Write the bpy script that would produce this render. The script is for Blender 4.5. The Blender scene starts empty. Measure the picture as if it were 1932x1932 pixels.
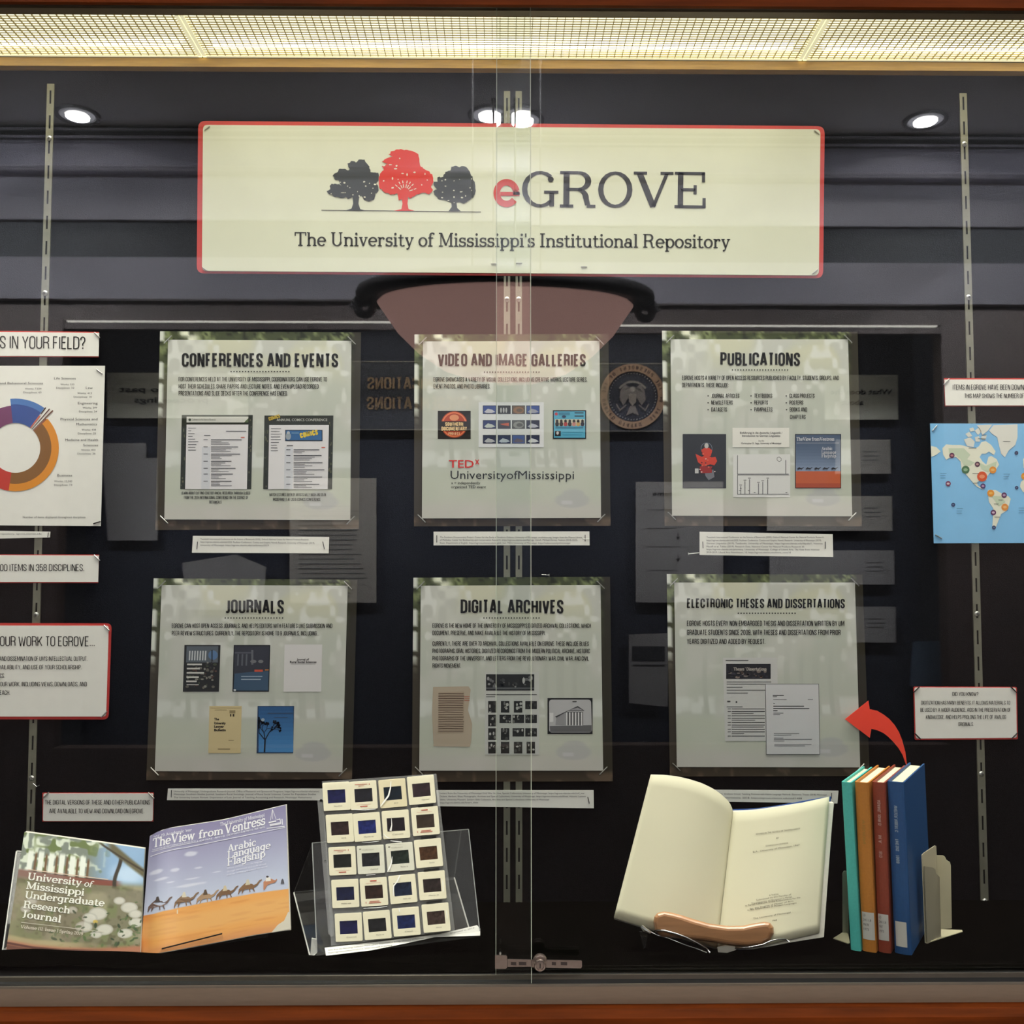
import bpy, math, random
import numpy as np
from mathutils import Vector, Matrix, Euler
from mathutils.geometry import tessellate_polygon

SC = bpy.context.scene
COL = SC.collection
F = 1983.0
CAMZ = 1.5
R = math.radians

# ---------------------------------------------------------------- camera, world, lights, exposure
cam_d = bpy.data.cameras.new('camera')
cam = bpy.data.objects.new('camera', cam_d)
COL.objects.link(cam)
cam.location = (0, 0, CAMZ)
cam.rotation_euler = (R(93.5), 0, R(-0.65))
cam_d.sensor_width = 36
cam_d.lens = F / 1932 * 36
cam_d.clip_start = 0.02
SC.camera = cam
SC.view_settings.view_transform = 'Standard'
SC.view_settings.look = 'None'
SC.view_settings.gamma = 1
SC.view_settings.exposure = 0.0
SC.view_settings.use_curve_mapping = False
SC.cycles.transparent_max_bounces = 24
SC.cycles.max_bounces = 10
SC.cycles.caustics_reflective = False
SC.cycles.sample_clamp_indirect = 3.0

world = bpy.data.worlds.new('world')
SC.world = world
world.use_nodes = True
world.node_tree.nodes['Background'].inputs[0].default_value = (0.8, 0.85, 1.0, 1)
world.node_tree.nodes['Background'].inputs[1].default_value = 0.04

YW = 2.05      # back panel of the case
YG = 1.66      # glass
ZF = CAMZ - 0.62   # case floor
ZL = CAMZ + 1.025  # louver plane
PW = 1.19      # louver panel length
PX0 = 0.006

def area(name, loc, sx, sy, power, color, rot=(0, 0, 0), spread=180):
    d = bpy.data.lights.new(name, 'AREA')
    d.shape = 'RECTANGLE'
    d.size = sx; d.size_y = sy; d.energy = power; d.color = color
    d.spread = R(spread)
    o = bpy.data.objects.new(name, d)
    o.location = loc; o.rotation_euler = rot
    COL.objects.link(o)
    return o

LOUVER_W = 6.3
for k in (-2, -1, 0, 1, 2):
    area('louver_light', (PX0 + k * PW, 1.865, ZL - 0.004), PW - 0.03, 0.30, LOUVER_W, (1.0, 0.962, 0.88), spread=80)

# ---------------------------------------------------------------- projection helpers
RM = Euler(cam.rotation_euler).to_matrix()
def ray(px, py):
    return RM @ Vector(((px - 966) / F, -(py - 966) / F, -1.0))
def P(px, py, Y):
    d = ray(px, py); t = Y / d.y
    return Vector((d.x * t, Y, CAMZ + d.z * t))
def PZ(px, py, z):
    d = ray(px, py); t = (z - CAMZ) / d.z
    return Vector((d.x * t, d.y * t, z))
def MIR(px, py, D):
    """a real point of the room opposite, whose image in the glass stands at distance D"""
    p = P(px, py, D)
    return Vector((p.x, 2 * (YG + 0.004) - p.y, p.z))

def lin(c):
    if len(c) == 4: c = c[:3]
    o = []
    for v in c:
        v = max(0.0, v) / 255.0
        o.append(v / 12.92 if v <= 0.04045 else ((v + 0.055) / 1.055) ** 2.4)
    return tuple(o)
def lin_np(a):
    a = np.clip(a, 0, 255) / 255.0
    return np.where(a <= 0.04045, a / 12.92, ((a + 0.055) / 1.055) ** 2.4)

# ---------------------------------------------------------------- materials
MATS = {}
def mat(name, col=(128, 128, 128), rough=0.6, metal=0.0, noise=0.0, nscale=40.0, bump=0.0, bscale=300.0, emit=0.0, spec=0.5, raw=None, coat=0.0, stretch=None):
    if name in MATS: return MATS[name]
    m = bpy.data.materials.new(name); m.use_nodes = True
    nt = m.node_tree; b = nt.nodes['Principled BSDF']
    c = raw if raw else lin(col)
    b.inputs['Base Color'].default_value = (*c, 1)
    b.inputs['Roughness'].default_value = rough
    b.inputs['Metallic'].default_value = metal
    b.inputs['Specular IOR Level'].default_value = spec
    if coat: b.inputs['Coat Weight'].default_value = coat; b.inputs['Coat Roughness'].default_value = 0.15
    if emit:
        b.inputs['Emission Color'].default_value = (*c, 1)
        b.inputs['Emission Strength'].default_value = emit
    tc = nt.nodes.new('ShaderNodeTexCoord')
    mp = nt.nodes.new('ShaderNodeMapping')
    nt.links.new(tc.outputs['Object'], mp.inputs[0])
    if stretch: mp.inputs['Scale'].default_value = stretch
    if noise:
        n = nt.nodes.new('ShaderNodeTexNoise'); n.inputs['Scale'].default_value = nscale
        n.inputs['Detail'].default_value = 5
        nt.links.new(mp.outputs[0], n.inputs['Vector'])
        r = nt.nodes.new('ShaderNodeValToRGB')
        r.color_ramp.elements[0].position = 0.3; r.color_ramp.elements[1].position = 0.7
        r.color_ramp.elements[0].color = (*[v * (1 - noise) for v in c], 1)
        r.color_ramp.elements[1].color = (*[min(1, v * (1 + noise)) for v in c], 1)
        nt.links.new(n.outputs['Fac'], r.inputs[0])
        nt.links.new(r.outputs[0], b.inputs['Base Color'])
    if bump:
        n = nt.nodes.new('ShaderNodeTexNoise'); n.inputs['Scale'].default_value = bscale
        nt.links.new(mp.outputs[0], n.inputs['Vector'])
        bp = nt.nodes.new('ShaderNodeBump'); bp.inputs['Strength'].default_value = bump
        bp.inputs['Distance'].default_value = 0.002
        nt.links.new(n.outputs['Fac'], bp.inputs['Height'])
        nt.links.new(bp.outputs[0], b.inputs['Normal'])
    MATS[name] = m
    return m

def print_mat(name, rough=0.55, coat=0.0, gain=1.0):
    if name in MATS: return MATS[name]
    m = bpy.data.materials.new(name); m.use_nodes = True
    nt = m.node_tree; b = nt.nodes['Principled BSDF']
    a = nt.nodes.new('ShaderNodeAttribute'); a.attribute_name = 'Col'
    n = nt.nodes.new('ShaderNodeTexNoise'); n.inputs['Scale'].default_value = 900
    mx = nt.nodes.new('ShaderNodeMix'); mx.data_type = 'RGBA'; mx.blend_type = 'MULTIPLY'
    mx.inputs[0].default_value = 0.10
    nt.links.new(a.outputs['Color'], mx.inputs[6]); nt.links.new(n.outputs['Fac'], mx.inputs[7])
    nt.links.new(mx.outputs[2], b.inputs['Base Color'])
    b.inputs['Roughness'].default_value = rough
    b.inputs['Specular IOR Level'].default_value = 0.3
    if coat: b.inputs['Coat Weight'].default_value = coat; b.inputs['Coat Roughness'].default_value = 0.2
    MATS[name] = m
    return m

def clear_mat(name, tint=(0.97, 0.985, 0.975), r0=0.04, rough=0.0, haze=0.0):
    """clear sheet: each surface lets light straight through and mirrors a Fresnel share of it"""
    if name in MATS: return MATS[name]
    m = bpy.data.materials.new(name); m.use_nodes = True
    nt = m.node_tree; nt.nodes.clear()
    out = nt.nodes.new('ShaderNodeOutputMaterial')
    tr = nt.nodes.new('ShaderNodeBsdfTransparent'); tr.inputs[0].default_value = (*tint, 1)
    gl = nt.nodes.new('ShaderNodeBsdfGlossy'); gl.inputs['Roughness'].default_value = rough
    gl.inputs['Color'].default_value = (1, 1, 1, 1)
    geo = nt.nodes.new('ShaderNodeNewGeometry')
    dot = nt.nodes.new('ShaderNodeVectorMath'); dot.operation = 'DOT_PRODUCT'
    nt.links.new(geo.outputs['Incoming'], dot.inputs[0]); nt.links.new(geo.outputs['Normal'], dot.inputs[1])
    ab = nt.nodes.new('ShaderNodeMath'); ab.operation = 'ABSOLUTE'; nt.links.new(dot.outputs['Value'], ab.inputs[0])
    om = nt.nodes.new('ShaderNodeMath'); om.operation = 'SUBTRACT'; om.inputs[0].default_value = 1.0
    nt.links.new(ab.outputs[0], om.inputs[1])
    pw = nt.nodes.new('ShaderNodeMath'); pw.operation = 'POWER'; pw.inputs[1].default_value = 5
    nt.links.new(om.outputs[0], pw.inputs[0])
    ma = nt.nodes.new('ShaderNodeMath'); ma.operation = 'MULTIPLY_ADD'
    ma.inputs[1].default_value = 1 - r0; ma.inputs[2].default_value = r0
    nt.links.new(pw.outputs[0], ma.inputs[0])
    mx = nt.nodes.new('ShaderNodeMixShader')
    nt.links.new(ma.outputs[0], mx.inputs[0]); nt.links.new(tr.outputs[0], mx.inputs[1]); nt.links.new(gl.outputs[0], mx.inputs[2])
    last = mx
    if haze:
        df = nt.nodes.new('ShaderNodeBsdfDiffuse'); df.inputs[0].default_value = (0.8, 0.8, 0.78, 1)
        m2 = nt.nodes.new('ShaderNodeMixShader'); m2.inputs[0].default_value = haze
        nt.links.new(mx.outputs[0], m2.inputs[1]); nt.links.new(df.outputs[0], m2.inputs[2]); last = m2
    nt.links.new(last.outputs[0], out.inputs[0])
    MATS[name] = m
    return m

M_PRINT = print_mat('print_ink')
M_GLOSSPRINT = print_mat('glossy_print', rough=0.5, coat=0.05)
M_PAPER = mat('white_card', (240, 239, 232), rough=0.6, noise=0.02, nscale=60)
M_REDCARD = mat('red_card', (190, 52, 44), rough=0.55, noise=0.04, nscale=50)
M_STEEL = mat('steel_pin', (200, 200, 195), rough=0.3, metal=0.9)
M_DARKPIN = mat('dark_staple', (50, 50, 50), rough=0.4, metal=0.8)
M_FELT = mat('black_felt', (15, 15, 18), rough=0.95, noise=0.25, nscale=220, bump=0.3, bscale=700, spec=0.06)
M_CLOTH = mat('black_cloth', (4, 4, 3), rough=1.0, noise=0.3, nscale=90, bump=0.3, bscale=900, spec=0.0)
M_OAK = mat('oak_wood', (196, 156, 92), rough=0.5, noise=0.16, nscale=14, stretch=(1, 10, 14))
M_CHERRY = mat('cherry_wood', (98, 42, 5), rough=0.62, noise=0.30, nscale=6, stretch=(1.2, 10, 16), spec=.1)
M_RAIL = mat('bronze_rail', (128, 112, 94), rough=0.5, metal=0.15, noise=0.05, nscale=30, stretch=(1, 8, 8))
M_STD = mat('standard_steel', (144, 143, 128), rough=0.42, metal=0.6, noise=0.08, nscale=60)
M_HOLE = mat('dark_gap', (8, 8, 8), rough=0.9)  # near-black, paints the shade of slots, holes and recesses
M_GLASS = clear_mat('window_glass', r0=0.041)
M_GEDGE = mat('glass_edge', (236, 246, 224), rough=0.3, noise=.02)  # pale colour paints the bright line of light along the pane edge
M_ACRYL = clear_mat('clear_acrylic', tint=(0.97, 0.97, 0.97), r0=0.045, rough=0.03, haze=0.012)
M_AEDGE = mat('acrylic_edge', (235, 235, 228), rough=0.3)  # near-white colour paints the glint of the cut acrylic

# ---------------------------------------------------------------- object helpers
WL = {}
def root(name, loc, label, cat, group=None):
    o = bpy.data.objects.new(name, None)
    o.empty_display_size = 0.03
    o.location = loc
    COL.objects.link(o)
    o['label'] = label; o['category'] = cat
    if group: o['group'] = group
    WL[o.name] = Vector(loc)
    return o
def tag(o, label, cat, group=None):
    o['label'] = label; o['category'] = cat
    if group: o['group'] = group
    return o
def mobj(name, verts, faces, m, parent=None, smooth=False, cols=None, label=None, kind=None):
    vs = np.array([tuple(v) for v in verts], dtype=np.float64)
    c = (vs.min(0) + vs.max(0)) / 2
    me = bpy.data.meshes.new(name)
    me.from_pydata([tuple(v) for v in (vs - c)], [], faces)
    me.materials.append(m)
    if cols is not None:
        at = me.color_attributes.new('Col', 'FLOAT_COLOR', 'CORNER')
        tot = np.array([p.loop_total for p in me.polygons])
        arr = np.repeat(np.array([(c_[0], c_[1], c_[2], 1.0) for c_ in cols], dtype=np.float32), tot, axis=0)
        at.data.foreach_set('color', arr.ravel())
    if smooth:
        me.polygons.foreach_set('use_smooth', [True] * len(me.polygons))
    me.update()
    o = bpy.data.objects.new(name, me)
    base = WL[parent.name] if parent else Vector((0, 0, 0))
    o.location = Vector(c) - base
    COL.objects.link(o)
    WL[o.name] = Vector(c)
    if parent: o.parent = parent
    if label: o['label'] = label
    if kind: o['kind'] = kind
    return o
def struct(o):
    o['kind'] = 'structure'
    return o

class MB:
    def __init__(s): s.v = []; s.f = []
    def add(s, vs, fs):
        b = len(s.v); s.v += [Vector(v) for v in vs]; s.f += [[b + i for i in f] for f in fs]
    def box(s, x0, x1, y0, y1, z0, z1):
        s.hexa([(x0, y0, z0), (x1, y0, z0), (x1, y1, z0), (x0, y1, z0), (x0, y0, z1), (x1, y0, z1), (x1, y1, z1), (x0, y1, z1)])
    def hexa(s, p):
        s.add(p, [[0, 3, 2, 1], [4, 5, 6, 7], [0, 1, 5, 4], [1, 2, 6, 5], [2, 3, 7, 6], [3, 0, 4, 7]])
    def slab(s, poly, off):
        """poly: list of 3D points (front), off: vector to the back"""
        n = len(poly); off = Vector(off)
        front = [Vector(p) for p in poly]; back = [p + off for p in front]
        tr = tessellate_polygon([front])
        b = len(s.v); s.v += front + back
        s.f += [[b + i for i in t] for t in tr]
        s.f += [[b + n + i for i in reversed(t)] for t in tr]
        s.f += [[b + i, b + n + i, b + n + (i + 1) % n, b + (i + 1) % n] for i in range(n)]
    def tube(s, pts, r, n=8, closed=False):
        pts = [Vector(p) for p in pts]; m = len(pts); b = len(s.v)
        rr = r if isinstance(r, (list, tuple)) else [r] * m
        up = Vector((0.13, 0.31, 0.94)).normalized()
        for i, p in enumerate(pts):
            if closed: t = pts[(i + 1) % m] - pts[i - 1]
            else: t = pts[min(i + 1, m - 1)] - pts[max(i - 1, 0)]
            t.normalize()
            a = t.cross(up)
            if a.length < 1e-3: a = t.cross(Vector((1, 0, 0)))
            a.normalize(); c = t.cross(a)
            for k in range(n):
                an = 2 * math.pi * k / n
                s.v.append(p + (a * math.cos(an) + c * math.sin(an)) * rr[i])
        for i in range(m if closed else m - 1):
            j = (i + 1) % m
            for k in range(n):
                s.f.append([b + i * n + k, b + i * n + (k + 1) % n, b + j * n + (k + 1) % n, b + j * n + k])
        if not closed:
            s.f.append([b + k for k in range(n)]); s.f.append([b + (m - 1) * n + k for k in reversed(range(n))])
    def lathe(s, prof, c, n=32, axis='z'):
        b = len(s.v)
        for r, h in prof:
            for k in range(n):
                a = 2 * math.pi * k / n
                if axis == 'z': s.v.append(Vector((c[0] + r * math.cos(a), c[1] + r * math.sin(a), c[2] + h)))
                else: s.v.append(Vector((c[0] + r * math.cos(a), c[1] + h, c[2] + r * math.sin(a))))
        for i in range(len(prof) - 1):
            for k in range(n):
                s.f.append([b + i * n + k, b + i * n + (k + 1) % n, b + (i + 1) * n + (k + 1) % n, b + (i + 1) * n + k])
        s.f.append([b + k for k in range(n)]); s.f.append([b + (len(prof) - 1) * n + k for k in reversed(range(n))])
    def build(s, name, m, parent=None, **kw):
        return mobj(name, s.v, s.f, m, parent, **kw)

def box_obj(name, x0, x1, y0, y1, z0, z1, m, parent=None, **kw):
    b = MB(); b.box(x0, x1, y0, y1, z0, z1); return b.build(name, m, parent, **kw)
def plate(name, pxs, Y, th, m, parent=None, mp=None, **kw):
    b = MB(); b.slab([(mp or (lambda x, y: P(x, y, Y)))(*p) for p in pxs], (0, th, 0)); return b.build(name, m, parent, **kw)
def lerp2(a, b, t): return (a[0] + (b[0] - a[0]) * t, a[1] + (b[1] - a[1]) * t)
def roundq(q, r, n=4, only=None):
    """rounded pixel quad (corner order tl tr br bl)"""
    out = []
    for i in range(4):
        p = q[i]; a = q[i - 1]; b = q[(i + 1) % 4]
        rr = r if only is None else only[i]
        if rr <= 0: out.append(p); continue
        da = math.dist(p, a); db = math.dist(p, b)
        s = lerp2(p, a, rr / da); e = lerp2(p, b, rr / db)
        for k in range(n + 1):
            t = k / n
            out.append(lerp2(lerp2(s, p, t), lerp2(p, e, t), t))
    return out
def bil(q, u, v):
    """u right, v down in a pixel quad"""
    return lerp2(lerp2(q[0], q[1], u), lerp2(q[3], q[2], u), v)

def grid_print(name, q, arr, mapf, m, parent=None, th=0.0006, label=None):
    """arr: h x w x 3 sRGB 0..255, laid over pixel quad q; closed thin sheet"""
    h, w = arr.shape[:2]
    vs = []
    for j in range(h):
        for i in range(w):
            vs.append(mapf(*bil(q, i / (w - 1), j / (h - 1))))
    fs = [[j * w + i, (j + 1) * w + i, (j + 1) * w + i + 1, j * w + i + 1] for j in range(h - 1) for i in range(w - 1)]
    n = len(vs)
    ring = [i for i in range(w)] + [j * w + w - 1 for j in range(1, h)] + [(h - 1) * w + i for i in range(w - 2, -1, -1)] + [j * w for j in range(h - 2, 0, -1)]
    vs += [vs[i] + Vector((0, th, 0)) for i in ring]
    L = len(ring)
    fs += [[ring[k], ring[(k + 1) % L], n + (k + 1) % L, n + k] for k in range(L)]
    fs.append([n + k for k in range(L)])
    o = mobj(name, vs, fs, m, parent, label=label, smooth=False)
    at = o.data.color_attributes.new('Col', 'FLOAT_COLOR', 'POINT')
    c = lin_np(arr.reshape(-1, 3).astype(np.float64))
    ring_c = c[ring] * 0.6
    full = np.ones((n + L, 4), dtype=np.float32); full[:n, :3] = c; full[n:, :3] = ring_c
    at.data.foreach_set('color', full.ravel())
    return o

# ---------------------------------------------------------------- stroke fonts
def arc(cx, cy, rx, ry, a0, a1, n=6):
    return [(cx + rx * math.cos(R(a0 + (a1 - a0) * k / n)), cy + ry * math.sin(R(a0 + (a1 - a0) * k / n))) for k in range(n + 1)]
C_ = {}
def cg(ch, w, *strokes): C_[ch] = (w, strokes)
WD = 0.42
TA = lambda a0, a1: arc(.5, .82, .5, .18, a0, a1)
BA = lambda a0, a1: arc(.5, .18, .5, .18, a0, a1)
cg('A', .46, [(0, 0), (.44, 1), (.56, 1), (1, 0)], [(.16, .27), (.84, .27)])
cg('B', WD, [(0, 0), (0, 1), (.6, 1), (.92, .93), (.97, .78), (.92, .6), (.6, .53), (0, .53)], [(.6, .53), (.95, .44), (1, .26), (.95, .08), (.6, 0), (0, 0)])
cg('C', WD, [(1, .66), (1, .82)] + TA(0, 180)[1:] + BA(180, 360) + [(1, .34)])
cg('D', WD, [(0, 0), (0, 1), (.5, 1), (.9, .93), (1, .78), (1, .22), (.9, .07), (.5, 0), (0, 0)])
cg('E', .36, [(1, 1), (0, 1), (0, 0), (1, 0)], [(0, .52), (.85, .52)])
cg('F', .35, [(1, 1), (0, 1), (0, 0)], [(0, .5), (.85, .5)])
cg('G', WD, [(1, .68), (1, .82)] + TA(0, 180)[1:] + BA(180, 360) + [(1, .48), (.55, .48)])
cg('H', .43, [(0, 0), (0, 1)], [(1, 0), (1, 1)], [(0, .52), (1, .52)])
cg('I', .12, [(.5, 0), (.5, 1)])
cg('J', .32, [(1, 1)] + arc(.5, .18, .5, .18, 0, -120) + [(.0, .02)])
cg('K', .45, [(0, 0), (0, 1)], [(1, 1), (.12, .4)], [(.3, .56), (1, 0)])
cg('L', .35, [(0, 1), (0, 0), (1, 0)])
cg('M', .58, [(0, 0), (0, 1), (.08, 1), (.5, .12), (.92, 1), (1, 1), (1, 0)])
cg('N', .44, [(0, 0), (0, 1), (.1, 1), (.9, 0), (1, 0), (1, 1)])
cg('O', WD, TA(0, 180) + BA(180, 360) + [(1, .82)])
cg('P', .40, [(0, 0), (0, 1), (.6, 1), (.95, .92), (1, .72), (.95, .52), (.6, .44), (0, .44)])
cg('Q', WD, TA(0, 180) + BA(180, 360) + [(1, .82)], [(.6, .12), (1, -.06)])
cg('R', .42, [(0, 0), (0, 1), (.6, 1), (.95, .92), (1, .75), (.95, .58), (.6, .5), (0, .5)], [(.6, .5), (.92, .42), (.97, .28), (1, 0)])
cg('S', .40, [(1, .7), (1, .82)] + TA(0, 180)[1:] + [(0, .72), (.12, .6), (.88, .36), (1, .24), (1, .18)] + BA(0, -180)[1:] + [(0, .3)])
cg('T', .38, [(0, 1), (1, 1)], [(.5, 1), (.5, 0)])
cg('U', WD, [(0, 1)] + BA(180, 360) + [(1, 1)])
cg('V', .44, [(0, 1), (.45, 0), (.55, 0), (1, 1)])
cg('W', .64, [(0, 1), (.22, 0), (.28, 0), (.5, .95), (.72, 0), (.78, 0), (1, 1)])
cg('X', .44, [(0, 1), (1, 0)], [(0, 0), (1, 1)])
cg('Y', .44, [(0, 1), (.5, .42), (1, 1)], [(.5, .45), (.5, 0)])
cg('Z', .38, [(0, 1), (1, 1), (0, 0), (1, 0)])
cg('0', WD, TA(0, 180) + BA(180, 360) + [(1, .82)])
cg('1', .24, [(0, .82), (.4, .85), (.8, 1), (.8, 0)])
cg('2', .40, [(0, .68), (0, .82)] + TA(180, 0)[1:] + [(1, .7), (.85, .52), (.1, .2), (0, 0), (1, 0)])
cg('3', .40, [(0, .7), (0, .82)] + TA(180, 0)[1:] + [(1, .68), (.85, .54), (.4, .52)], [(.85, .54), (1, .4), (1, .18)] + BA(0, -180)[1:] + [(0, .3)])
cg('5', .40, [(1, 1), (.05, 1), (.0, .5), (.4, .62), (.8, .6), (1, .45), (1, .18)] + BA(0, -180)[1:] + [(0, .28)])
cg('6', .40, [(1, .72), (1, .82)] + TA(0, 180)[1:] + BA(180, 360) + [(1, .4), (.85, .54), (.5, .58), (.1, .5)])
cg('7', .38, [(0, 1), (1, 1), (.35, 0)])
cg('8', .40, [(.3, .53), (.06, .62), (0, .8)] + TA(180, 0)[1:] + [(.94, .62), (.7, .53), (.3, .53)], [(.3, .53), (.06, .44), (0, .2)] + BA(180, 360)[1:] + [(.94, .44), (.7, .53)])
cg('9', .40, [(0, .28), (0, .18)] + BA(180, 360)[1:] + TA(0, 180) + [(0, .6), (.15, .46), (.5, .42), (.9, .5)])
cg('.', .12, [(.5, 0), (.5, .09)]); cg(',', .12, [(.5, .1), (.3, -.1)]); cg("'", .12, [(.5, .75), (.5, 1)])
cg('-', .22, [(0, .45), (1, .45)]); cg('?', .36, [(0, .74), (0, .82)] + TA(180, 0)[1:] + [(1, .66), (.5, .42), (.5, .26)], [(.5, .0), (.5, .1)])
cg(':', .12, [(.5, .1), (.5, .2)], [(.5, .6), (.5, .7)])

def stroke_mesh(pts, ws):
    """mitred ribbon through 2D points, ws: width or list of widths"""
    n = len(pts)
    w = ws if isinstance(ws, (list, tuple)) else [ws] * n
    vs = []
    for i in range(n):
        a = pts[i - 1] if i else pts[i]; c = pts[i + 1] if i < n - 1 else pts[i]
        closed = pts[0] == pts[-1] or math.dist(pts[0], pts[-1]) < 1e-6
        if closed and n > 2:
            if i == 0: a = pts[-2]
            if i == n - 1: c = pts[1]
        p = pts[i]
        d1 = (p[0] - a[0], p[1] - a[1]); d2 = (c[0] - p[0], c[1] - p[1])
        l1 = math.hypot(*d1); l2 = math.hypot(*d2)
        if l1 < 1e-9: d1 = d2; l1 = l2
        if l2 < 1e-9: d2 = d1; l2 = l1
        if l1 < 1e-9: d1 = d2 = (1, 0); l1 = l2 = 1
        n1 = (-d1[1] / l1, d1[0] / l1); n2 = (-d2[1] / l2, d2[0] / l2)
        m = (n1[0] + n2[0], n1[1] + n2[1]); ml = math.hypot(*m)
        if ml < 1e-6: m = n1; k = 1
        else:
            m = (m[0] / ml, m[1] / ml); k = 1 / max(0.45, m[0] * n1[0] + m[1] * n1[1])
        h = w[i] / 2 * k
        vs += [(p[0] + m[0] * h, p[1] + m[1] * h), (p[0] - m[0] * h, p[1] - m[1] * h)]
    return vs, [[2 * i, 2 * i + 1, 2 * i + 3, 2 * i + 2] for i in range(n - 1)]

def caps_layout(s, wt):
    out = []; x = 0.0
    for ch in s:
        if ch == ' ': x += .20; continue
        w, st = C_.get(ch, C_['.'])
        ww = max(w, wt * 1.02)
        for pts in st:
            q = [(x + wt / 2 + px * (ww - wt), wt / 2 + py * (1 - wt)) for px, py in pts]
            out.append(stroke_mesh(q, wt))
        x += ww + .052
    return out, max(x - .052, .01)

# slab serif, cap height 1, x-height .66
S_ = {}
K = .135; N = .08
def v(x, y0, y1, w=K): return ([(x, y0), (x, y1)], w)
def h(x0, x1, y, w=N): return ([(x0, y), (x1, y)], w)
def l(x0, y0, x1, y1, w): return ([(x0, y0), (x1, y1)], w)
def e(cx, cy, rx, ry, a0=0, a1=360, k=K, n=None):
    n = n or max(6, int(abs(a1 - a0) / 18))
    p = arc(cx, cy, rx, ry, a0, a1, n)
    ws = [N + (k - N) * abs(math.cos(R(a0 + (a1 - a0) * i / n))) ** 1.3 for i in range(n + 1)]
    return (p, ws)
def dot(x, y, r): return ([(x - r, y), (x - r * .5, y), (x + r * .5, y), (x + r, y)], [r * .6, r * 2, r * 2, r * .6])
def sg(c, w, *st): S_[c] = (w, st)
sg('n', .68, h(0, .12, .63), v(.14, 0, .66), e(.345, .43, .205, .2, 165, 0), v(.55, 0, .44), h(0, .28, .03), h(.42, .68, .03))
sg('m', 1.02, h(0, .12, .63), v(.14, 0, .66), e(.32, .43, .18, .2, 165, 0), v(.5, 0, .44), e(.68, .43, .18, .2, 165, 0), v(.87, 0, .44), h(0, .28, .03), h(.38, .62, .03), h(.75, 1.0, .03))
sg('h', .68, h(0, .12, .97), v(.14, 0, 1), e(.345, .43, .205, .2, 165, 0), v(.55, 0, .44), h(0, .28, .03), h(.42, .68, .03))
sg('r', .50, h(0, .12, .63), v(.14, 0, .66), e(.36, .42, .2, .21, 165, 70), dot(.42, .56, .075), h(0, .3, .03))
sg('i', .29, h(.01, .14, .63), v(.15, 0, .66), h(0, .3, .03), dot(.14, .9, .085))
sg('l', .29, h(.01, .14, .97), v(.15, 0, 1), h(0, .3, .03))
sg('u', .68, h(0, .12, .63), v(.14, .22, .66), e(.34, .24, .2, .22, 180, 350), v(.54, 0, .66), h(.4, .54, .63), h(.54, .67, .03))
sg('a', .60, v(.45, .05, .46), e(.27, .46, .18, .18, 0, 150), e(.25, .19, .2, .17), h(.45, .58, .03), dot(.13, .5, .06))
sg('b', .64, h(0, .12, .97), v(.14, 0, 1), e(.35, .33, .24, .31))
sg('d', .66, e(.29, .33, .24, .31), v(.5, 0, 1), h(.37, .5, .97), h(.5, .64, .03))
sg('p', .64, h(0, .12, .63), v(.14, -.27, .66), e(.35, .33, .24, .31), h(0, .29, -.25))
sg('g', .64, e(.29, .36, .23, .28), v(.5, -.08, .66), e(.29, -.08, .21, .17, 0, -150), h(.5, .62, .63))
sg('c', .56, e(.31, .33, .25, .31, 45, 320), dot(.46, .52, .065))
sg('e', .60, e(.31, .33, .25, .31, 0, 318), h(.08, .56, .34))
sg('o', .62, e(.31, .33, .25, .31))
sg('s', .50, e(.25, .48, .17, .155, 35, 262), e(.25, .185, .19, .16, 82, -145), l(.19, .34, .32, .33, .1), v(.43, .46, .66, N), v(.05, .0, .2, N))
sg('t', .42, v(.17, .14, .86, .12), e(.31, .15, .14, .13, 180, 330), h(0, .38, .63))
sg('f', .40, v(.15, 0, .82), e(.31, .82, .16, .165, 175, 45), h(0, .36, .63), h(0, .32, .03), dot(.4, .92, .06))
sg('v', .60, l(.09, .64, .3, .02, .13), l(.3, .02, .5, .64, N), h(0, .24, .63), h(.38, .6, .63))
sg('w', .90, l(.09, .64, .27, .02, .13), l(.27, .02, .45, .64, N), l(.45, .64, .63, .02, .13), l(.63, .02, .8, .64, N), h(0, .22, .63), h(.35, .55, .63), h(.7, .9, .63))
sg('y', .60, l(.09, .64, .31, .04, .13), l(.52, .64, .24, -.2, N), dot(.17, -.2, .07), h(0, .24, .63), h(.4, .62, .63))
sg('k', .64, h(0, .12, .97), v(.14, 0, 1), l(.5, .63, .2, .3, N), l(.28, .38, .52, .03, .12), h(0, .28, .03), h(.4, .64, .03))
sg('x', .60, l(.1, .63, .48, .03, .12), l(.48, .63, .1, .03, N), h(0, .22, .63), h(.36, .58, .63), h(0, .22, .03), h(.36, .6, .03))
sg('T', .80, v(.4, 0, 1), h(0, .8, .97), v(.03, .74, 1, N), v(.77, .74, 1, N), h(.24, .56, .03))
sg('U', .86, v(.17, .3, 1), e(.43, .31, .26, .29, 180, 360), v(.69, .3, 1, .08), h(.02, .32, .97), h(.56, .82, .97))
sg('M', 1.02, v(.15, 0, 1, .07), l(.17, .98, .5, .08, .13), l(.5, .08, .84, .98, N), v(.86, 0, 1), h(0, .2, .97), h(.82, 1.0, .97), h(0, .3, .03), h(.7, 1.02, .03))
sg('I', .38, v(.19, 0, 1), h(.02, .36, .97), h(.02, .36, .03))
sg('R', .86, v(.17, 0, 1), h(.02, .45, .97), e(.45, .735, .22, .235, 90, -90), h(.17, .45, .5), e(.44, .25, .18, .24, 90, 0), l(.62, .26, .66, .06, .12), h(.64, .84, .03), h(.02, .33, .03))
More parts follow.
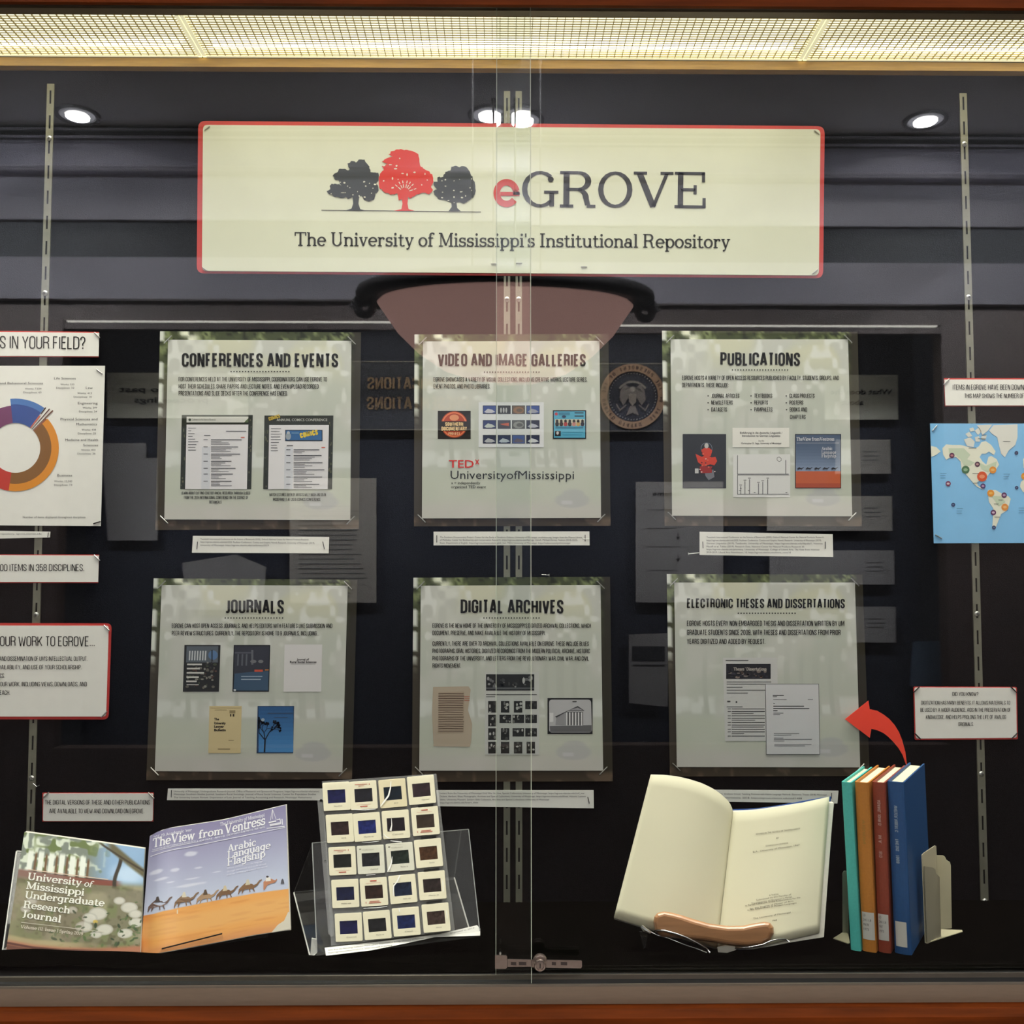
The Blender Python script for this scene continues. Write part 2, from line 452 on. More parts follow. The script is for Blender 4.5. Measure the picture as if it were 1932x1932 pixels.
sg('G', .94, e(.46, .5, .4, .47, 48, 312), v(.76, .02, .42, .12), h(.56, .93, .42), dot(.73, .78, .075), l(.7, .1, .76, .2, .07))
sg('O', .90, e(.45, .5, .38, .47))
sg('V', .92, l(.14, .96, .46, .02, .14), l(.46, .02, .77, .96, N), h(0, .31, .97), h(.62, .92, .97))
sg('E', .82, v(.17, 0, 1), h(.02, .78, .97), h(.02, .8, .03), h(.17, .54, .51), v(.75, .72, 1, N), v(.77, 0, .28, N), v(.54, .38, .64, N))
sg('F', .76, v(.17, 0, 1), h(.02, .74, .97), h(.02, .34, .03), h(.17, .52, .5), v(.71, .72, 1, N), v(.52, .38, .62, N))
sg('A', .86, l(.13, .03, .42, .97, N), l(.42, .97, .73, .03, .14), h(.22, .62, .33), h(0, .27, .03), h(.56, .88, .03))
sg('L', .74, v(.17, 0, 1), h(.02, .34, .97), h(.02, .7, .03), v(.69, 0, .28, N))
sg('J', .52, v(.3, .2, 1), e(.16, .2, .14, .2, 0, -120), h(.14, .48, .97))
sg('S', .62, e(.31, .73, .22, .24, 35, 262), e(.31, .26, .24, .24, 82, -145), l(.24, .52, .38, .48, .12), v(.54, .72, .98, N), v(.06, .02, .26, N))
sg('D', .86, v(.17, 0, 1), h(.02, .4, .97), h(.02, .4, .03), e(.4, .5, .38, .47, 90, -90))
sg('P', .76, v(.17, 0, 1), h(.02, .45, .97), e(.45, .72, .24, .25, 90, -90), h(.17, .45, .47), h(.02, .33, .03))
sg('B', .80, v(.17, 0, 1), h(.02, .45, .97), e(.45, .745, .2, .225, 90, -90), h(.17, .5, .52), e(.47, .275, .24, .245, 90, -90), h(.02, .47, .03))
sg('C', .84, e(.45, .5, .38, .47, 45, 318), dot(.7, .76, .07))
sg('H', .90, v(.17, 0, 1), v(.72, 0, 1), h(.17, .72, .51), h(.02, .33, .97), h(.57, .88, .97), h(.02, .33, .03), h(.57, .88, .03))
sg('Q', .90, e(.45, .5, .38, .47), l(.5, .2, .8, -.12, .09))
sg("'", .16, v(.08, .72, 1, .1)); sg('.', .2, dot(.1, .06, .07)); sg(',', .2, l(.1, .08, .06, -.1, .09)); sg('-', .34, h(.03, .3, .34, .08))
sg('0', .62, e(.31, .5, .24, .47)); sg('1', .42, v(.24, 0, 1), h(.06, .4, .03), l(.06, .82, .24, .97, N)); sg('2', .58, e(.28, .72, .21, .25, 165, -20), l(.47, .62, .08, .05, .07), h(.05, .52, .05, .09))
sg('9', .62, e(.3, .66, .22, .3), e(.3, .4, .24, .38, 20, -120))

def serif_layout(s, wt):
    out = []; x = 0.0
    kf = wt / .12
    for ch in s:
        if ch == ' ': x += .30; continue
        w, st = S_.get(ch, S_["'"])
        for pts, ws in st:
            q = [(x + a, b) for a, b in pts]
            if isinstance(ws, list): ws2 = [a * kf for a in ws]
            else: ws2 = ws * kf
            out.append(stroke_mesh(q, ws2))
        x += w + .05
    return out, max(x - .05, .01)

BF = {}
def sans_layout(s, wt):
    """Blender's built-in outline font, filled; wt: extra boldness"""
    key = (s, wt)
    if key not in BF:
        cu = bpy.data.curves.new('txt', 'FONT'); cu.body = s; cu.size = 1.0
        cu.resolution_u = 2; cu.offset = wt; cu.fill_mode = 'FRONT' if hasattr(cu, 'fill_mode') else cu.fill_mode
        ob = bpy.data.objects.new('txt', cu)
        me = bpy.data.meshes.new_from_object(ob)
        vs = [(q.co.x / .729, q.co.y / .729) for q in me.vertices]
        fs = [list(p.vertices) for p in me.polygons]
        bpy.data.meshes.remove(me); bpy.data.objects.remove(ob); bpy.data.curves.remove(cu)
        if vs:
            mnx = min(a for a, b in vs); mxx = max(a for a, b in vs)
            vs = [(a - mnx, b) for a, b in vs]
        else: mnx = 0; mxx = 1
        BF[key] = ([(vs, fs)], mxx - mnx)
    return BF[key]

LAY = {'caps': caps_layout, 'serif': serif_layout, 'sans': sans_layout}

class Print:
    """flat ink: polygons with their own colours, laid in pixel coordinates on a surface mapf(px, py, lift)"""
    def __init__(s, mapf, lift=0.0004): s.m = mapf; s.v = []; s.f = []; s.c = []; s.lift = lift
    def add(s, pts, faces, col, lv=0):
        b = len(s.v); c = lin(col)
        s.v += [s.m(x, y, s.lift + lv * 0.00012) for x, y in pts]
        for f in faces: s.f.append([b + i for i in f]); s.c.append(c)
    def poly(s, pts, col, lv=0):
        t = tessellate_polygon([[Vector((x, y, 0)) for x, y in pts]])
        s.add(pts, [list(a) for a in t], col, lv)
    def rect(s, x0, y0, x1, y1, col, lv=0, sk=0.0):
        s.add([(x0, y0), (x1, y0), (x1 + sk, y1), (x0 + sk, y1)], [[0, 1, 2, 3]], col, lv)
    def ell(s, cx, cy, rx, ry, col, lv=0, n=14, a0=0, a1=360):
        pts = [(cx, cy)] + arc(cx, cy, rx, ry, a0, a1, n)
        s.add(pts, [[0, i + 1, i + 2] for i in range(n)], col, lv)
    def ring(s, cx, cy, r0, r1, a0, a1, col, lv=0, n=24):
        A = arc(cx, cy, r0, -r0, a0, a1, n); B = arc(cx, cy, r1, -r1, a0, a1, n)
        s.add(A + B, [[i, i + 1, n + 2 + i, n + 1 + i] for i in range(n)], col, lv)
    def line(s, pts, w, col, lv=0):
        vs, fs = stroke_mesh(pts, w); s.add(vs, fs, col, lv)
    def text(s, font, t, x0, y0, x1, y1, hh, col=(20, 20, 20), wt=.12, up=None, lv=1):
        gl, A = LAY[font](t, wt)
        ux = ((x1 - x0) / A, (y1 - y0) / A)
        if up is None:
            L = math.hypot(x1 - x0, y1 - y0); up = ((y1 - y0) / L * (1 if x1 > x0 else -1), -abs(x1 - x0) / L)
        uy = (up[0] * hh, up[1] * hh)
        for vs, fs in gl:
            s.add([(x0 + a * ux[0] + b * uy[0], y0 + a * ux[1] + b * uy[1]) for a, b in vs], fs, col, lv)
    def build(s, name, parent=None, m=None, label=None):
        return mobj(name, s.v, s.f, m or M_PRINT, parent, cols=s.c, label=label)

def flatmap(Y): return lambda x, y, lift=0.0: P(x, y, Y - lift)

# value noise for prints
rng = np.random.default_rng(7)
def vnoise(hh, ww, cy, cx, seed=0):
    g = np.random.default_rng(seed).random((cy + 2, cx + 2))
    y = np.linspace(0, cy, hh); x = np.linspace(0, cx, ww)
    yi = y.astype(int); xi = x.astype(int)
    fy = (y - yi); fx = (x - xi)
    fy = fy * fy * (3 - 2 * fy); fx = fx * fx * (3 - 2 * fx)
    a = g[yi][:, xi]; b = g[yi][:, xi + 1]; c = g[yi + 1][:, xi]; d = g[yi + 1][:, xi + 1]
    fx = fx[None, :]; fy = fy[:, None]
    return (a * (1 - fx) + b * fx) * (1 - fy) + (c * (1 - fx) + d * fx) * fy
def mixc(a, col, m):
    m = np.clip(m, 0, 1)[..., None]
    return a * (1 - m) + np.array(col, dtype=float) * m
def sstep(x, a, b):
    t = np.clip((x - a) / (b - a), 0, 1); return t * t * (3 - 2 * t)

# ================================================================ STRUCTURE OF THE CASE
XL, XR = -2.75, 2.75
struct(box_obj('wall_back', XL, XR, YW, YW + 0.03, ZF - 0.05, ZL + 0.06, M_FELT))
M_FLOORIN = mat('case_base_board', (30, 28, 26), rough=0.8, noise=0.1)
struct(box_obj('floor_case', XL, XR, 1.6905, YW, ZF - 0.03, ZF - 0.004, M_FLOORIN))
M_WHITEIN = mat('white_enamel', (235, 232, 215), rough=0.5, noise=0.02)
# lamp housing above the louver
struct(box_obj('ceiling_case', XL, XR, 1.67, YW + 0.03, ZL + 0.16, ZL + 0.18, M_WHITEIN))
# header of the case: wood fascia, dark strip painted as the shaded gap, bronze rail
zr0 = P(966, 31, 1.70).z; zr1 = zr0 + .016
zwd = P(966, 9, 1.595).z
struct(box_obj('trim_1', XL, XR, 1.595, 1.603, zwd, ZL + 0.2, M_CHERRY))
hr = root('header_rail', (0, 1.66, zr0), 'dark bronze metal head rail holding the sliding glass along the top of the case', 'rail')
mb = MB(); mb.box(XL, XR, 1.6305, 1.6495, zr0 + 0.001, zr1); mb.box(XL, XR, 1.6605, 1.6715, zr0, zr1); mb.box(XL, XR, 1.6825, 1.70, zr0, zr1); mb.box(XL, XR, 1.6305, 1.70, zr1, zr1 + .006); mb.build('rail_body', M_RAIL, hr, kind='stuff')
yg0 = PZ(966, 15, zr0).y
mb = MB(); mb.box(XL, XR, 1.6036, yg0, zr0 - .0004, zr0 + .0008); mb.build('groove_shade_strip', mat('gap_shade_brown', (34, 24, 20), rough=0.6, noise=0.1), hr)
mb = MB(); mb.box(XL, XR, 1.7003, 1.702, zr0 - 0.0004, zr1); mb.build('rail_lip', mat('gold_lip', (190, 160, 110), rough=0.35, metal=0.5, noise=0.05), hr)
struct(box_obj('trim_2', XL, XR, 1.7025, 1.715, zr1, ZL + 0.16, M_WHITEIN))
# oak strip along the back, under the louver
zt0 = P(966, 129, 2.03).z
struct(box_obj('trim_3', XL, XR, 2.03, YW, zt0, ZL - 0.0005, M_OAK))
# bottom track and wood rail
br = root('bottom_track', (0, 1.66, P(966, 1893, 1.64).z), 'brown bronze track with a grooved top that the glass panes slide in', 'rail')
zb1 = P(966, 1862, 1.64).z; zb0 = P(966, 1895, 1.64).z
b = MB(); b.box(XL, XR, 1.64, 1.69, zb0, zb1); b.build('track_body', M_RAIL, br)
b = MB(); b.box(XL, XR, 1.6405, 1.644, zb1, zb1 + 0.003); b.build('front_lip', mat('track_lip', (120, 112, 100), rough=0.4, metal=0.5, noise=0.06), br)
b = MB(); b.box(XL, XR, 1.668, 1.671, zb1, zb1 + 0.007); b.build('track_fin', MATS['track_lip'], br)
b = MB(); b.box(XL, XR, 1.6445, 1.6675, zb1, zb1 + 0.0006); b.build('track_shade_strip', M_HOLE, br)  # black liner paints the shade of the sliding groove
b = MB(); b.box(XL, XR, 1.684, 1.690, zb1, ZF - .002); b.build('back_lip', M_HOLE, br)
zw = zb0 - 0.0005
wt_ = MB()
za = P(966, 1901, 1.612).z
wt_.slab([(XL, 1.64, zw), (XL, 1.624, zw - 0.0005), (XL, 1.609, zw - 0.0085), (XL, 1.608, 0.25), (XL, 1.69, 0.25), (XL, 1.69, zw)], (XR - XL, 0, 0))
struct(wt_.build('trim_4', M_CHERRY))

# ---------------------------------------------------------------- eggcrate louver panels, tubes
M_LOUV = mat('louver_plastic', (176, 160, 116), rough=0.6, noise=0.02)
M_LFRAME = mat('louver_frame', (236, 228, 190), rough=0.5, noise=0.02, emit=0.8)  # frame bars glow by themselves to look lit by the tubes
M_DIFF = bpy.data.materials.new('cell_wall_glow'); M_DIFF.use_nodes = True  # glowing sheet stands in for cell walls lit by the tubes
nt = M_DIFF.node_tree; bs = nt.nodes['Principled BSDF']
bs.inputs['Base Color'].default_value = (.9, .88, .75, 1)
tc = nt.nodes.new('ShaderNodeTexCoord'); nz = nt.nodes.new('ShaderNodeTexNoise'); nz.inputs['Scale'].default_value = 3
nt.links.new(tc.outputs['Object'], nz.inputs[0])
rp = nt.nodes.new('ShaderNodeValToRGB')
rp.color_ramp.elements[0].color = (0.93, 0.89, 0.66, 1); rp.color_ramp.elements[1].color = (1.0, 0.975, 0.80, 1)
nt.links.new(nz.outputs['Fac'], rp.inputs[0]); nt.links.new(rp.outputs[0], bs.inputs['Emission Color'])
bs.inputs['Emission Strength'].default_value = 1.25
names = {-1: 'eggcrate louver panel of the lit ceiling strip, left of the left divider bar', 0: 'eggcrate louver panel of the lit ceiling strip, the middle one between both divider bars',
         1: 'eggcrate louver panel of the lit ceiling strip, right of the right divider bar'}
Y0, Y1 = 1.718, 2.028
LPN = {}
for k in (-1, 0, 1):
    x0 = PX0 + (k - .5) * PW + .001; x1 = x0 + PW - .002
    rt = LPN[k] = root('louver_panel', ((x0 + x1) / 2, (Y0 + Y1) / 2, ZL), names[k], 'louver panel', 'louver panels of the lit ceiling')
    b = MB()
    b.box(x0, x1, Y0, Y0 + .006, ZL, ZL + .012); b.box(x0, x1, Y1 - .005, Y1, ZL, ZL + .012)
    b.box(x0, x0 + .007, Y0, Y1, ZL, ZL + .012); b.box(x1 - .007, x1, Y0, Y1, ZL, ZL + .012)
    b.build('panel_frame', M_LFRAME, rt)
    b = MB(); n = int(PW / .0149)
    for i in range(1, n): 
        x = x0 + PW * i / n; b.box(x - .0005, x + .0005, Y0 + .006, Y1 - .005, ZL + .001, ZL + .004)
    m_ = int((Y1 - Y0) / .0085)
    for j in range(1, m_):
        y = Y0 + (Y1 - Y0) * j / m_; b.box(x0 + .007, x1 - .007, y - .00035, y + .00035, ZL + .0012, ZL + .003)
    b.build('cell_grid', M_LOUV, rt, kind='stuff')
    b = MB(); b.box(x0, x1, Y0, Y1, ZL + .0121, ZL + .014); b.build('cell_glow_panel', M_DIFF, rt)
M_TUBE = mat('fluorescent_tube', (255, 250, 225), rough=0.4, emit=4.0)
for k, nm in ((-1, 'left'), (0, 'middle'), (1, 'right')):
    x0 = PX0 + (k - .5) * PW + .03; x1 = x0 + PW - .06
    b = MB(); b.tube([(x0, 1.988, ZL + .0065), (x1, 1.988, ZL + .0065)], .0055, 10)
    b.build('lamp_tube', M_TUBE, LPN[k], label='glowing lamp tube')

# ---------------------------------------------------------------- slotted shelf standards
def standard(name, px, py0, py1, label, pxm, phase, screws, w=.0145):
    x = P(pxm[0], pxm[1], YW - .003).x
    zt = P(px, py0, YW - .003).z; zb = P(px, py1, YW - .003).z
    rt = root(name, (x, YW, zb), label, 'shelf standard', 'slotted shelf standards')
    yf = YW - .0035; b = MB()
    sw = .0018
    b.box(x - w / 2, x - sw, yf, yf + .0012, zb, zt); b.box(x + sw, x + w / 2, yf, yf + .0012, zb, zt)
    b.box(x - w / 2, x - w / 2 + .0012, yf + .0012, YW - .0001, zb, zt); b.box(x + w / 2 - .0012, x + w / 2, yf + .0012, YW - .0001, zb, zt)
    z0 = P(px, phase, yf).z   # centre of a slot
    k0 = math.ceil((zb - z0) / .0508); k1 = math.floor((zt - z0) / .0508)
    last = zb
    for k in range(k0, k1 + 1):
        zc = z0 + k * .0508
        if zc - .0135 > last and zc + .0135 < zt:
            b.box(x - sw, x + sw, yf, yf + .0012, last, zc - .0135); last = zc + .0135
    b.box(x - sw, x + sw, yf, yf + .0012, last, zt)
    b.build('channel', M_STD, rt)
    s = MB(); s.box(x - w / 2 + .0013, x + w / 2 - .0013, YW - .0009, YW - .0003, zb, zt); s.build('channel_shade_strip', M_HOLE, rt)  # black strip paints the shade inside the channel
    for sy in screws:
        c = P(px, sy, yf)
        s = MB(); s.lathe([(.0052, .0002), (.0052, -.0009), (.003, -.0022), (.0008, -.0026)], (x, yf, c.z), 12, 'y')
        o = s.build('screw', M_STEEL, rt)
        s = MB(); s.box(x - .003, x + .003, yf - .0028, yf - .0022, c.z - .0004, c.z + .0004); s.box(x - .0004, x + .0004, yf - .0029, yf - .0022, c.z - .003, c.z + .003)
        s.build('cross_recess', M_HOLE, o)
    return rt
standard('shelf_standard', 80, 158, 1740, 'slotted metal shelf standard at the left, passing behind the chart and the red-bordered card', (81, 700), 183, (261, 553, 1160, 1468))
standard('shelf_standard', 957, 172, 1760, 'left one of the paired slotted standards in the middle, behind the banner', (956.5, 565), 197, (565, 860, 1150, 1440), w=.0125)
standard('shelf_standard', 979, 172, 1760, 'right one of the paired slotted standards in the middle, behind the banner', (978.8, 565), 197, (565, 860, 1150, 1440), w=.0125)
standard('shelf_standard', 1838, 176, 1712, 'slotted metal shelf standard at the right, passing behind the world map', (1837, 920), 195, (272, 561, 1158, 1460, 1700))

# ---------------------------------------------------------------- sliding glass
def pane(name, x0, x1, yc, z0, z1, label, edge_x):
    rt = root(name, ((x0 + x1) / 2, yc, z0), label, 'glass door')
    box_obj('glass_sheet', x0, x1, yc - .003, yc + .003, z0, z1, M_GLASS, rt)
    e0 = edge_x - .0009 if edge_x == x0 else edge_x + .0001
    box_obj('polished_edge', e0, e0 + .0008, yc - .003, yc + .003, z0, z1, M_GEDGE, rt)
    return rt
xe_l = P(1001, 900, 1.655).x; xe_r = P(937, 900, 1.677).x
pane('sliding_glass_door', XL, xe_l, 1.655, zb1 + .0008, zr0 + .004, 'left sliding glass pane, in front of the right one, its edge right of centre', xe_l)
pane('sliding_glass_door', xe_r, XR, 1.677, zb1 + .0008, zr0 + .004, 'right sliding glass pane, behind the left one and carrying the lock bar', xe_r)

# ---------------------------------------------------------------- ratchet lock on the panes
M_LOCK = mat('worn_chrome', (150, 136, 128), rough=0.28, metal=0.85, noise=0.08, nscale=150)
YL = 1.648
lk = root('showcase_lock', P(1018, 1822, YL), 'chrome ratchet bar lock with round key cylinder near the bottom of the glass panes', 'lock')
b = MB()
b.slab([P(x, y, YL) for x, y in [(934, 1802.5), (955, 1803), (957, 1806), (957, 1825), (954, 1828), (934, 1828)]], (0, .003, 0)); b.build('hook_plate', M_LOCK, lk)
b = MB(); b.slab([P(x, y, YL + .0005) for x, y in [(957.6, 1810), (1004, 1811), (1004, 1824), (957.6, 1824.5)]], (0, .002, 0))
b.slab([P(x, y, YL + .0005) for x, y in [(1003, 1811), (1097, 1812.5), (1098, 1815), (1098, 1824), (1096, 1827), (1003, 1825)]], (0, .002, 0)); b.build('lock_bar', M_LOCK, lk)
for k, (a, c) in enumerate([(964, 974), (979, 993), (1041, 1049), (1058, 1070)]):
    b = MB(); b.slab([P(x, y, YL - .0001) for x, y in [(a, 1815), (c, 1815.5), (c, 1821.5), (a, 1821)]], (0, .0006, 0))
    b.build('stamped_recess', mat('lock_stamp', (52, 42, 38), rough=0.5, noise=.1), lk)
c = P(1019, 1813.5, YL - .004); b = MB(); b.lathe([(.0105, .005), (.0108, .0), (.0098, -.003), (.0085, -.0035)], c, 28, 'y'); b.build('cylinder_collar', M_LOCK, lk)
c = P(1019, 1822, YL - .012); b = MB(); b.lathe([(.0088, .012), (.0092, .001), (.0082, -.001), (.0062, -.0014), (.006, .0)], c, 28, 'y'); cy = b.build('key_cylinder', M_LOCK, lk)
b = MB(); b.box(c.x - .0006, c.x + .0006, c.y - .0017, c.y - .0012, c.z - .0034, c.z + .0034); b.build('key_slot', M_HOLE, cy)
b = MB(); b.lathe([(.0018, .004), (.0018, 0), (.001, -.001)], P(944, 1800, YL), 10, 'y'); b.build('set_screw', M_STEEL, lk)

# ---------------------------------------------------------------- black cloth on the case floor
def cloth_z(x, y):
    t = 0.0
    # one long fold at the left front that fades out towards the middle
    yc = 1.735 + 0.012 * math.sin(x * 5)
    am = .020 * (1 - sstep(np.array(x), -.42, -.12)) * sstep(np.array(x), -1.25, -.85)
    t += float(am) * math.exp(-((y - yc) / .016) ** 2)
    am2 = .012 * (1 - sstep(np.array(x), -.25, .05))
    t += float(am2) * math.exp(-((y - (1.70 + .03 * (x + .6))) / .010) ** 2)
    t += .0016 * math.sin(x * 17 + y * 30) + .001 * math.sin(x * 43 - y * 60)
    t += .004 * math.exp(-((y - 1.715) / .010) ** 2) * (1 if x > .2 else 0) * min(1, max(0, (x - .2) * 6))
    return ZF - .0005 + max(t, -.001) * min(1, max(.15, (1.80 - y) / .06)) 
nx, ny = 420, 60
vs = []; 
for j in range(ny):
    for i in range(nx):
        x = -1.3 + 2.7 * i / (nx - 1); y = 1.6935 + (YW - .001 - 1.6935) * (j / (ny - 1)) ** 1.3
        vs.append((x, y, cloth_z(x, y)))
fs = [[j * nx + i, j * nx + i + 1, (j + 1) * nx + i + 1, (j + 1) * nx + i] for j in range(ny - 1) for i in range(nx - 1)]
tag(mobj('floor_cloth', vs, fs, M_CLOTH, smooth=True), 'black cloth spread over the floor of the display case, folded at the left front', 'cloth')
for s in (-1, 1):
    x0, x1 = (XL, -1.301) if s < 0 else (1.401, XR)
    tag(box_obj('floor_cloth', x0, x1, 1.6935, YW - .001, ZF - .0035, ZF - .001, M_CLOTH), 'flat black cloth on the case floor beyond the %s edge of the picture' % ('left' if s < 0 else 'right'), 'cloth')

# ================================================================ THE ROOM OPPOSITE (seen mirrored in the glass)
DW = 4.0
YO = 2 * (YG + .004) - DW          # face of the opposite wall
ZC = P(966, 255, DW).z            # ceiling height
M_CEIL = mat('ceiling_paint', (232, 234, 238), rough=0.9, noise=0.03, nscale=4)
M_WALLL = mat('grey_wall_paint', (190, 188, 200), rough=0.8, noise=0.03, nscale=5)
M_WALLM = mat('grey_blue_paint', (160, 158, 172), rough=0.8, noise=0.03, nscale=5)
M_WALLD = mat('dark_wall_band', (40, 42, 46), rough=0.8, noise=0.05, nscale=5)
M_BROWNW = mat('brown_case_wood', (48, 36, 32), rough=0.6, noise=0.15, nscale=9)
M_CARPET = mat('carpet', (168, 160, 152), rough=0.95, noise=0.2, nscale=60)
M_SIDEW = mat('side_wall_paint', (165, 160, 155), rough=0.9, noise=0.03, nscale=4)
struct(box_obj('floor', -3.6, 3.6, YO - .8, 1.61, -.03, 0, M_CARPET))
struct(box_obj('ceiling', -3.6, 3.6, YO - .8, YW + .1, ZC, ZC + .03, M_CEIL))
struct(box_obj('wall_left', -3.63, -3.6, YO - .8, YW + .1, 0, ZC, M_SIDEW))
struct(box_obj('wall_right', 3.6, 3.63, YO - .8, YW + .1, 0, ZC, M_SIDEW))
struct(box_obj('wall_front_above', -3.6, 3.6, 1.6, 1.64, ZL + .21, ZC, M_SIDEW))
def zO(py, D=DW): return P(966, py, D).z
bands = [(255, 272, .05, M_WALLD), (272, 322, .0, M_WALLM), (322, 338, .04, M_WALLM), (338, 420, .0, M_WALLL), (420, 490, -.02, M_WALLD),
         (490, 568, .0, M_WALLL), (568, 606, -.03, M_BROWNW)]
for i, (a, c, d, m_) in enumerate(bands):
    struct(box_obj('trim_%d' % (5 + i), -3.6, 3.6, YO - .06, YO + d, zO(c), zO(a) - .0005, m_))
for i, py in enumerate((262, 268, 276, 330, 336)):
    struct(box_obj('trim_%d' % (12 + i), -3.6, 3.6, YO + .0505, YO + .06, zO(py + 2), zO(py), M_WALLL if i != 1 else M_WALLD))
# the opposite display case
xa = P(118, 800, DW).x; xb = P(1785, 800, DW).x
zt_, zb_ = zO(624), ZF - .02
struct(box_obj('wall_opposite_left', -3.6, xa, YO - .08, YO, 0, zO(607), M_BROWNW))
struct(box_obj('wall_opposite_right', xb, 3.6, YO - .08, YO, 0, zO(607), M_BROWNW))
struct(box_obj('wall_opposite_base', xa, xb, YO - .08, YO, 0, zb_, M_BROWNW))
struct(box_obj('wall_opposite', xa - .05, xb + .05, YO - .42, YO - .40, zb_ - .05, zO(600) + .05, mat('navy_felt', (24, 28, 40), rough=0.95, noise=.2, nscale=150)))
M_BRIGHT = mat('lit_valance', (255, 250, 238), rough=0.5, emit=4.5)
ov = root('opposite_valance', ((xa + xb) / 2, YO, zO(616)), 'lit pale strip along the top of the opposite display case, reflected in the glass', 'light strip')
box_obj('lit_strip', xa + .01, xb - .01, YO - .03, YO - .012, zO(611.5), zO(607.5), M_BRIGHT, ov)
box_obj('valance_board', xa, xb, YO - .03, YO - .005, zO(624), zO(612), M_BROWNW, ov)
YC = 4.36
def vmap(D): return lambda x, y, lift=0.0: MIR(x, y, D - lift)
def rcard(q, col, label, texts=(), D=YC, cat='card', name='mirrored_card', extra=None):
    b = MB(); mp = vmap(D)
    b.slab([mp(*p) for p in q], (0, -.003, 0))
    rt = root(name, mp(*q[0]), label, cat, 'cards in the opposite case')
    m_ = mat('room_card_%d_%d_%d' % col, col, rough=.7, noise=.03)
    b.build('card', m_, rt)
    pr = Print(mp, .002)
    for t in texts:
        p_ = Print(mp, .002); p_.text(*t[:7], col=(25, 25, 25), wt=.02, up=(0, -1)); p_.build('text_line', rt)
    if extra: extra(pr)
    if pr.v:
        o_ = pr.build('printed_lines', rt)
        o_['kind'] = 'stuff'
    return rt
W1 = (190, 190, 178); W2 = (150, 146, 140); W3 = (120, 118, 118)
rcard([(205, 705), (470, 705), (470, 790), (205, 790)], W1, 'grey reflected text card overlapping the left edge of the conferences poster', [('sans', 'are related to past', 455, 741, 228, 741, 11), ('sans', 'proceedings', 395, 761, 256, 761, 11)])
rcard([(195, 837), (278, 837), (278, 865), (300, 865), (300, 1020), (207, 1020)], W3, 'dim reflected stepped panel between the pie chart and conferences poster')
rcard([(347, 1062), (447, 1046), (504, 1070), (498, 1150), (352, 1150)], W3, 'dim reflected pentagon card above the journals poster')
def lines(x0, x1, ys, col=(90, 90, 90), w=1.6):
    def f(pr):
        r = random.Random(len(ys))
        for y in ys:
            pr.rect(x0, y, x0 + (x1 - x0) * r.uniform(.7, 1), y + w, col)
    return f
rcard([(548, 903), (711, 903), (711, 1137), (548, 1137)], W2, 'tall reflected text page right of the conferences poster caption', extra=lines(565, 695, range(955, 1110, 9)))
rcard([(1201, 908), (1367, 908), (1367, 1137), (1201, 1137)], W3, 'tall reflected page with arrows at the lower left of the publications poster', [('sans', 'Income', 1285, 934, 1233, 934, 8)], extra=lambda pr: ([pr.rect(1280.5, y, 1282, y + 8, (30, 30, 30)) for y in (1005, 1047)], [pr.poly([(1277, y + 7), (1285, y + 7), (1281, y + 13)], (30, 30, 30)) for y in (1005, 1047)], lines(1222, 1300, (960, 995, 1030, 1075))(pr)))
rcard([(1560, 705), (1698, 705), (1699, 790), (1560, 790)], W1, 'reflected question card at the right edge of the publications poster, topmost of its column', [('sans', 'What does the', 1688, 742, 1570, 742, 10), ('sans', 'about', 1633, 762, 1592, 762, 10)])
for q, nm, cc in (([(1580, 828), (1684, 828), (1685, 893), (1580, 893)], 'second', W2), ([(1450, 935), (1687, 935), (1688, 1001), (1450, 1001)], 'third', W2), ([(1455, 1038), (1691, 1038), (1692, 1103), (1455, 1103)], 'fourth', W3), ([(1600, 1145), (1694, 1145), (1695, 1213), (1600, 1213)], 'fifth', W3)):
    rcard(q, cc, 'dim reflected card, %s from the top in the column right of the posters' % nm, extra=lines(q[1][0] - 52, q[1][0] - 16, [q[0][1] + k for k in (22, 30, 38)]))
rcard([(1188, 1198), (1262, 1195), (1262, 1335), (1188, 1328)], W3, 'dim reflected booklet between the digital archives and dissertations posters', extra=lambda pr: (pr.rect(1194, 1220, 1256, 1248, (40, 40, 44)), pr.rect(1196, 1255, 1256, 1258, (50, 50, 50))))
rcard([(1727, 1212), (1812, 1208), (1806, 1300), (1722, 1296)], (70, 86, 104), 'faint bluish reflected panel above the did-you-know card')
# long dark banner with seal and two words
bn = root('seal_banner', MIR(960, 812, YC), 'dark reflected banner with a round eagle seal, behind the video poster', 'banner')
b = MB(); mp = vmap(YC - .004); b.slab([mp(*p) for p in [(655, 684), (1262, 682), (1262, 812), (655, 812)]], (0, -.003, 0)); b.build('banner_cloth', mat('navy_banner', (30, 33, 42), rough=.8, noise=.1), bn)
pr = Print(vmap(YC - .004), .003)
pr.rect(655, 683, 1262, 684.5, (120, 118, 112)); pr.rect(655, 811, 1262, 812.5, (120, 118, 112))
pr.text('caps', 'COMMUNICATIONS', 905, 736, 694, 736, 23, (128, 108, 84), .13, up=(0, -1)); pr.text('caps', 'PRESENTATIONS', 885, 774, 693, 774, 24, (128, 108, 84), .13, up=(0, -1))
pr.build('lettering', bn)
sc_x, sc_y = 1195, 746
pr = Print(vmap(YC - .004), .004)
gold = (170, 140, 116)
pr.ell(sc_x, sc_y, 49, 49, (26, 30, 46), 0, 40)
pr.ring(sc_x, sc_y, 48, 62, 0, 360, gold, 1, 48)
for k in range(50):
    a = 2 * math.pi * k / 50; pr.ell(sc_x + 44 * math.cos(a), sc_y + 44 * math.sin(a), 1.1, 1.1, (190, 190, 186), 1, 6)
wtx = 'SEAL OF THE PRESIDENT OF THE UNITED STATES'
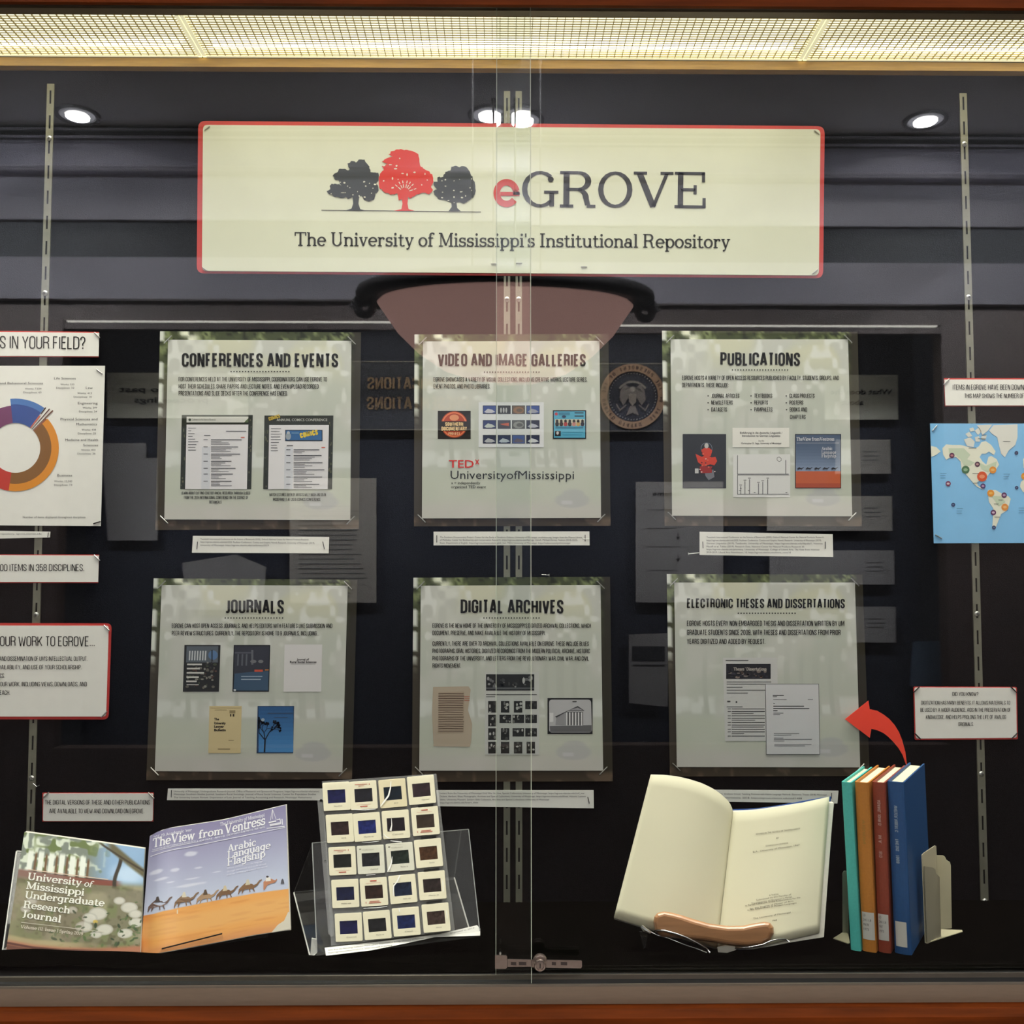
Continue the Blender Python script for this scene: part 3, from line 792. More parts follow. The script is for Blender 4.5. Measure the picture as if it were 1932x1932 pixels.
for i, ch in enumerate(wtx):
    if ch == ' ': continue
    a = R(-230 + 360 * i / (len(wtx) + 2)); rr = 51.5
    bx, by = sc_x - rr * math.cos(a), sc_y + rr * math.sin(a)
    tx, ty = math.sin(a), math.cos(a)
    pr.text('caps', ch, bx + tx * -2.4, by + ty * -2.4, bx + tx * 2.4, by + ty * 2.4, 7, (70, 50, 44), .15, up=(-math.cos(a), math.sin(a)), lv=3)
eg = (128, 122, 120)
pr.poly([(1195, 735), (1180, 722), (1172, 735), (1170, 752), (1178, 763), (1186, 750), (1195, 750)], eg, 2); pr.poly([(1195, 735), (1210, 722), (1218, 735), (1220, 752), (1212, 763), (1204, 750), (1195, 750)], eg, 2)
pr.poly([(1188, 741), (1202, 741), (1202, 756), (1195, 764), (1188, 756)], (168, 160, 154), 3); pr.ell(1195, 732, 4.5, 5, (190, 186, 180), 3)
pr.poly([(1190, 764), (1200, 764), (1207, 782), (1195, 777), (1183, 782)], eg, 2); pr.ring(sc_x, sc_y + 2, 28, 32, 35, 145, (150, 146, 140), 2, 16); pr.ring(sc_x, sc_y + 6, 22, 24, 40, 140, (150, 146, 140), 2, 14)
for k in (-1, 1): pr.line([(1195 + k * 12, 762), (1195 + k * 24, 772), (1195 + k * 31, 760)], 2.6, eg, 2)
b = MB(); b.lathe([(.001, -.002), (.137, -.002), (.137, .0005), (.001, .0005)], MIR(sc_x, sc_y, YC - .0075), 48, 'y')
sd = b.build('seal_disc', mat('seal_navy', (26, 30, 46), rough=.7, noise=.1), bn, label='round navy seal with gold ring')
pr.m = vmap(YC - .010); pr.v = []; pr.f = []; pr.c = []
def seal(pr):
    pr.ring(sc_x, sc_y, 48, 62, 0, 360, gold, 1, 48)
    for k in range(50):
        a = 2 * math.pi * k / 50; pr.ell(sc_x + 44 * math.cos(a), sc_y + 44 * math.sin(a), 1.1, 1.1, (190, 190, 186), 1, 6)
    for i, ch in enumerate(wtx):
        if ch == ' ': continue
        a = R(-230 + 360 * i / (len(wtx) + 2)); rr = 51.5
        bx, by = sc_x - rr * math.cos(a), sc_y + rr * math.sin(a); tx, ty = math.sin(a), math.cos(a)
        pr.text('caps', ch, bx - tx * 2.4, by - ty * 2.4, bx + tx * 2.4, by + ty * 2.4, 7, (70, 50, 44), .15, up=(-math.cos(a), math.sin(a)), lv=3)
    for k in (-1, 1):
        c0 = 1195
        pr.poly([(c0, 735), (c0 + k * 15, 722), (c0 + k * 23, 735), (c0 + k * 25, 752), (c0 + k * 17, 763), (c0 + k * 9, 750), (c0, 750)], eg, 2)
        pr.line([(c0 + k * 12, 762), (c0 + k * 24, 772), (c0 + k * 31, 760)], 2.6, eg, 2)
    pr.poly([(1188, 741), (1202, 741), (1202, 756), (1195, 764), (1188, 756)], (168, 160, 154), 3); pr.ell(1195, 732, 4.5, 5, (190, 186, 180), 3)
    pr.poly([(1190, 764), (1200, 764), (1207, 782), (1195, 777), (1183, 782)], eg, 2)
    pr.ring(sc_x, sc_y + 2, 28, 32, 35, 145, (150, 146, 140), 2, 16); pr.ring(sc_x, sc_y + 6, 22, 24, 40, 140, (150, 146, 140), 2, 14)
seal(pr); pr.build('eagle_emblem', sd)
# light inside the opposite case, and the downlights
oc = MIR(966, 800, YC)
area('opposite_case_light', ((xa + xb) / 2, YO - .2, zO(600) + .06), 2.6, .2, 62, (1, .95, .86))
M_DL = mat('downlight_lens', (255, 252, 245), rough=.4, emit=26)
M_DLT = mat('downlight_reflector', (210, 210, 218), rough=.25, metal=.2, noise=.02, emit=2.6)  # own glow put in for lens light thrown back by the reflector
for i, (px_, nm) in enumerate(((150, 'leftmost recessed downlight, reflected beside the left standard'), (924, 'recessed downlight reflected above the banner, left of the paired standards'), (986, 'recessed downlight reflected above the banner, right of the paired standards'), (1751, 'rightmost recessed downlight, reflected beside the right standard'))):
    t = (ZC - CAMZ); v_ = MIR(px_, 219, 1.0); d_ = ray(px_, 219); s_ = t / d_.z; vx, vy = d_.x * s_, d_.y * s_
    c = Vector((vx, 2 * (YG + .004) - vy, ZC))
    rt = root('downlight', c, nm, 'downlight', 'recessed downlights')
    b = MB(); b.lathe([(.055, -.001), (.083, -.001), (.080, -.012), (.060, -.006)], c, 28); b.build('trim_ring', mat('dl_ring', (120, 120, 124), rough=.4, noise=.02), rt)
    b = MB(); b.lathe([(.001, -.002), (.075, -.002), (.072, -.007), (.001, -.007)], c, 28); b.build('reflector', M_DLT, rt)
    b = MB(); b.lathe([(.001, -.0075), (.043, -.0075), (.040, -.011), (.001, -.011)], c, 24); b.build('lens', M_DL, rt)
    lt_ = area('downlight_beam', (c.x, c.y, ZC - .014), .08, .08, 9, (1, .97, .92), spread=150); lt_.data.shape = 'DISK'
# added fill lamps, out of view: some brighten the mirrored wall, some the case front
for x in (-2.0, 0, 2.0): area('mirrored_wall_fill', (x, .32, ZC - .06), 1.2, .25, 104, (.93, .95, 1.0), rot=(R(-45), 0, 0), spread=110)
for x in (-1.5, 1.5): area('case_front_fill', (x, .75, ZC - .03), .6, .4, 4, (1, .93, .84), spread=170)

# bowl pendant
DB = 3.38
cb = MIR(955, 575, DB); 
r0 = abs(MIR(1197, 575, DB).x - MIR(713, 575, DB).x) / 2
dz = MIR(955, 575, DB).z - MIR(955, 722, DB).z
lp = root('bowl_pendant_lamp', (cb.x, cb.y, cb.z), 'large glowing dusky pink bowl lamp hung from thin rods, reflected under the banner', 'pendant lamp')
prof = [(.001, -dz), (r0 * .25, -dz * .98), (r0 * .48, -dz * .86), (r0 * .68, -dz * .64), (r0 * .84, -dz * .38), (r0 * .95, -dz * .12), (r0, -.0), (r0 * .97, .012), (r0 * .7, .012), (.001, .012)]
M_BOWL = mat('alabaster_bowl', (205, 160, 150), rough=.5, noise=.08, nscale=6, emit=2.9)
M_IRON = mat('dark_iron', (40, 38, 38), rough=.6, metal=.3, noise=.1)
b = MB(); b.lathe(prof, cb, 56); b.build('glass_bowl', M_BOWL, lp, smooth=True)
b = MB(); b.tube([cb + Vector(((r0 + .045) * math.cos(a), (r0 + .045) * math.sin(a), .03)) for a in [2 * math.pi * k / 48 for k in range(48)]], .026, 8, closed=True)
rr_ = b.build('iron_ring', M_IRON, lp, smooth=True)
b = MB(); b.lathe([(r0 + .02, .013), (r0 + .03, .05), (r0 - .04, .05), (r0 - .05, .013)], cb, 48); b.build('ring_plate', M_IRON, lp)
for s in (-1, 1):
    b = MB(); c0 = cb + Vector((s * (r0 + .045), -.02, .0))
    b.tube([c0 + Vector((s * (.035 * (1 - t * .6) * math.cos(2 * math.pi * t * 1.4)), 0, .035 * (1 - t * .6) * math.sin(2 * math.pi * t * 1.4) - .01)) for t in [k / 20 for k in range(21)]], .014, 8)
    b.build('scroll', M_IRON, rr_)
for px_ in (892, 931, 972, 1020):
    a_ = MIR(px_, 240, DB - (.2 if px_ in (892, 1020) else -.1)); b = MB(); b.tube([(a_.x, a_.y, cb.z + .03), (a_.x, a_.y, MIR(px_, 166, DB).z)], .0035, 6); b.tube([(a_.x, a_.y, MIR(px_, 172, DB).z), (a_.x, a_.y, MIR(px_, 164, DB).z)], .008, 6)
    b.build('rod', M_IRON, lp)
for o_ in lp.children:
    if o_.name.split('.')[0] in ('glass_bowl', 'iron_ring', 'ring_plate'):
        for v_ in o_.data.vertices: v_.co.y *= .5
b = MB(); b.lathe([(.001, -.02), (.05, -.015), (.05, 0), (.001, 0)], (cb.x, cb.y, ZC - .001), 24); b.build('ceiling_canopy', M_IRON, lp)

# ================================================================ PRINTS ON THE BACK PANEL
YB, YV = YW - .0055, YW - .0085
INK = (24, 23, 20)
def staple(p, q, Y, parent, m=None, r=.0009, name='pin'):
    """metal pin lying across a corner, with its bent ends going into the sheet"""
    b = MB(); A = P(p[0], p[1], Y - r); B = P(q[0], q[1], Y - r)
    b.tube([A + Vector((0, r * 1.6, 0)), A, B, B + Vector((0, r * 1.6, 0))], r, 6)
    return b.build(name, m or M_STEEL, parent)
def corner_pins(q, Y, parent, L=7, which=(0, 1, 2, 3), m=None, inset=0.0, r=.0011):
    for i in which:
        c = q[i]; s = (-1 if i in (0, 3) else 1, -1 if i < 2 else 1)
        c = (c[0] - s[0] * inset, c[1] - s[1] * inset)
        d = (L, L) if i in (1, 3) else (L, -L)
        staple((c[0] - d[0], c[1] - d[1]), (c[0] + d[0], c[1] + d[1]), Y, parent, m, r)

# grove photograph shared by the six posters
H_, W_ = 150, 150
def grove():
    vv, uu = np.meshgrid(np.linspace(0, 1, H_), np.linspace(0, 1, W_), indexing='ij')
    a = np.zeros((H_, W_, 3)) + np.array([62, 56, 44.])
    n1 = vnoise(H_, W_, 22, 26, 1); n2 = vnoise(H_, W_, 60, 60, 2); n3 = vnoise(H_, W_, 7, 7, 3); n4 = vnoise(H_, W_, 40, 12, 4)
    a = mixc(a, (66, 76, 44), (1 - sstep(vv, .1, .45)) * .8)
    leaf = sstep(n1 * .6 + n2 * .4, .48, .66) * (1 - sstep(vv, .06, .35))
    a = mixc(a, (150, 162, 112), leaf * .75)
    a = mixc(a, (34, 40, 24), sstep(n2, .6, .8) * (1 - sstep(vv, .03, .3)))
    a = mixc(a, (245, 248, 225), sstep(n1, .3, .6) * (1 - sstep(np.abs(uu - .14), .02, .07)) * (1 - sstep(vv, .06, .2)))
    a = mixc(a, (222, 226, 216), sstep(n4, .35, .55) * (1 - sstep(uu, .015, .03)) * (1 - sstep(vv, .34, .5)))
    a = mixc(a, (46, 42, 30), sstep(uu, .93, .97))
    a = mixc(a, (78, 66, 52), sstep(vv, .93, .97) * .8)
    a = mixc(a, (130, 110, 92), sstep(vv, .93, .97) * sstep(n1, .6, .75) * .6)
    full = a.copy()
    m = np.zeros((H_, W_, 3)) + np.array([212, 214, 202.])
    m = mixc(m, (200, 206, 190), sstep(n3, .3, .7) * .7)
    m = mixc(m, (222, 222, 194), (1 - sstep(vv, .05, .3)) * sstep(n3, .35, .6))
    m = mixc(m, (242, 244, 234), sstep(n1, .62, .85) * (1 - sstep(vv, .2, .6)) * .8)
    m = mixc(m, (238, 240, 226), (1 - sstep(np.abs(uu - .15), .02, .1)) * (1 - sstep(vv, .15, .4)) * sstep(n1, .25, .55) * .8)
    tr = np.zeros_like(uu)
    for c, w in ((.17, .008), (.31, .006), (.62, .010), (.70, .008), (.78, .012), (.86, .008), (.43, .006)):
        tr = np.maximum(tr, (1 - sstep(np.abs(uu - c - .01 * np.sin(vv * 9)), w, w * 2.2)))
    m = mixc(m, (232, 236, 226), (1 - tr) * sstep(vv, .60, .64) * (1 - sstep(vv, .70, .72)) * (sstep(n1, .25, .5)) * .75)
    m = mixc(m, (196, 200, 186), tr * sstep(vv, .3, .5) * (1 - sstep(vv, .70, .74)) * .6)
    m = mixc(m, (206, 212, 190), sstep(vv, .70, .76) * (1 - sstep(vv, .88, .96)) * .6)
    m = mixc(m, (220, 212, 204), sstep(vv, .86, .97) * .5)
    car = (1 - sstep(np.hypot((uu - .84) / .10, (vv - .90) / .045) ** 3, .45, 1.3)); car = np.maximum(car, (1 - sstep(np.hypot((uu - .845) / .07, (vv - .865) / .03) ** 2, .4, 1.2)))
    m = mixc(m, (190, 190, 190), car * .6)
    wn = (1 - sstep(np.abs(uu - .81) / .03, .8, 1.2)) * (1 - sstep(np.abs(vv - .912) / .009, .8, 1.3))
    m = mixc(m, (222, 222, 222), wn * .6)
    return full, m
GROVE, MILK = grove()
MILK = MILK * np.array([.955, .955, .97])

def dots(pr, x0, x1, y, n=21, col=INK, r=1.35, dy=0):
    for i in range(n):
        t = i / (n - 1); pr.ell(x0 + (x1 - x0) * t, y + dy * t, r, r, col, 2, 8)

def poster(name_label, bq, cq, head, hx, hy, hh, dotx, body, art, hcol=INK, hwt=.15):
    rt = root('poster', P(*bil(bq, .5, 1), YB), name_label, 'poster', 'posters about the repository')
    grid_print('photo_backing', bq, GROVE[::2, ::2], flatmap(YB), M_PRINT, rt)
    # the milky sheet carries the same photograph faintly
    u0 = (cq[0][0] - bq[0][0]) / (bq[1][0] - bq[0][0]); v0 = (cq[0][1] - bq[0][1]) / (bq[3][1] - bq[0][1])
    o = grid_print('text_sheet', cq, MILK, flatmap(YV), M_PRINT, rt)
    pr = Print(flatmap(YV))
    pr.text('caps', head, hx[0], hy, hx[1], hy + .8, hh, hcol, hwt)
    dots(pr, dotx[0], dotx[1], dotx[2])
    pr.build('heading', rt)
    pr = Print(flatmap(YV))
    for s, x0, x1, y, bh in body: pr.text('caps', s, x0, y, x1, y + .3, bh, (34, 33, 28), .125)
    pr.build('body_text', rt)
    art(rt)
    corner_pins(cq, YV, rt, inset=-0.5)
    return rt

def pic(rt, fn, label, name='printed_picture', lift=.0004):
    pr = Print(flatmap(YV), lift); fn(pr); return pr.build(name, rt, M_PRINT, label)

# ---- conferences
def web(pr, x0, y0, x1, y1, banner, sk=-2.5, seed=1):
    r = random.Random(seed)
    pr.rect(x0, y0, x1, y1, (40, 44, 34), 0, sk)
    for k in range(26):
        yy = r.uniform(y0, y1 - 4); s_ = sk * (yy - y0) / (y1 - y0)
        xx = r.choice([r.uniform(x0 + .5, x0 + 6), r.uniform(x1 - 8, x1 - 3)]) + s_
        pr.rect(xx, yy, xx + r.uniform(1, 3), yy + r.uniform(2, 6), r.choice([(62, 66, 44), (84, 86, 62), (28, 30, 24), (96, 92, 70)]), 1)
    px0 = x0 + 9; px1 = x1 - 8.5
    if banner == 0:
        pr.rect(px0, y0 + 3, px1, y0 + 14, (212, 212, 205), 2); pr.text('sans', 'Conference on the Science of Botanicals', px0 + 10, y0 + 10.5, px0 + 55, y0 + 10.5, 4, (60, 66, 50), .0, lv=3)
        pr.ell(px0 + 6, y0 + 9, 2.6, 2.6, (70, 80, 70), 3); pr.poly([(px1 - 8, y0 + 14), (px1, y0 + 6), (px1, y0 + 14)], (88, 104, 70), 3)
    else:
        pr.text('sans', 'ANNUAL COMICS CONFERENCE', px0 + 14, y0 + 10.5, px1 - 3, y0 + 10.5, 5, (200, 200, 190), .01, lv=2)
        pr.text('caps', 'COMICS', x0 + 9, y0 + 10, x0 + 30, y0 + 4, 7, (206, 176, 60), .17, lv=2)
    pr.rect(px0, y0 + 18, px1, y1, (226, 224, 226), 2, sk * .9)
    pr.rect(px0 + 29, y0 + 60, px0 + 45, y1, (212, 214, 220), 3, sk * .5)
    yy = y0 + 24; 
    for k in range(9):
        pr.rect(px0 + 3, yy, px0 + 3 + r.uniform(5, 22), yy + 1.1, (120, 120, 122) if k < 3 else (66, 66, 68), 4); yy += 5.2
    if banner:
        bx0, by0, bx1, by1 = px0 + 30, y0 + 27, px1 - 12, y0 + 48
        pr.rect(bx0, by0, bx1, by1, (28, 34, 40), 4); pr.rect(bx0 + 1.5, by0 + 1.5, bx1 - 1.5, by1 - 1.5, (46, 98, 150), 5)
        pr.text('caps', 'COMICS', bx0 + 29, by1 - 5, bx1 - 8, by1 - 12, 10, (226, 196, 50), .2, lv=6); pr.ell(bx0 + 6, by0 + 12, 5, 7, (150, 160, 168), 6); pr.ell(bx0 + 6, by0 + 5.5, 3, 3, (180, 186, 190), 7)
        pr.rect(bx0 + 12, by0 + 5, bx0 + 26, by0 + 7, (100, 140, 176), 6)
        yy = y0 + 56
    else: yy = y0 + 38; pr.rect(px1 - 42, y0 + 30, px1 - 4, y0 + 31.3, (90, 90, 96), 4)
    pr.rect(px0 + 33, yy, px0 + 45, yy + 1.5, (60, 60, 64), 4); pr.rect(px1 - 14, yy + 3.4, px1 - 7, yy + 5.2, (206, 84, 50), 4)
    yy += 8
    while yy < y1 - 4:
        pr.rect(px0 + 32, yy, px0 + 40, yy + 1.2, (72, 72, 76), 5)
        pr.rect(px0 + 46, yy, px0 + 46 + r.uniform(38, 58), yy + 1.4, (62, 62, 66), 5); yy += 3.2
        for k in range(r.choice([2, 3, 3])):
            if yy > y1 - 2: break
            pr.rect(px0 + 46, yy, px0 + 46 + r.uniform(14, 40), yy + 1, (104, 104, 108), 5); yy += 2.7
        yy += 2.2
def art_a(rt):
    pic(rt, lambda pr: web(pr, 343, 783, 477, 923, 0, -3, 3), 'web page print with a pale title bar')
    pic(rt, lambda pr: web(pr, 499, 784, 629, 923, 1, -2.5, 8), 'web page print with a blue comics banner')
    pr = Print(flatmap(YV))
    for s, x0, x1, y in (("LEARN ABOUT CUTTING-EDGE BOTANICAL RESEARCH THROUGH SLIDES", 342, 472, 933), ("FROM THE 20TH INTERNATIONAL CONFERENCE ON THE SCIENCE OF", 347, 468, 941.5), ("BOTANICALS", 395, 418, 950),
                         ("WATCH LECTURES GIVEN BY ARTISTS WILEY NASH AND DEAN", 508, 615, 936), ("MCDERMOTT AT 2019 COMICS CONFERENCE", 515, 605, 945)):
        if s.startswith('WATCH'): pr.build('picture_caption', rt); pr = Print(flatmap(YV))
        pr.text('caps', s, x0, y, x1, y, 5.6, (40, 40, 36), .13)
    pr.build('picture_caption', rt)
poster('grey square poster headed CONFERENCES AND EVENTS, top left of the six',
       [(302, 625), (681, 627), (677, 998), (293, 1000)], [(317, 641), (663, 643), (661, 981), (310, 980)],
       'CONFERENCES AND EVENTS', (343, 638), 692, 26, (436, 545, 701),
       [('FOR CONFERENCES HELD AT THE UNIVERSITY OF MISSISSIPPI, COORDINATORS CAN USE EGROVE TO', 337, 617, 719.5, 8.6),
        ('HOST THEIR SCHEDULES, SHARE PAPERS AND LECTURE NOTES, AND EVEN UPLOAD RECORDED', 337, 601, 733, 8.6),
        ('PRESENTATIONS AND SLIDE DECKS AFTER THE CONFERENCE HAS ENDED.', 337, 543, 746.3, 8.6)], art_a)

# ---- video and image galleries
def art_b(rt):
    def sd(pr):
        pr.rect(826, 775, 888, 828, (34, 30, 28)); pr.ell(857, 801, 25, 25, (176, 70, 44), 1, 30); pr.ring(857, 801, 21, 23.5, 0, 360, (232, 128, 84), 2, 30)
        pr.ell(857, 788, 9, 6, (226, 148, 104), 2); pr.rect(828, 795, 886, 813, (38, 30, 28), 3)
        pr.text('caps', 'SOUTHERN', 840, 803.5, 874, 803.5, 7, (240, 206, 150), .17, lv=4); pr.text('caps', 'DOCUMENTARY', 833, 812.5, 881, 812.5, 7.5, (240, 206, 150), .17, lv=4); pr.text('caps', 'PROJECT', 846, 820.5, 868, 820.5, 5, (240, 190, 150), .17, lv=4)
    pic(rt, sd, 'black square picture with a round red film badge')
    def gr(pr):
        pr.rect(903, 759, 1026, 844, (222, 224, 226)); xs = ((911, 936), (939, 963.5), (966, 990.5), (993, 1018)); ys = ((765, 781), (792.5, 809), (820.5, 837))
        bc = [[(62, 82, 140), (50, 52, 58), (106, 88, 74), (64, 88, 150)], [(48, 60, 104), (52, 50, 62), (84, 84, 82), (36, 40, 64)], [(44, 50, 76), (44, 54, 86), (76, 98, 156), (40, 46, 74)]]
        fc = [[(196, 196, 206), (190, 190, 192), (150, 110, 84), (160, 162, 176)], [(188, 196, 190), (196, 90, 60), (140, 140, 136), (176, 178, 190)], [(180, 182, 186), (186, 196, 206), (104, 96, 110), (206, 210, 214)]]
        for j in range(3):
            for i in range(4):
                x0, x1 = xs[i]; y0, y1 = ys[j]; pr.rect(x0, y0, x1, y1, (36, 40, 50), 1); pr.rect(x0 + 1, y0 + 1, x1 - 1, y1 - 1, bc[j][i], 2)
                cx, cy = (x0 + x1) / 2, (y0 + y1) / 2 + 1
                if (i, j) == (1, 0):
                    for k in (-6, -1, 4): pr.ell(cx + k, cy, 1.6, 5, fc[j][i], 3)
                elif (i, j) in ((2, 0), (2, 1)): pr.ell(cx, cy, 10, 6.5, fc[j][i], 3); pr.ell(cx + 2, cy, 6, 3.5, bc[j][i], 4)
                elif i == 1 and j == 1: pr.poly([(cx - 8, cy - 2), (cx + 9, cy - 4), (cx + 9, cy + 2), (cx - 4, cy)], fc[j][i], 3)
                else: pr.poly([(cx - 10, cy + 3), (cx - 3, cy - 3), (cx + 5, cy - 1), (cx + 11, cy + 3), (cx + 4, cy + 5), (cx - 6, cy + 5)], fc[j][i], 3)
    pic(rt, gr, 'white contact sheet of twelve small shell photos')
    def bl(pr):
        pr.rect(1043, 774, 1106, 828, (28, 34, 44)); pr.rect(1045, 776, 1104, 826, (84, 166, 196), 1); pr.ell(1049.5, 781, 3, 3, (186, 70, 80), 2); pr.rect(1054, 778, 1075, 783, (64, 128, 156), 2); pr.rect(1084, 778, 1101, 780, (50, 60, 70), 2); pr.rect(1084, 784, 1101, 786, (50, 60, 70), 2)
        pr.ell(1064, 786, 4, 2.5, (30, 50, 80), 3)
        pr.rect(1047, 791, 1103, 803, (196, 192, 168), 2)
        for k, c in enumerate([(30, 28, 30), (44, 30, 28), (170, 60, 60), (40, 34, 34), (190, 130, 120), (186, 150, 90), (36, 34, 50)]):
            pr.ell(1051 + k * 8, 794.5, 2.6, 3, (40, 32, 30), 3); pr.ell(1051 + k * 8, 800, 3.6, 4.4, c, 3)
        pr.rect(1048, 806, 1100, 808, (46, 110, 140), 2); pr.rect(1047, 813, 1058, 823, (24, 24, 28), 2); pr.ell(1052, 817, 2.4, 3.2, (210, 210, 212), 3); pr.rect(1061, 815, 1100, 816, (60, 130, 160), 2); pr.rect(1061, 820, 1098, 821, (60, 130, 160), 2)
    pic(rt, bl, 'bright blue flyer with a row of portraits')
    pr = Print(flatmap(YV))
    pr.text('sans', 'TED', 847, 882.3, 894, 882.3, 15, (206, 46, 40), .012); pr.text('sans', 'x', 896, 876, 904.5, 876, 14, (206, 46, 40), .012)
    pr.text('sans', 'UniversityofMississippi', 850, 903.5, 1083, 904, 16.5, (32, 32, 34), .0)
    pr.text('sans', 'x = independently', 851, 913.5, 906, 913.5, 5.2, INK, .01); pr.text('sans', 'organized TED event', 851, 921, 917, 921, 5.2, INK, .01)
    pr.build('event_logo', rt, label='red and black event logotype')
poster('grey square poster headed VIDEO AND IMAGE GALLERIES, top middle of the six',
       [(782, 631), (1148, 630), (1152, 992), (781, 993)], [(798, 644), (1131, 643), (1134, 977), (796, 978)],
       'VIDEO AND IMAGE GALLERIES', (826, 1105), 690.5, 23.5, (914, 1017, 702),
       [('EGROVE SHOWCASES A VARIETY OF VISUAL COLLECTIONS, INCLUDING CREATIVE WORKS, LECTURE SERIES,', 818, 1108, 720, 8.6), ('EVENT PHOTOS, AND PHOTO LIBRARIES.', 818, 925, 733, 8.6)], art_b)

# ---- publications
def camel_px(pr, x, y, s, col, lv=4, k=1):
    pts = [(-1, 0), (-.95, -.5), (-.7, -.66), (-.35, -.95), (0, -.68), (.3, -.66), (.55, -.6), (.85, -.95), (1.15, -1.0), (1.2, -.9), (.95, -.84), (.72, -.42), (.42, -.3), (.5, 0), (.42, 0), (.3, -.3), (.1, -.28), (-.3, -.3), (-.5, -.28), (-.55, 0), (-.64, 0), (-.7, -.35), (-.85, -.3), (-.9, 0)]
    pr.poly([(x + a * s, y + b * s) for a, b in pts], col, lv)
def art_c(rt):
    def a1(pr):
        pr.rect(1288, 819, 1370, 921, (44, 46, 50)); pr.rect(1290, 908, 1362, 919, (62, 62, 62), 1)
        red = (206, 66, 44); pr.ell(1333, 841, 4, 5, (196, 190, 186), 4); pr.poly([(1325, 858), (1323, 849), (1329, 845), (1338, 845), (1344, 850), (1341, 860), (1333, 862)], red, 3)
        pr.poly([(1312, 856), (1324, 862), (1332, 858), (1343, 863), (1350, 862), (1353, 870), (1348, 878), (1340, 876), (1328, 880), (1317, 872)], red, 2); pr.poly([(1320, 880), (1344, 880), (1343, 892), (1322, 893)], (150, 40, 34), 3)
        pr.poly([(1329, 888), (1346, 886), (1348, 900), (1337, 906), (1331, 898)], (120, 120, 128), 2); pr.rect(1311, 884, 1318, 893, (190, 190, 190), 3)
        for k in range(14):
            r = random.Random(k); pr.ell(1316 + r.random() * 34, 850 + r.random() * 42, 1.6, 1.2, r.choice([(226, 200, 190), (40, 34, 40), (230, 120, 90)]), 5, 6)
        pr.ring(1333, 846, 10, 11, -30, 200, (120, 128, 140), 2, 12)
    pic(rt, a1, 'dark cover with a red and white figure')
    def a2(pr):
        pr.rect(1382, 807, 1489, 844, (232, 230, 222)); 
        for t, x0, x1, y, hh in (('Einf\u00fchrung in die deutsche Linguistik /', 1396, 1476, 818.5, 4), ('Introduction to German Linguistics', 1400, 1472, 824, 4), ('2nd Ed.', 1431, 1442, 833, 2.5), ('Christopher D. Sapp, University of Mississippi', 1398, 1474, 838, 3.4)): pr.text('sans', t, x0, y, x1, y, hh, INK, .015)
    pic(rt, a2, 'white title slip')
    def a3(pr):
        pr.rect(1383, 857, 1491, 938, (224, 224, 222)); b_ = (60, 60, 62)
        pr.rect(1391, 859, 1392, 895, b_, 1); pr.rect(1391, 894, 1488, 895, b_, 1); pr.rect(1391, 895.8, 1489, 896.6, b_, 1); pr.rect(1391, 897, 1392, 933, b_, 1); pr.rect(1391, 932, 1488, 933, b_, 1)
        pr.rect(1481.8, 868, 1483, 894, b_, 1)
        for x, y in ((1397, 917), (1405, 908), (1413.5, 904), (1430.5, 912), (1438.5, 909), (1448, 904)): pr.rect(x, y, x + 1.2, 932, b_, 1); pr.rect(x - 2, y - 2.5, x + 3, y - 1.4, b_, 1)
        for x, y in ((1394, 925), (1411, 925), (1422, 929), (1482, 929), (1396, 921)): pr.rect(x, y, x + 3.5, y + 1, b_, 1)
        pr.line([(1466, 864), (1470, 862), (1474, 865), (1474, 869), (1470, 871), (1466, 868), (1466, 864)], .8, b_, 1)
    pic(rt, a3, 'white chart with two rows of thin vertical bars')
    def a4(pr):
        pr.rect(1500, 819, 1587, 921, (30, 32, 38))
        for k in range(12):
            t = k / 11; pr.rect(1501.5, 820.5 + 5.8 * k, 1585.5, 820.5 + 5.8 * (k + 1), (76 + 60 * t * t, 92 + 60 * t * t, 116 + 62 * t * t), 1)
        pr.rect(1501.5, 889, 1586, 920, (190, 92, 52), 2); pr.rect(1501.5, 912, 1586, 920, (168, 74, 44), 3)
        for k in range(5): camel_px(pr, 1510 + k * 16, 887, 6, (38, 34, 36))
        pr.text('serif', 'TheView fromVentress', 1503, 831.5, 1574, 831.5, 6.5, (222, 222, 226), .15, lv=4)
        for t, y in (('Arabic', 849), ('Language', 856), ('Flagship', 863)): pr.text('serif', t, 1550, y, 1550 + 4 * len(t) * .85, y, 6, (220, 220, 226), .14, lv=4)
        pr.rect(1503, 835.5, 1583, 836.2, (190, 194, 204), 4)
    pic(rt, a4, 'small print of the camel magazine cover')
    pr = Print(flatmap(YV))
    for t, x0, x1, y in (('JOURNAL ARTICLES', 1342, 1395, 750.5), ('NEWSLETTERS', 1342, 1382.5, 763.5), ('DATASETS', 1342, 1371.5, 776.5), ('TEXTBOOKS', 1423, 1457, 750.5), ('REPORTS', 1423, 1449, 763.5), ('PAMPHLETS', 1423, 1457.5, 776.5), ('CLASS PROJECTS', 1489.5, 1537, 750.5), ('POSTERS', 1489.5, 1515.5, 763.5), ('BOOKS AND', 1490, 1523, 776.5), ('CHAPTERS', 1490.5, 1520, 790.5)):
        if t in ('TEXTBOOKS', 'CLASS PROJECTS'): pr.build('bullet_list', rt); pr = Print(flatmap(YV))
        pr.text('caps', t, x0, y, x1, y, 8, (38, 37, 32), .125)
        if t != 'CHAPTERS': pr.ell(x0 - 6, y - 3.5, 1.3, 1.3, INK, 1, 8)
    pr.build('bullet_list', rt)
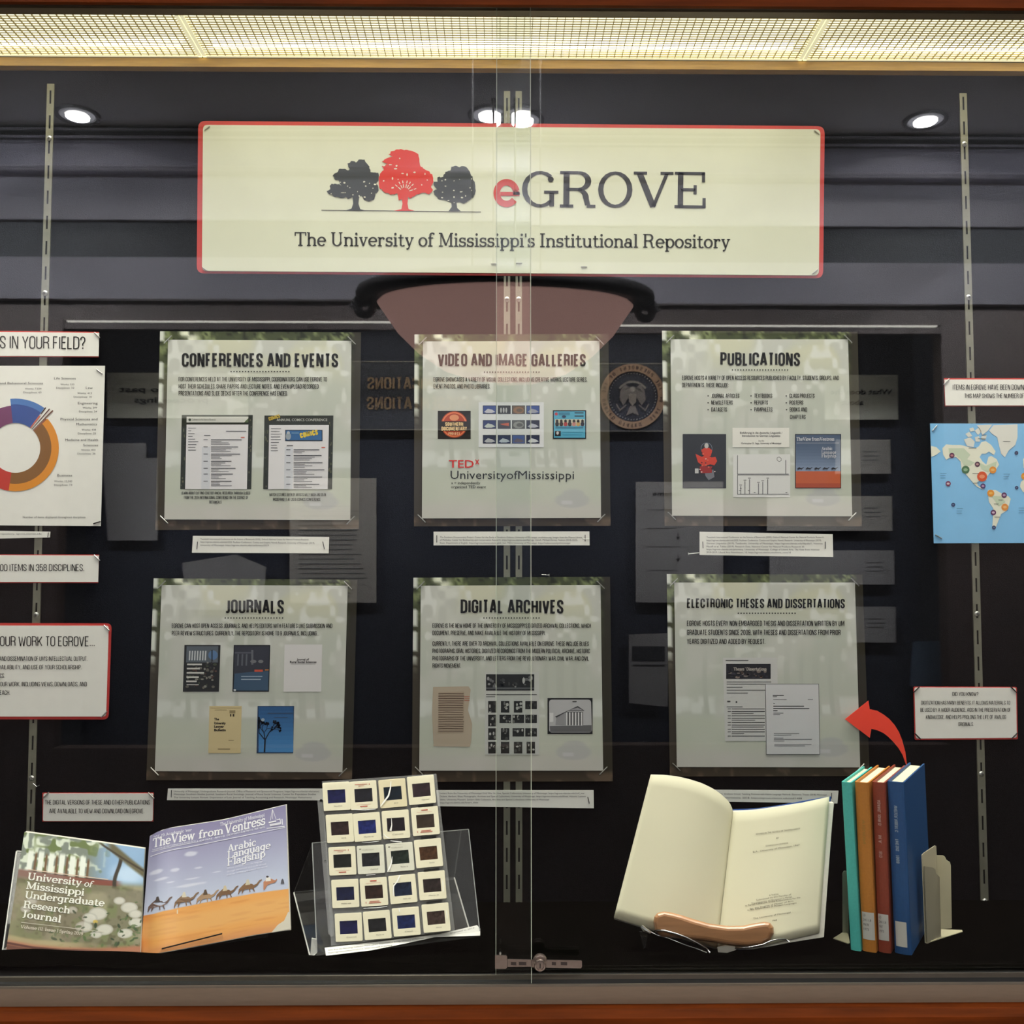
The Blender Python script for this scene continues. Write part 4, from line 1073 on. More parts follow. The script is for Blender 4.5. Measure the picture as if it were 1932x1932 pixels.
poster('grey square poster headed PUBLICATIONS, top right of the six',
       [(1249, 624), (1618, 626), (1626, 993), (1254, 992)], [(1265, 640), (1600, 640), (1608, 974), (1268, 973)],
       'PUBLICATIONS', (1359, 1509.5), 689.5, 25, (1382, 1486, 698),
       [('EGROVE HOSTS A VARIETY OF OPEN ACCESS RESOURCES PUBLISHED BY FACULTY, STUDENTS, GROUPS, AND', 1287, 1583, 717, 8.4), ('DEPARTMENTS. THESE INCLUDE:', 1287, 1375, 730.5, 8.4)], art_c)

# ---- journals
def tree_lines(pr, x, y, s, col, lv=3, seed=2):
    r = random.Random(seed)
    def br(x, y, a, L, w, d):
        x2 = max(488.5, x + L * math.cos(a)); y2 = y - L * math.sin(a)
        pr.line([(x, y), (x2, y2)], w, col, lv)
        if d == 0: pr.ell(x2, y2, s * .035, s * .035, col, lv, 6); return
        for k in range(3): br(x2, y2, a + r.uniform(-.8, .8), L * r.uniform(.6, .8), w * .62, d - 1)
    br(x, y, math.pi / 2 - .05, s * .42, s * .055, 4)
def art_d(rt):
    def j1(pr):
        pr.rect(348, 1217, 416, 1305, (38, 38, 38), 0, -3); r = random.Random(4)
        pr.rect(352, 1219, 412, 1250, (92, 100, 108), 1, -1); 
        for k in range(7): pr.rect(357 + k * 5, 1228, 359.5 + k * 5, 1246, (200, 204, 206), 2, -1)
        pr.ell(402, 1236, 9, 9, (90, 120, 160), 2); pr.rect(399, 1226, 401, 1248, (26, 26, 26), 3)
        for k in range(60): pr.ell(r.uniform(352, 408), r.uniform(1250, 1298), r.uniform(1, 4), r.uniform(1, 2.6), r.choice([(110, 106, 96), (70, 76, 58), (56, 56, 54), (140, 138, 130), (92, 66, 56)]), 2, 7)
        for k, wd in enumerate((28, 24, 32, 22, 18)): pr.rect(353 - k * .4, 1252 + k * 8, 353 + wd, 1255 + k * 8, (206, 206, 200), 3)
        pr.rect(352, 1291, 375, 1292.4, (210, 210, 206), 3)
    pic(rt, j1, 'dark journal cover print with pale text lines')
    def j2(pr):
        pr.rect(441, 1217, 510, 1305, (26, 26, 30), 0, -2.5); pr.rect(443, 1219, 508, 1272, (54, 56, 66), 1, -1.5)
        pr.poly([(442.5, 1271), (470, 1268), (507, 1266), (505.5, 1303), (440.5, 1303)], (60, 84, 108), 2)
        for x in (448, 456, 464): pr.rect(x, 1234, x + 3, 1256, (96, 98, 106), 2, -1)
        pr.rect(474, 1226, 478, 1254, (104, 106, 112), 2); pr.rect(443, 1230, 474, 1233, (88, 88, 98), 2)
        pr.rect(480, 1263.5, 496, 1267.5, (196, 84, 58), 3); pr.rect(500, 1263, 507, 1265, (190, 120, 60), 3); pr.ell(478, 1248, 6, 3, (120, 120, 122), 3); pr.ell(492, 1248, 5, 3, (120, 120, 122), 3)
        pr.rect(455, 1275.5, 495, 1277, (170, 186, 200), 3); pr.rect(455, 1281, 492, 1282.5, (170, 186, 200), 3); pr.ell(443, 1302, 2.5, 2, (200, 206, 210), 3)
    pic(rt, j2, 'navy journal cover print')
    def j3(pr):
        pr.rect(537, 1216, 608, 1305, (222, 220, 220), 0, -2); pr.text('sans', 'Journal of', 560, 1246, 583, 1246, 4, INK, .03); pr.text('sans', 'Rural Social Sciences', 547, 1251, 597, 1251, 4.4, INK, .03); pr.rect(549, 1252.6, 595, 1253.2, (60, 60, 60), 1)
    pic(rt, j3, 'white journal cover print')
    def j4(pr):
        pr.rect(395, 1332, 456, 1421, (214, 196, 150), 0, -2); pr.rect(397, 1335, 455, 1336, (186, 168, 124), 1)
        for t, y in (('The', 1359), ('University', 1366.5), ('Lawyer', 1373), ('Bulletin', 1379.5)): pr.text('sans', t, 404, y, 404 + min(22, 3.1 * len(t)), y, 4.6, (40, 34, 26), .045)
        pr.rect(433, 1340, 444, 1346, (150, 134, 96), 1); pr.rect(434, 1347, 436.5, 1352, (60, 50, 36), 1); pr.rect(439, 1347, 442, 1352, (60, 50, 36), 1); pr.rect(411, 1412.5, 434, 1414, (120, 104, 76), 1); pr.rect(431, 1396, 441, 1397, (120, 104, 76), 1); pr.rect(405, 1339, 428, 1340, (150, 134, 96), 1)
    pic(rt, j4, 'cream journal cover print')
    def j5(pr):
        pr.rect(486, 1332, 555, 1421, (38, 62, 96), 0, -2)
        for k in range(11): pr.rect(488, 1333.5 + 7.8 * k, 553.5, 1333.5 + 7.8 * (k + 1), (44 + 3 * k, 88 + 5 * k, 136 + 6 * k), 1, -.3)
        tree_lines(pr, 499, 1419, 54, (16, 22, 34)); pr.ell(496, 1358, 3.4, 3, (150, 170, 190), 4); pr.rect(505, 1345, 552, 1346.4, (60, 78, 104), 3); pr.rect(517, 1353, 543, 1354, (60, 78, 104), 3)
    pic(rt, j5, 'blue journal cover print with a bare tree')
poster('grey square poster headed JOURNALS, bottom left of the six',
       [(290, 1091), (674, 1094), (664, 1470), (276, 1472)], [(305, 1104), (656, 1105), (646, 1457), (292, 1455)],
       'JOURNALS', (424, 535.5), 1157, 26, (425, 533, 1166),
       [('EGROVE CAN HOST OPEN-ACCESS JOURNALS, AND HELPS EDITORS WITH FEATURES LIKE SUBMISSION AND', 324, 627, 1184.8, 8.6), ('PEER-REVIEW STRUCTURES. CURRENTLY, THE REPOSITORY IS HOME TO 9 JOURNALS, INCLUDING...', 324, 602, 1198.8, 8.6)], art_d)

# ---- digital archives
def art_e(rt):
    def l1(pr):
        pr.poly([(817, 1296), (884, 1295), (888, 1301), (883, 1340), (891, 1366), (889, 1400), (886, 1409), (818, 1408), (815, 1345)], (184, 170, 150)); pr.poly([(828, 1306), (876, 1305), (875, 1382), (826, 1383)], (172, 156, 136), 1)
        r = random.Random(3)
        for k in range(17): pr.line([(827, 1309 + k * 4.4), (840 + r.random() * 8, 1308.5 + k * 4.4 + r.uniform(-.6, .6)), (876 - r.random() * 3, 1309 + k * 4.4)], 1.5 if k < 7 else 1.1, (88, 66, 54), 2)
        for k in range(3): pr.rect(876, 1314 + k * 3.6, 886, 1315 + k * 3.6, (170, 90, 70), 2)
    pic(rt, l1, 'tan handwritten letter print')
    def l2(pr):
        pr.rect(915, 1268, 1017, 1424, (200, 202, 198)); pr.rect(917, 1272, 1008, 1303, (38, 38, 40), 1); r = random.Random(5)
        for k in range(22): pr.ell(920 + r.random() * 84, 1276 + r.random() * 20, r.uniform(1.5, 5), r.uniform(1.5, 4), r.choice([(70, 70, 72), (110, 110, 112), (24, 24, 26), (150, 150, 150)]), 2, 7)
        pr.rect(917, 1297, 1008, 1300, (90, 92, 96), 3); pr.ell(988, 1284, 2.5, 6, (190, 190, 190), 3)
        pr.rect(917, 1310, 1013, 1311.3, (70, 70, 70), 1); pr.rect(917, 1314, 934, 1315.2, (90, 90, 90), 1)
        xs = (921, 945, 969.5, 993.5); ys = (1322.5, 1348.5, 1374, 1399.5)
        wide = {(3, 0), (1, 1), (2, 1), (3, 1), (2, 2), (3, 2)}
        for j in range(4):
            for i in range(4):
                x, y = xs[i], ys[j]; w, h_ = (16, 22)
                if (i, j) in wide: x -= 2.5; w, h_ = 22, 15.5
                pr.rect(x, y, x + w, y + h_, (36, 36, 36), 1)
                for k in range(5): pr.ell(x + 2 + r.random() * (w - 4), y + 2 + r.random() * (h_ - 4), r.uniform(1.2, 3), r.uniform(1.5, 4), r.choice([(80, 80, 80), (120, 120, 118), (190, 190, 186), (60, 60, 60)]), 2, 7)
    pic(rt, l2, 'contact sheet of sixteen black and white photos')
    def l3(pr):
        pr.rect(1033, 1317, 1118, 1385, (18, 18, 20)); pr.poly(roundq([(1036, 1320), (1115, 1320), (1117, 1382), (1036, 1382)], 6), (188, 188, 190), 1)
        pr.poly([(1037, 1370), (1116, 1368), (1116, 1381), (1038, 1381)], (104, 104, 106), 2); pr.poly([(1050, 1351), (1066, 1345), (1066, 1368), (1048, 1368)], (150, 150, 152), 2)
        pr.poly([(1047, 1352), (1090, 1332), (1103, 1341), (1072, 1341), (1050, 1354)], (70, 70, 72), 3); pr.poly([(1072, 1340), (1090, 1335), (1100, 1340)], (160, 160, 162), 4); pr.rect(1067, 1343, 1100, 1368, (84, 84, 86), 2)
        for k in range(6): pr.rect(1068 + k * 5.6, 1344, 1070.6 + k * 5.6, 1369, (222, 222, 222), 3)
        pr.rect(1037, 1345, 1044, 1362, (222, 222, 222), 2); pr.rect(1080, 1322.5, 1088, 1324.5, (60, 60, 60), 3)
    pic(rt, l3, 'old black and white photo of a columned building')
poster('grey square poster headed DIGITAL ARCHIVES, bottom middle of the six',
       [(780, 1090), (1151, 1088), (1156, 1474), (777, 1475)], [(794, 1105), (1133, 1104), (1138, 1454), (791, 1454)],
       'DIGITAL ARCHIVES', (869, 1063), 1157, 26, (913, 1017, 1166),
       [("EGROVE IS THE NEW HOME OF THE UNIVERSITY OF MISSISSIPPI'S DIGITIZED ARCHIVAL COLLECTIONS, WHICH", 816, 1115, 1184.5, 8.6), ('DOCUMENT, PRESERVE, AND MAKE AVAILABLE THE HISTORY OF MISSISSIPPI.', 816, 1029, 1198.3, 8.6),
        ('CURRENTLY, THERE ARE OVER 70 ARCHIVAL COLLECTIONS AVAILABLE ON EGROVE. THESE INCLUDE BLUES', 816, 1111, 1218.5, 8.6), ('PHOTOGRAPHS, ORAL HISTORIES, DIGITIZED RECORDINGS FROM THE MODERN POLITICAL ARCHIVE, HISTORIC', 816, 1113, 1232.3, 8.6),
        ('PHOTOGRAPHS OF THE UNIVERSITY, AND LETTERS FROM THE REVOLUTIONARY WAR, CIVIL WAR, AND CIVIL', 816, 1111, 1246.3, 8.6), ('RIGHTS MOVEMENT.', 816, 870, 1260, 8.6)], art_e)

# ---- theses
def art_f(rt):
    def p1(pr):
        pr.rect(1364, 1241, 1466, 1398, (206, 206, 204), 0, 4); pr.rect(1369, 1245.5, 1412, 1247, (80, 80, 80), 1); pr.rect(1370, 1252.5, 1454, 1281, (32, 30, 34), 1); r = random.Random(6)
        for k in range(26): pr.ell(1373 + r.random() * 76, 1263 + r.random() * 15, r.uniform(1.5, 5), r.uniform(1, 3), r.choice([(70, 62, 66), (104, 84, 72), (48, 46, 56), (130, 118, 110)]), 2, 7)
        pr.text('serif', 'Theses & Dissertations', 1384, 1265, 1446, 1265, 6, (214, 206, 196), .14, lv=4)
        for k, (w, y) in enumerate(((84, 1286), (80, 1290), (30, 1296), (84, 1301.5), (40, 1307), (30, 1333), )): pr.rect(1371, y, 1371 + w, y + 1.3, (70, 70, 70), 1)
        pr.rect(1372, 1322, 1378, 1325, (80, 80, 80), 1); pr.rect(1388, 1323, 1391, 1326, (60, 60, 60), 1)
        y = 1337
        for k in range(9):
            pr.rect(1373, y, 1379, y + 1.2, (80, 80, 80), 1); pr.rect(1380.5, y, 1443, y + 1.3, (66, 66, 66), 1); y += 3.6
            if k % 2: pr.rect(1380.5, y, 1380.5 + r.uniform(15, 62), y + 1.3, (90, 90, 90), 1); y += 3.2
            y += 1.2
    pic(rt, p1, 'white web page print under the letter')
    def p2(pr):
        pr.rect(1443.5, 1290, 1545, 1424, (96, 96, 96), 2, 2); pr.rect(1444.5, 1291, 1544.2, 1423, (214, 214, 216), 3, 2)
        for x, y, w, hh in ((1458, 1311, 21, 1.6), (1458, 1314, 8, 1), (1459, 1319.5, 25, .9), (1524, 1319.3, 10, 1), (1459, 1327, 3, .9), (1459, 1331.5, 58, 1.8), (1459, 1336, 68, 1.8), (1459, 1340, 8, 1.8), (1459, 1345, 19, 1), (1459, 1348, 13, 1),
                            (1460, 1383.5, 48, 1), (1460, 1386.5, 33, 1), (1460, 1392, 18, .9), (1460, 1394.5, 72, 1), (1460, 1397.5, 20, .9), (1461, 1404, 70, 1), (1461, 1406.6, 58, 1)): pr.rect(x, y, x + w, y + hh, (76, 76, 78), 4)
    pic(rt, p2, 'white thesis title page print', lift=.0006)
poster('grey square poster headed ELECTRONIC THESES AND DISSERTATIONS, bottom right of the six',
       [(1258, 1083), (1627, 1084), (1641, 1464), (1264, 1465)], [(1272, 1099), (1613, 1099), (1623, 1448), (1277, 1447)],
       'ELECTRONIC THESES AND DISSERTATIONS', (1296, 1594), 1147, 18, (1393, 1500, 1157),
       [('EGROVE HOSTS EVERY NON-EMBARGOED THESIS AND DISSERTATION WRITTEN BY UM', 1296, 1593, 1181, 10), ('GRADUATE STUDENTS SINCE 2009, WITH THESES AND DISSERTATIONS FROM PRIOR', 1296, 1586, 1198, 10), ('YEARS DIGITIZED AND ADDED BY REQUEST.', 1296, 1444, 1215, 10)], art_f, hwt=.15)

# ================================================================ BANNER
bnr = root('banner_sign', P(965, 520, YW - .007), 'long cream banner with red border, three trees and the word eGROVE', 'banner')
plate('red_border', roundq([(374, 228), (1556, 238), (1553, 525), (371, 515.5)], 14), YW - .006, .0015, M_REDCARD, bnr)
M_CREAM = mat('cream_board', (212, 214, 192), rough=.55, noise=.015, nscale=20)
bq = [(383, 235.5), (1548, 244), (1545, 519.5), (381, 511)]
plate('white_board', roundq(bq, 9), YW - .009, .0025, M_CREAM, bnr)
MP = flatmap(YW - .009)
pr = Print(MP)
GRY = (58, 62, 64); GR2 = (52, 52, 54); RED = (214, 56, 44)
pr.line(arc(955.7, 364.3, 18.6, -20.5, 12, 322, 26), 12.2, (200, 56, 44), 1); pr.rect(944, 362, 980.6, 369.5, (200, 56, 44), 1); pr.poly([(968, 368), (980.6, 368), (980.4, 362), (975, 358), (968, 360)], (200, 56, 44), 1)
for ch, x0, x1 in (('G', 985, 1054), ('R', 1054.5, 1125), ('O', 1128, 1193), ('V', 1195, 1270), ('E', 1271, 1332)):
    pr.text('serif', ch, x0, 390 + (x0 - 985) * .006, x1, 390.3 + (x1 - 985) * .006, 67, GR2, .122)
pr.build('wordmark', bnr, label='red e and dark grey slab serif GROVE')
pr = Print(MP); pr.text('serif', "The University of Mississippi's Institutional Repository", 556, 463.5, 1377, 468, 25.5, (46, 44, 42), .128); pr.build('subtitle', bnr)
def tz(pts): return [(600 + x / 4.83, 260 + y / 4.83) for x, y in pts]
T1 = [(78, 485), (110, 470), (105, 440), (125, 418), (205, 430), (215, 440), (195, 400), (150, 375), (133, 345), (180, 310), (190, 285), (235, 283), (275, 298), (290, 285), (275, 265), (268, 235), (300, 212), (335, 215), (345, 225), (370, 198), (425, 198), (437, 225), (470, 262), (478, 312), (548, 318), (555, 340), (552, 390), (530, 415), (550, 450), (552, 480), (520, 510), (512, 560), (465, 580), (420, 565), (400, 530), (375, 530), (368, 600), (385, 650), (430, 662), (250, 662), (305, 645), (320, 600), (315, 540), (270, 560), (250, 540), (205, 548), (140, 530), (95, 510)]
T2 = [(640, 150), (680, 120), (720, 105), (800, 108), (830, 115), (880, 130), (915, 150), (925, 200), (930, 250), (960, 280), (1015, 305), (1045, 350), (1052, 400), (1030, 440), (1045, 480), (1010, 515), (960, 500), (900, 515), (850, 550), (822, 540), (815, 600), (825, 650), (880, 665), (690, 665), (760, 650), (770, 600), (765, 560), (735, 570), (725, 510), (660, 520), (600, 490), (557, 450), (562, 330), (600, 295), (580, 260), (640, 240), (580, 215), (630, 185), (680, 175)]
T3 = [(1056, 400), (1090, 400), (1088, 360), (1140, 355), (1160, 310), (1205, 300), (1215, 265), (1245, 255), (1290, 268), (1330, 258), (1360, 275), (1385, 310), (1410, 370), (1430, 420), (1438, 480), (1420, 530), (1390, 560), (1330, 600), (1290, 585), (1262, 590), (1268, 640), (1300, 668), (1190, 668), (1218, 630), (1215, 590), (1150, 565), (1100, 560), (1060, 520), (1050, 490), (1085, 470), (1060, 440)]
def leafy(T, seed, amp=6):
    r = random.Random(seed); out = []
    for i in range(len(T)):
        a, c = T[i], T[(i + 1) % len(T)]
        out.append(a)
        if max(a[1], c[1]) > 560: continue
        n = max(1, int(math.dist(a, c) / 14))
        for k in range(1, n): 
            t = k / n; out.append((a[0] + (c[0] - a[0]) * t + r.uniform(-amp, amp), a[1] + (c[1] - a[1]) * t + r.uniform(-amp, amp)))
    return tz(out)
pr = Print(MP)
CR = (224, 222, 203)
pr.line(tz([(30, 660), (760, 667), (1485, 676)]), 1.3, (60, 54, 50), 1)
pr.poly(leafy(T1, 1), GRY, 2); pr.poly(leafy(T2, 2), RED, 3); pr.poly(leafy(T3, 3), GRY, 2)
holes1 = [(240, 410, 16, 12), (205, 405, 10, 6), (270, 440, 8, 8), (290, 455, 10, 6), (225, 500, 34, 6), (420, 400, 16, 12), (435, 440, 14, 8), (468, 415, 8, 8), (520, 425, 22, 10), (375, 530, 12, 10), (425, 540, 16, 9), (487, 505, 8, 8), (318, 520, 8, 10), (360, 490, 6, 8), (500, 460, 8, 6), (250, 500, 10, 5), (120, 510, 12, 6)]
holes2 = [(745, 188, 12, 8), (716, 255, 14, 14), (708, 282, 24, 10), (660, 245, 24, 7), (600, 255, 18, 6), (880, 315, 20, 10), (975, 330, 10, 14), (812, 335, 9, 22), (678, 370, 12, 18), (598, 393, 12, 10), (680, 455, 22, 12), (995, 385, 12, 8), (770, 325, 20, 8), (945, 430, 10, 8), (730, 380, 7, 8)]
holes3 = [(1160, 382, 14, 9), (1130, 392, 12, 5), (1162, 440, 14, 6), (1240, 392, 8, 6), (1238, 480, 12, 9), (1305, 492, 22, 8), (1240, 540, 12, 12), (1310, 545, 18, 10), (1385, 455, 8, 10), (1400, 375, 8, 8), (1135, 495, 12, 6), (1130, 545, 16, 10), (1190, 570, 16, 6), (1345, 530, 8, 10), (1400, 480, 6, 8), (1240, 590, 6, 8), (1290, 380, 5, 6)]
for H in (holes1, holes2, holes3):
    for k, (x, y, rx, ry) in enumerate(H):
        r = random.Random(k * 7 + int(x)); n = 8
        pts = [(x + rx * .62 * math.cos(2 * math.pi * i / n) * r.uniform(.7, 1.25), y + ry * .7 * math.sin(2 * math.pi * i / n) * r.uniform(.7, 1.25)) for i in range(n)]
        pr.poly(tz(pts), CR, 5)
for a in (20, 45, 62, 78, 100, 118, 140):   # light gaps that fan out between the branches of the red tree
    c, s = math.cos(R(a)), math.sin(R(a)); x, y = 790, 500
    for r0_, r1_ in ((45, 78), (88, 112)): pr.line(tz([(x + c * r0_, y - s * r0_), (x + c * r1_, y - s * r1_)]), 1.5, CR, 5)
pr.build('tree_emblem', bnr, label='dark, red and dark tree silhouettes on a ground line')
for (a, c) in (((386, 245), (395, 238)), ((382, 504), (391, 511)), ((1537, 246), (1546, 253)), ((1533, 516), (1543, 508))):
    staple(a, c, YW - .009, bnr, r=.0009)
for i, (x, y) in enumerate(((932, 497.5), (979, 496), (1102, 503))):
    staple((x - 5, y), (x + 5, y), YW - .0092, bnr, r=.0008)

# ================================================================ SMALL CARDS
def card(label, q, texts, Y=YW - .0065, red=None, r=0, pins=(), pinL=5, m=None, group=None, cat='card', name='text_card', pin_mat=None, extra=None, curl=True):
    rt = root(name, P(*bil(q, .5, 1), Y), label, cat, group)
    if red: plate('red_backing', red, Y + .0012, .001, M_REDCARD, rt)
    plate('card_face', roundq(q, r) if r else q, Y, .001, m or M_PAPER, rt)
    pr = Print(flatmap(Y))
    for t in texts:
        f, s, x0, y0, x1, y1, hh = t[:7]; wt = t[7] if len(t) > 7 else (.1 if f == 'caps' else .005)
        p_ = Print(flatmap(Y)); p_.text(f, s, x0, y0, x1, y1, hh, (36, 35, 33), wt); p_.build('text_line', rt)
    if extra: extra(pr)
    if pr.v: pr.build('lettering', rt)
    if pins: corner_pins(q, Y, rt, pinL, pins, pin_mat, inset=4)
    return rt
card('long white strip at the left edge reading IN YOUR FIELD?', [(-130, 625), (187, 628), (186, 672), (-130, 671)],
     [('caps', 'ITEMS IN YOUR FIELD?', -46, 657, 161, 659, 24, .085)], red=[(-130, 623), (186.5, 626), (186, 674), (-130, 673)], pins=(1,))
card('narrow white strip reading ITEMS IN 358 DISCIPLINES at the left edge', [(-150, 1047), (186.5, 1048), (185, 1098), (-150, 1098)],
     [('caps', '18,000 ITEMS IN 358 DISCIPLINES.', -22, 1077.5, 159, 1077.5, 13, .09)], red=[(-150, 1045.6), (187, 1046.5), (185, 1100), (-150, 1100)], pins=(1,))
card('red-bordered white card headed YOUR WORK TO EGROVE at the left edge', [(-200, 1180), (205, 1180.5), (200, 1352), (-200, 1352)],
     [('caps', 'ADD YOUR WORK TO EGROVE...', -47, 1219, 179, 1219.5, 19, .085), ('caps', "SUPPORT THE SHARING AND DISSEMINATION OF UM'S INTELLECTUAL OUTPUT.", -75, 1247, 165, 1247, 8.6), ('caps', 'INCREASE THE AVAILABILITY, AND USE OF YOUR SCHOLARSHIP.', -58, 1263, 154, 1263, 8.6), ('caps', 'METRICS.', -19, 1279, 9, 1279, 8.6), ('caps', 'FOLLOW YOUR WORK, INCLUDING VIEWS, DOWNLOADS, AND', -34, 1295, 164, 1295, 8.6), ('caps', 'REACH.', -5, 1311, 19, 1311, 8.6)],
     red=roundq([(-205, 1175), (210.5, 1176), (204.5, 1357.5), (-205, 1357)], 10), r=6, pins=(1, 2))
card('small white card about digital versions of these publications, above the campus journal', [(82, 1497), (289, 1497), (288, 1549), (81, 1549)],
     [('caps', 'THE DIGITAL VERSIONS OF THESE AND OTHER PUBLICATIONS', 85, 1518, 283, 1518, 8.6), ('caps', 'ARE AVAILABLE TO VIEW AND DOWNLOAD ON EGROVE.', 93, 1534.5, 272, 1534.5, 8.6)],
     red=[(80, 1495.8), (290, 1495.6), (289, 1550), (80, 1550.2)], r=3, pins=(0, 1))
card('small red-edged white card headed DID YOU KNOW?, right of the red arrow', [(1725.5, 1297), (1917, 1297.5), (1918.5, 1392), (1728, 1393.5)],
     [('caps', 'DID YOU KNOW?', 1797, 1313, 1846, 1313, 7.2), ('caps', 'DIGITIZATION HAS MANY BENEFITS. IT ALLOWS MATERIALS TO', 1738, 1329.5, 1906, 1329.5, 7.4), ('caps', 'BE USED BY A WIDER AUDIENCE, AIDS IN THE PRESERVATION OF', 1736.5, 1343, 1907, 1343, 7.4), ('caps', 'KNOWLEDGE, AND HELPS PROLONG THE LIFE OF ANALOG', 1747, 1356.5, 1898, 1356.5, 7.4), ('caps', 'ORIGINALS.', 1808, 1370, 1837, 1370, 7.4)],
     red=roundq([(1723.5, 1295.5), (1918.5, 1296), (1920.5, 1395), (1726, 1396)], 3), r=4, pins=(0, 1, 2, 3), pin_mat=M_DARKPIN)
card('red-edged white strip about downloads of eGrove items, above the world map', [(1782, 716), (2120, 716), (2120, 765), (1784, 765)],
     [('caps', 'ITEMS IN EGROVE HAVE BEEN DOWNLOADED WORLDWIDE.', 1797.5, 735.5, 2012, 735.5, 10), ('caps', 'THIS MAP SHOWS THE NUMBER OF DOWNLOADS BY AREA.', 1819.5, 751, 2009, 751, 8.6)],
     red=[(1781, 713.5), (2120, 713.5), (2120, 766.5), (1783, 766.5)], pins=(0,))
# reference strips
def strip(label, q, lines_, pins_=None):
    def ex(pr):
        pass
    ts = [('sans', t, x0, y, x1, y2, 3.3, .0) for t, x0, y, x1, y2 in lines_]
    rt = card(label, q, ts, cat='caption strip', name='reference_strip', group='reference strips under the posters', Y=YW - .006)
    for (a, c) in (pins_ or ()): staple(a, c, YW - .006, rt, M_DARKPIN, r=.0007, name='staple')
    return rt
strip('narrow paper strip of references cut off at the left edge, under the chart', [(-150, 999), (95, 1003), (94, 1014), (-150, 1019)], [('Works indexed by discipline in the repository, egrove.olemiss.edu', -90, 1009, 78, 1008.5)], [((91, 1005), (90, 1013))])
L1 = 'Twentieth International Conference on the Science of Botanicals (2020). Oxford: National Center for Natural Products Research.'
L2 = 'https://egrove.olemiss.edu/icsb/2020. Faulkner Conference. Comics and Graphic Novels Research. University of Mississippi (2019).'
L3 = 'University of Mississippi. https://egrove.olemiss.edu/conference/2019'
strip('short paper strip of references under the conferences poster', [(364, 1011), (621, 1013), (620, 1044), (362, 1043)], [(L1, 378, 1018.5, 583, 1019.5), (L2, 378, 1024, 594, 1026), (L3, 378, 1030, 507, 1030.5)], [((372.5, 1022), (371.5, 1036)), ((609, 1022), (612, 1036))])
strip('paper strip of references under the video poster, crossed by the glass edges', [(818, 1003), (1112, 1002.5), (1112.5, 1029), (818, 1029)],
      [('The Southern Documentary Project. Center for the Study of Southern Culture. University of Mississippi. southdocs.org. Images from the Pharos Library', 830, 1015, 1098, 1015.3), ('of Mollusks. Center for Biodiversity and Conservation Research. https://egrove.olemiss.edu/biology. Unruh, Michael Harvey, Nelson (2018-2020).', 830, 1020.3, 1090, 1020.5), ('Ibsen. Department of English. https://egrove.olemiss.edu/english_lec/. TEDx University of Mississippi. https://tedxuniversityofmississippi', 830, 1025.8, 1076, 1026)], [((824, 1010), (824, 1023)), ((1104, 1009), (1104, 1021))])
strip('taller paper strip of references under the publications poster', [(1320, 1003), (1571, 1008), (1572, 1051), (1320, 1047)],
      [(L1, 1333, 1015, 1555, 1015), (L2, 1333, 1021, 1550, 1021), ('German Linguistics (2019). Textbooks. University of Mississippi. https://egrove.olemiss.edu/libpubs/1. Ventress', 1333, 1026.5, 1552, 1027), ('Macelli et al. Tables (2019). Research Data, National Center for Natural Products Research 30.', 1333, 1032.5, 1518, 1033), ('https://egrove.olemiss.edu/pharmacy. University of Mississippi, College of Liberal Arts, The View from Ventress', 1333, 1038, 1546, 1038.5), ('2018-2019. Liberal Arts Newsletters. 10. https://egrove.olemiss.edu/libarts_news/10', 1333, 1043.5, 1492, 1044)], [((1326, 1022), (1326.5, 1034)), ((1557, 1022), (1557, 1035))])
strip('long paper strip of references under the journals poster, running behind the slides', [(317, 1488), (612, 1488), (610, 1510), (315, 1509.5)],
      [('University of Mississippi. Undergraduate Research Journal. Office of Research and Sponsored Programs. https://egrove.olemiss.edu/umurj', 328, 1494.5, 602, 1494.5), ('Mississippi Southern Studies Journal, Southern Rural Sociology. Journal of Rural Social Sciences. Center for Population Studies', 328, 1500, 596, 1500), ('The University Lawyer Review. Department of Law, Journal of Teaching Accounting and Research, Mississippi Mathematics', 328, 1506, 588, 1506)], [((323.5, 1491), (323, 1504))])
strip('long paper strip of references under the digital archives poster, right of the slides', [(823, 1491), (1120, 1491), (1120.5, 1525), (826, 1521)],
      [('Letters from the University of Mississippi Civil War Archive, Special Collections, University of Mississippi. https://egrove.olemiss.edu/civil_war', 830, 1498, 1103, 1498), ('Dubois, Herbert. Blues Photographs, Archives and Special Collections, University of Mississippi. https://egrove.olemiss.edu/blues. Historic Lantern', 830, 1504, 1105, 1504), ('Slides, University Museum. Lantern Slide Collection, Archives and Special Collections, University of Mississippi', 830, 1510, 1036, 1510), ('https://egrove.olemiss.edu/lantern_slides', 830, 1516, 902, 1515.5)], [((1109, 1504), (1112, 1516))])
strip('paper strip of references behind the open thesis, under the theses poster', [(1335, 1490), (1582, 1492), (1580, 1516), (1340, 1512)],
      [('University, Graduate School. Teaching Practices with Native Language Methods. Electronic Theses (2018) Mississippi', 1345, 1499, 1560, 1501), ('and Dissertations. 2018. https://egrove.olemiss.edu/etd/1488', 1350, 1506, 1513, 1508)], [((1569, 1496), (1568.5, 1507))])

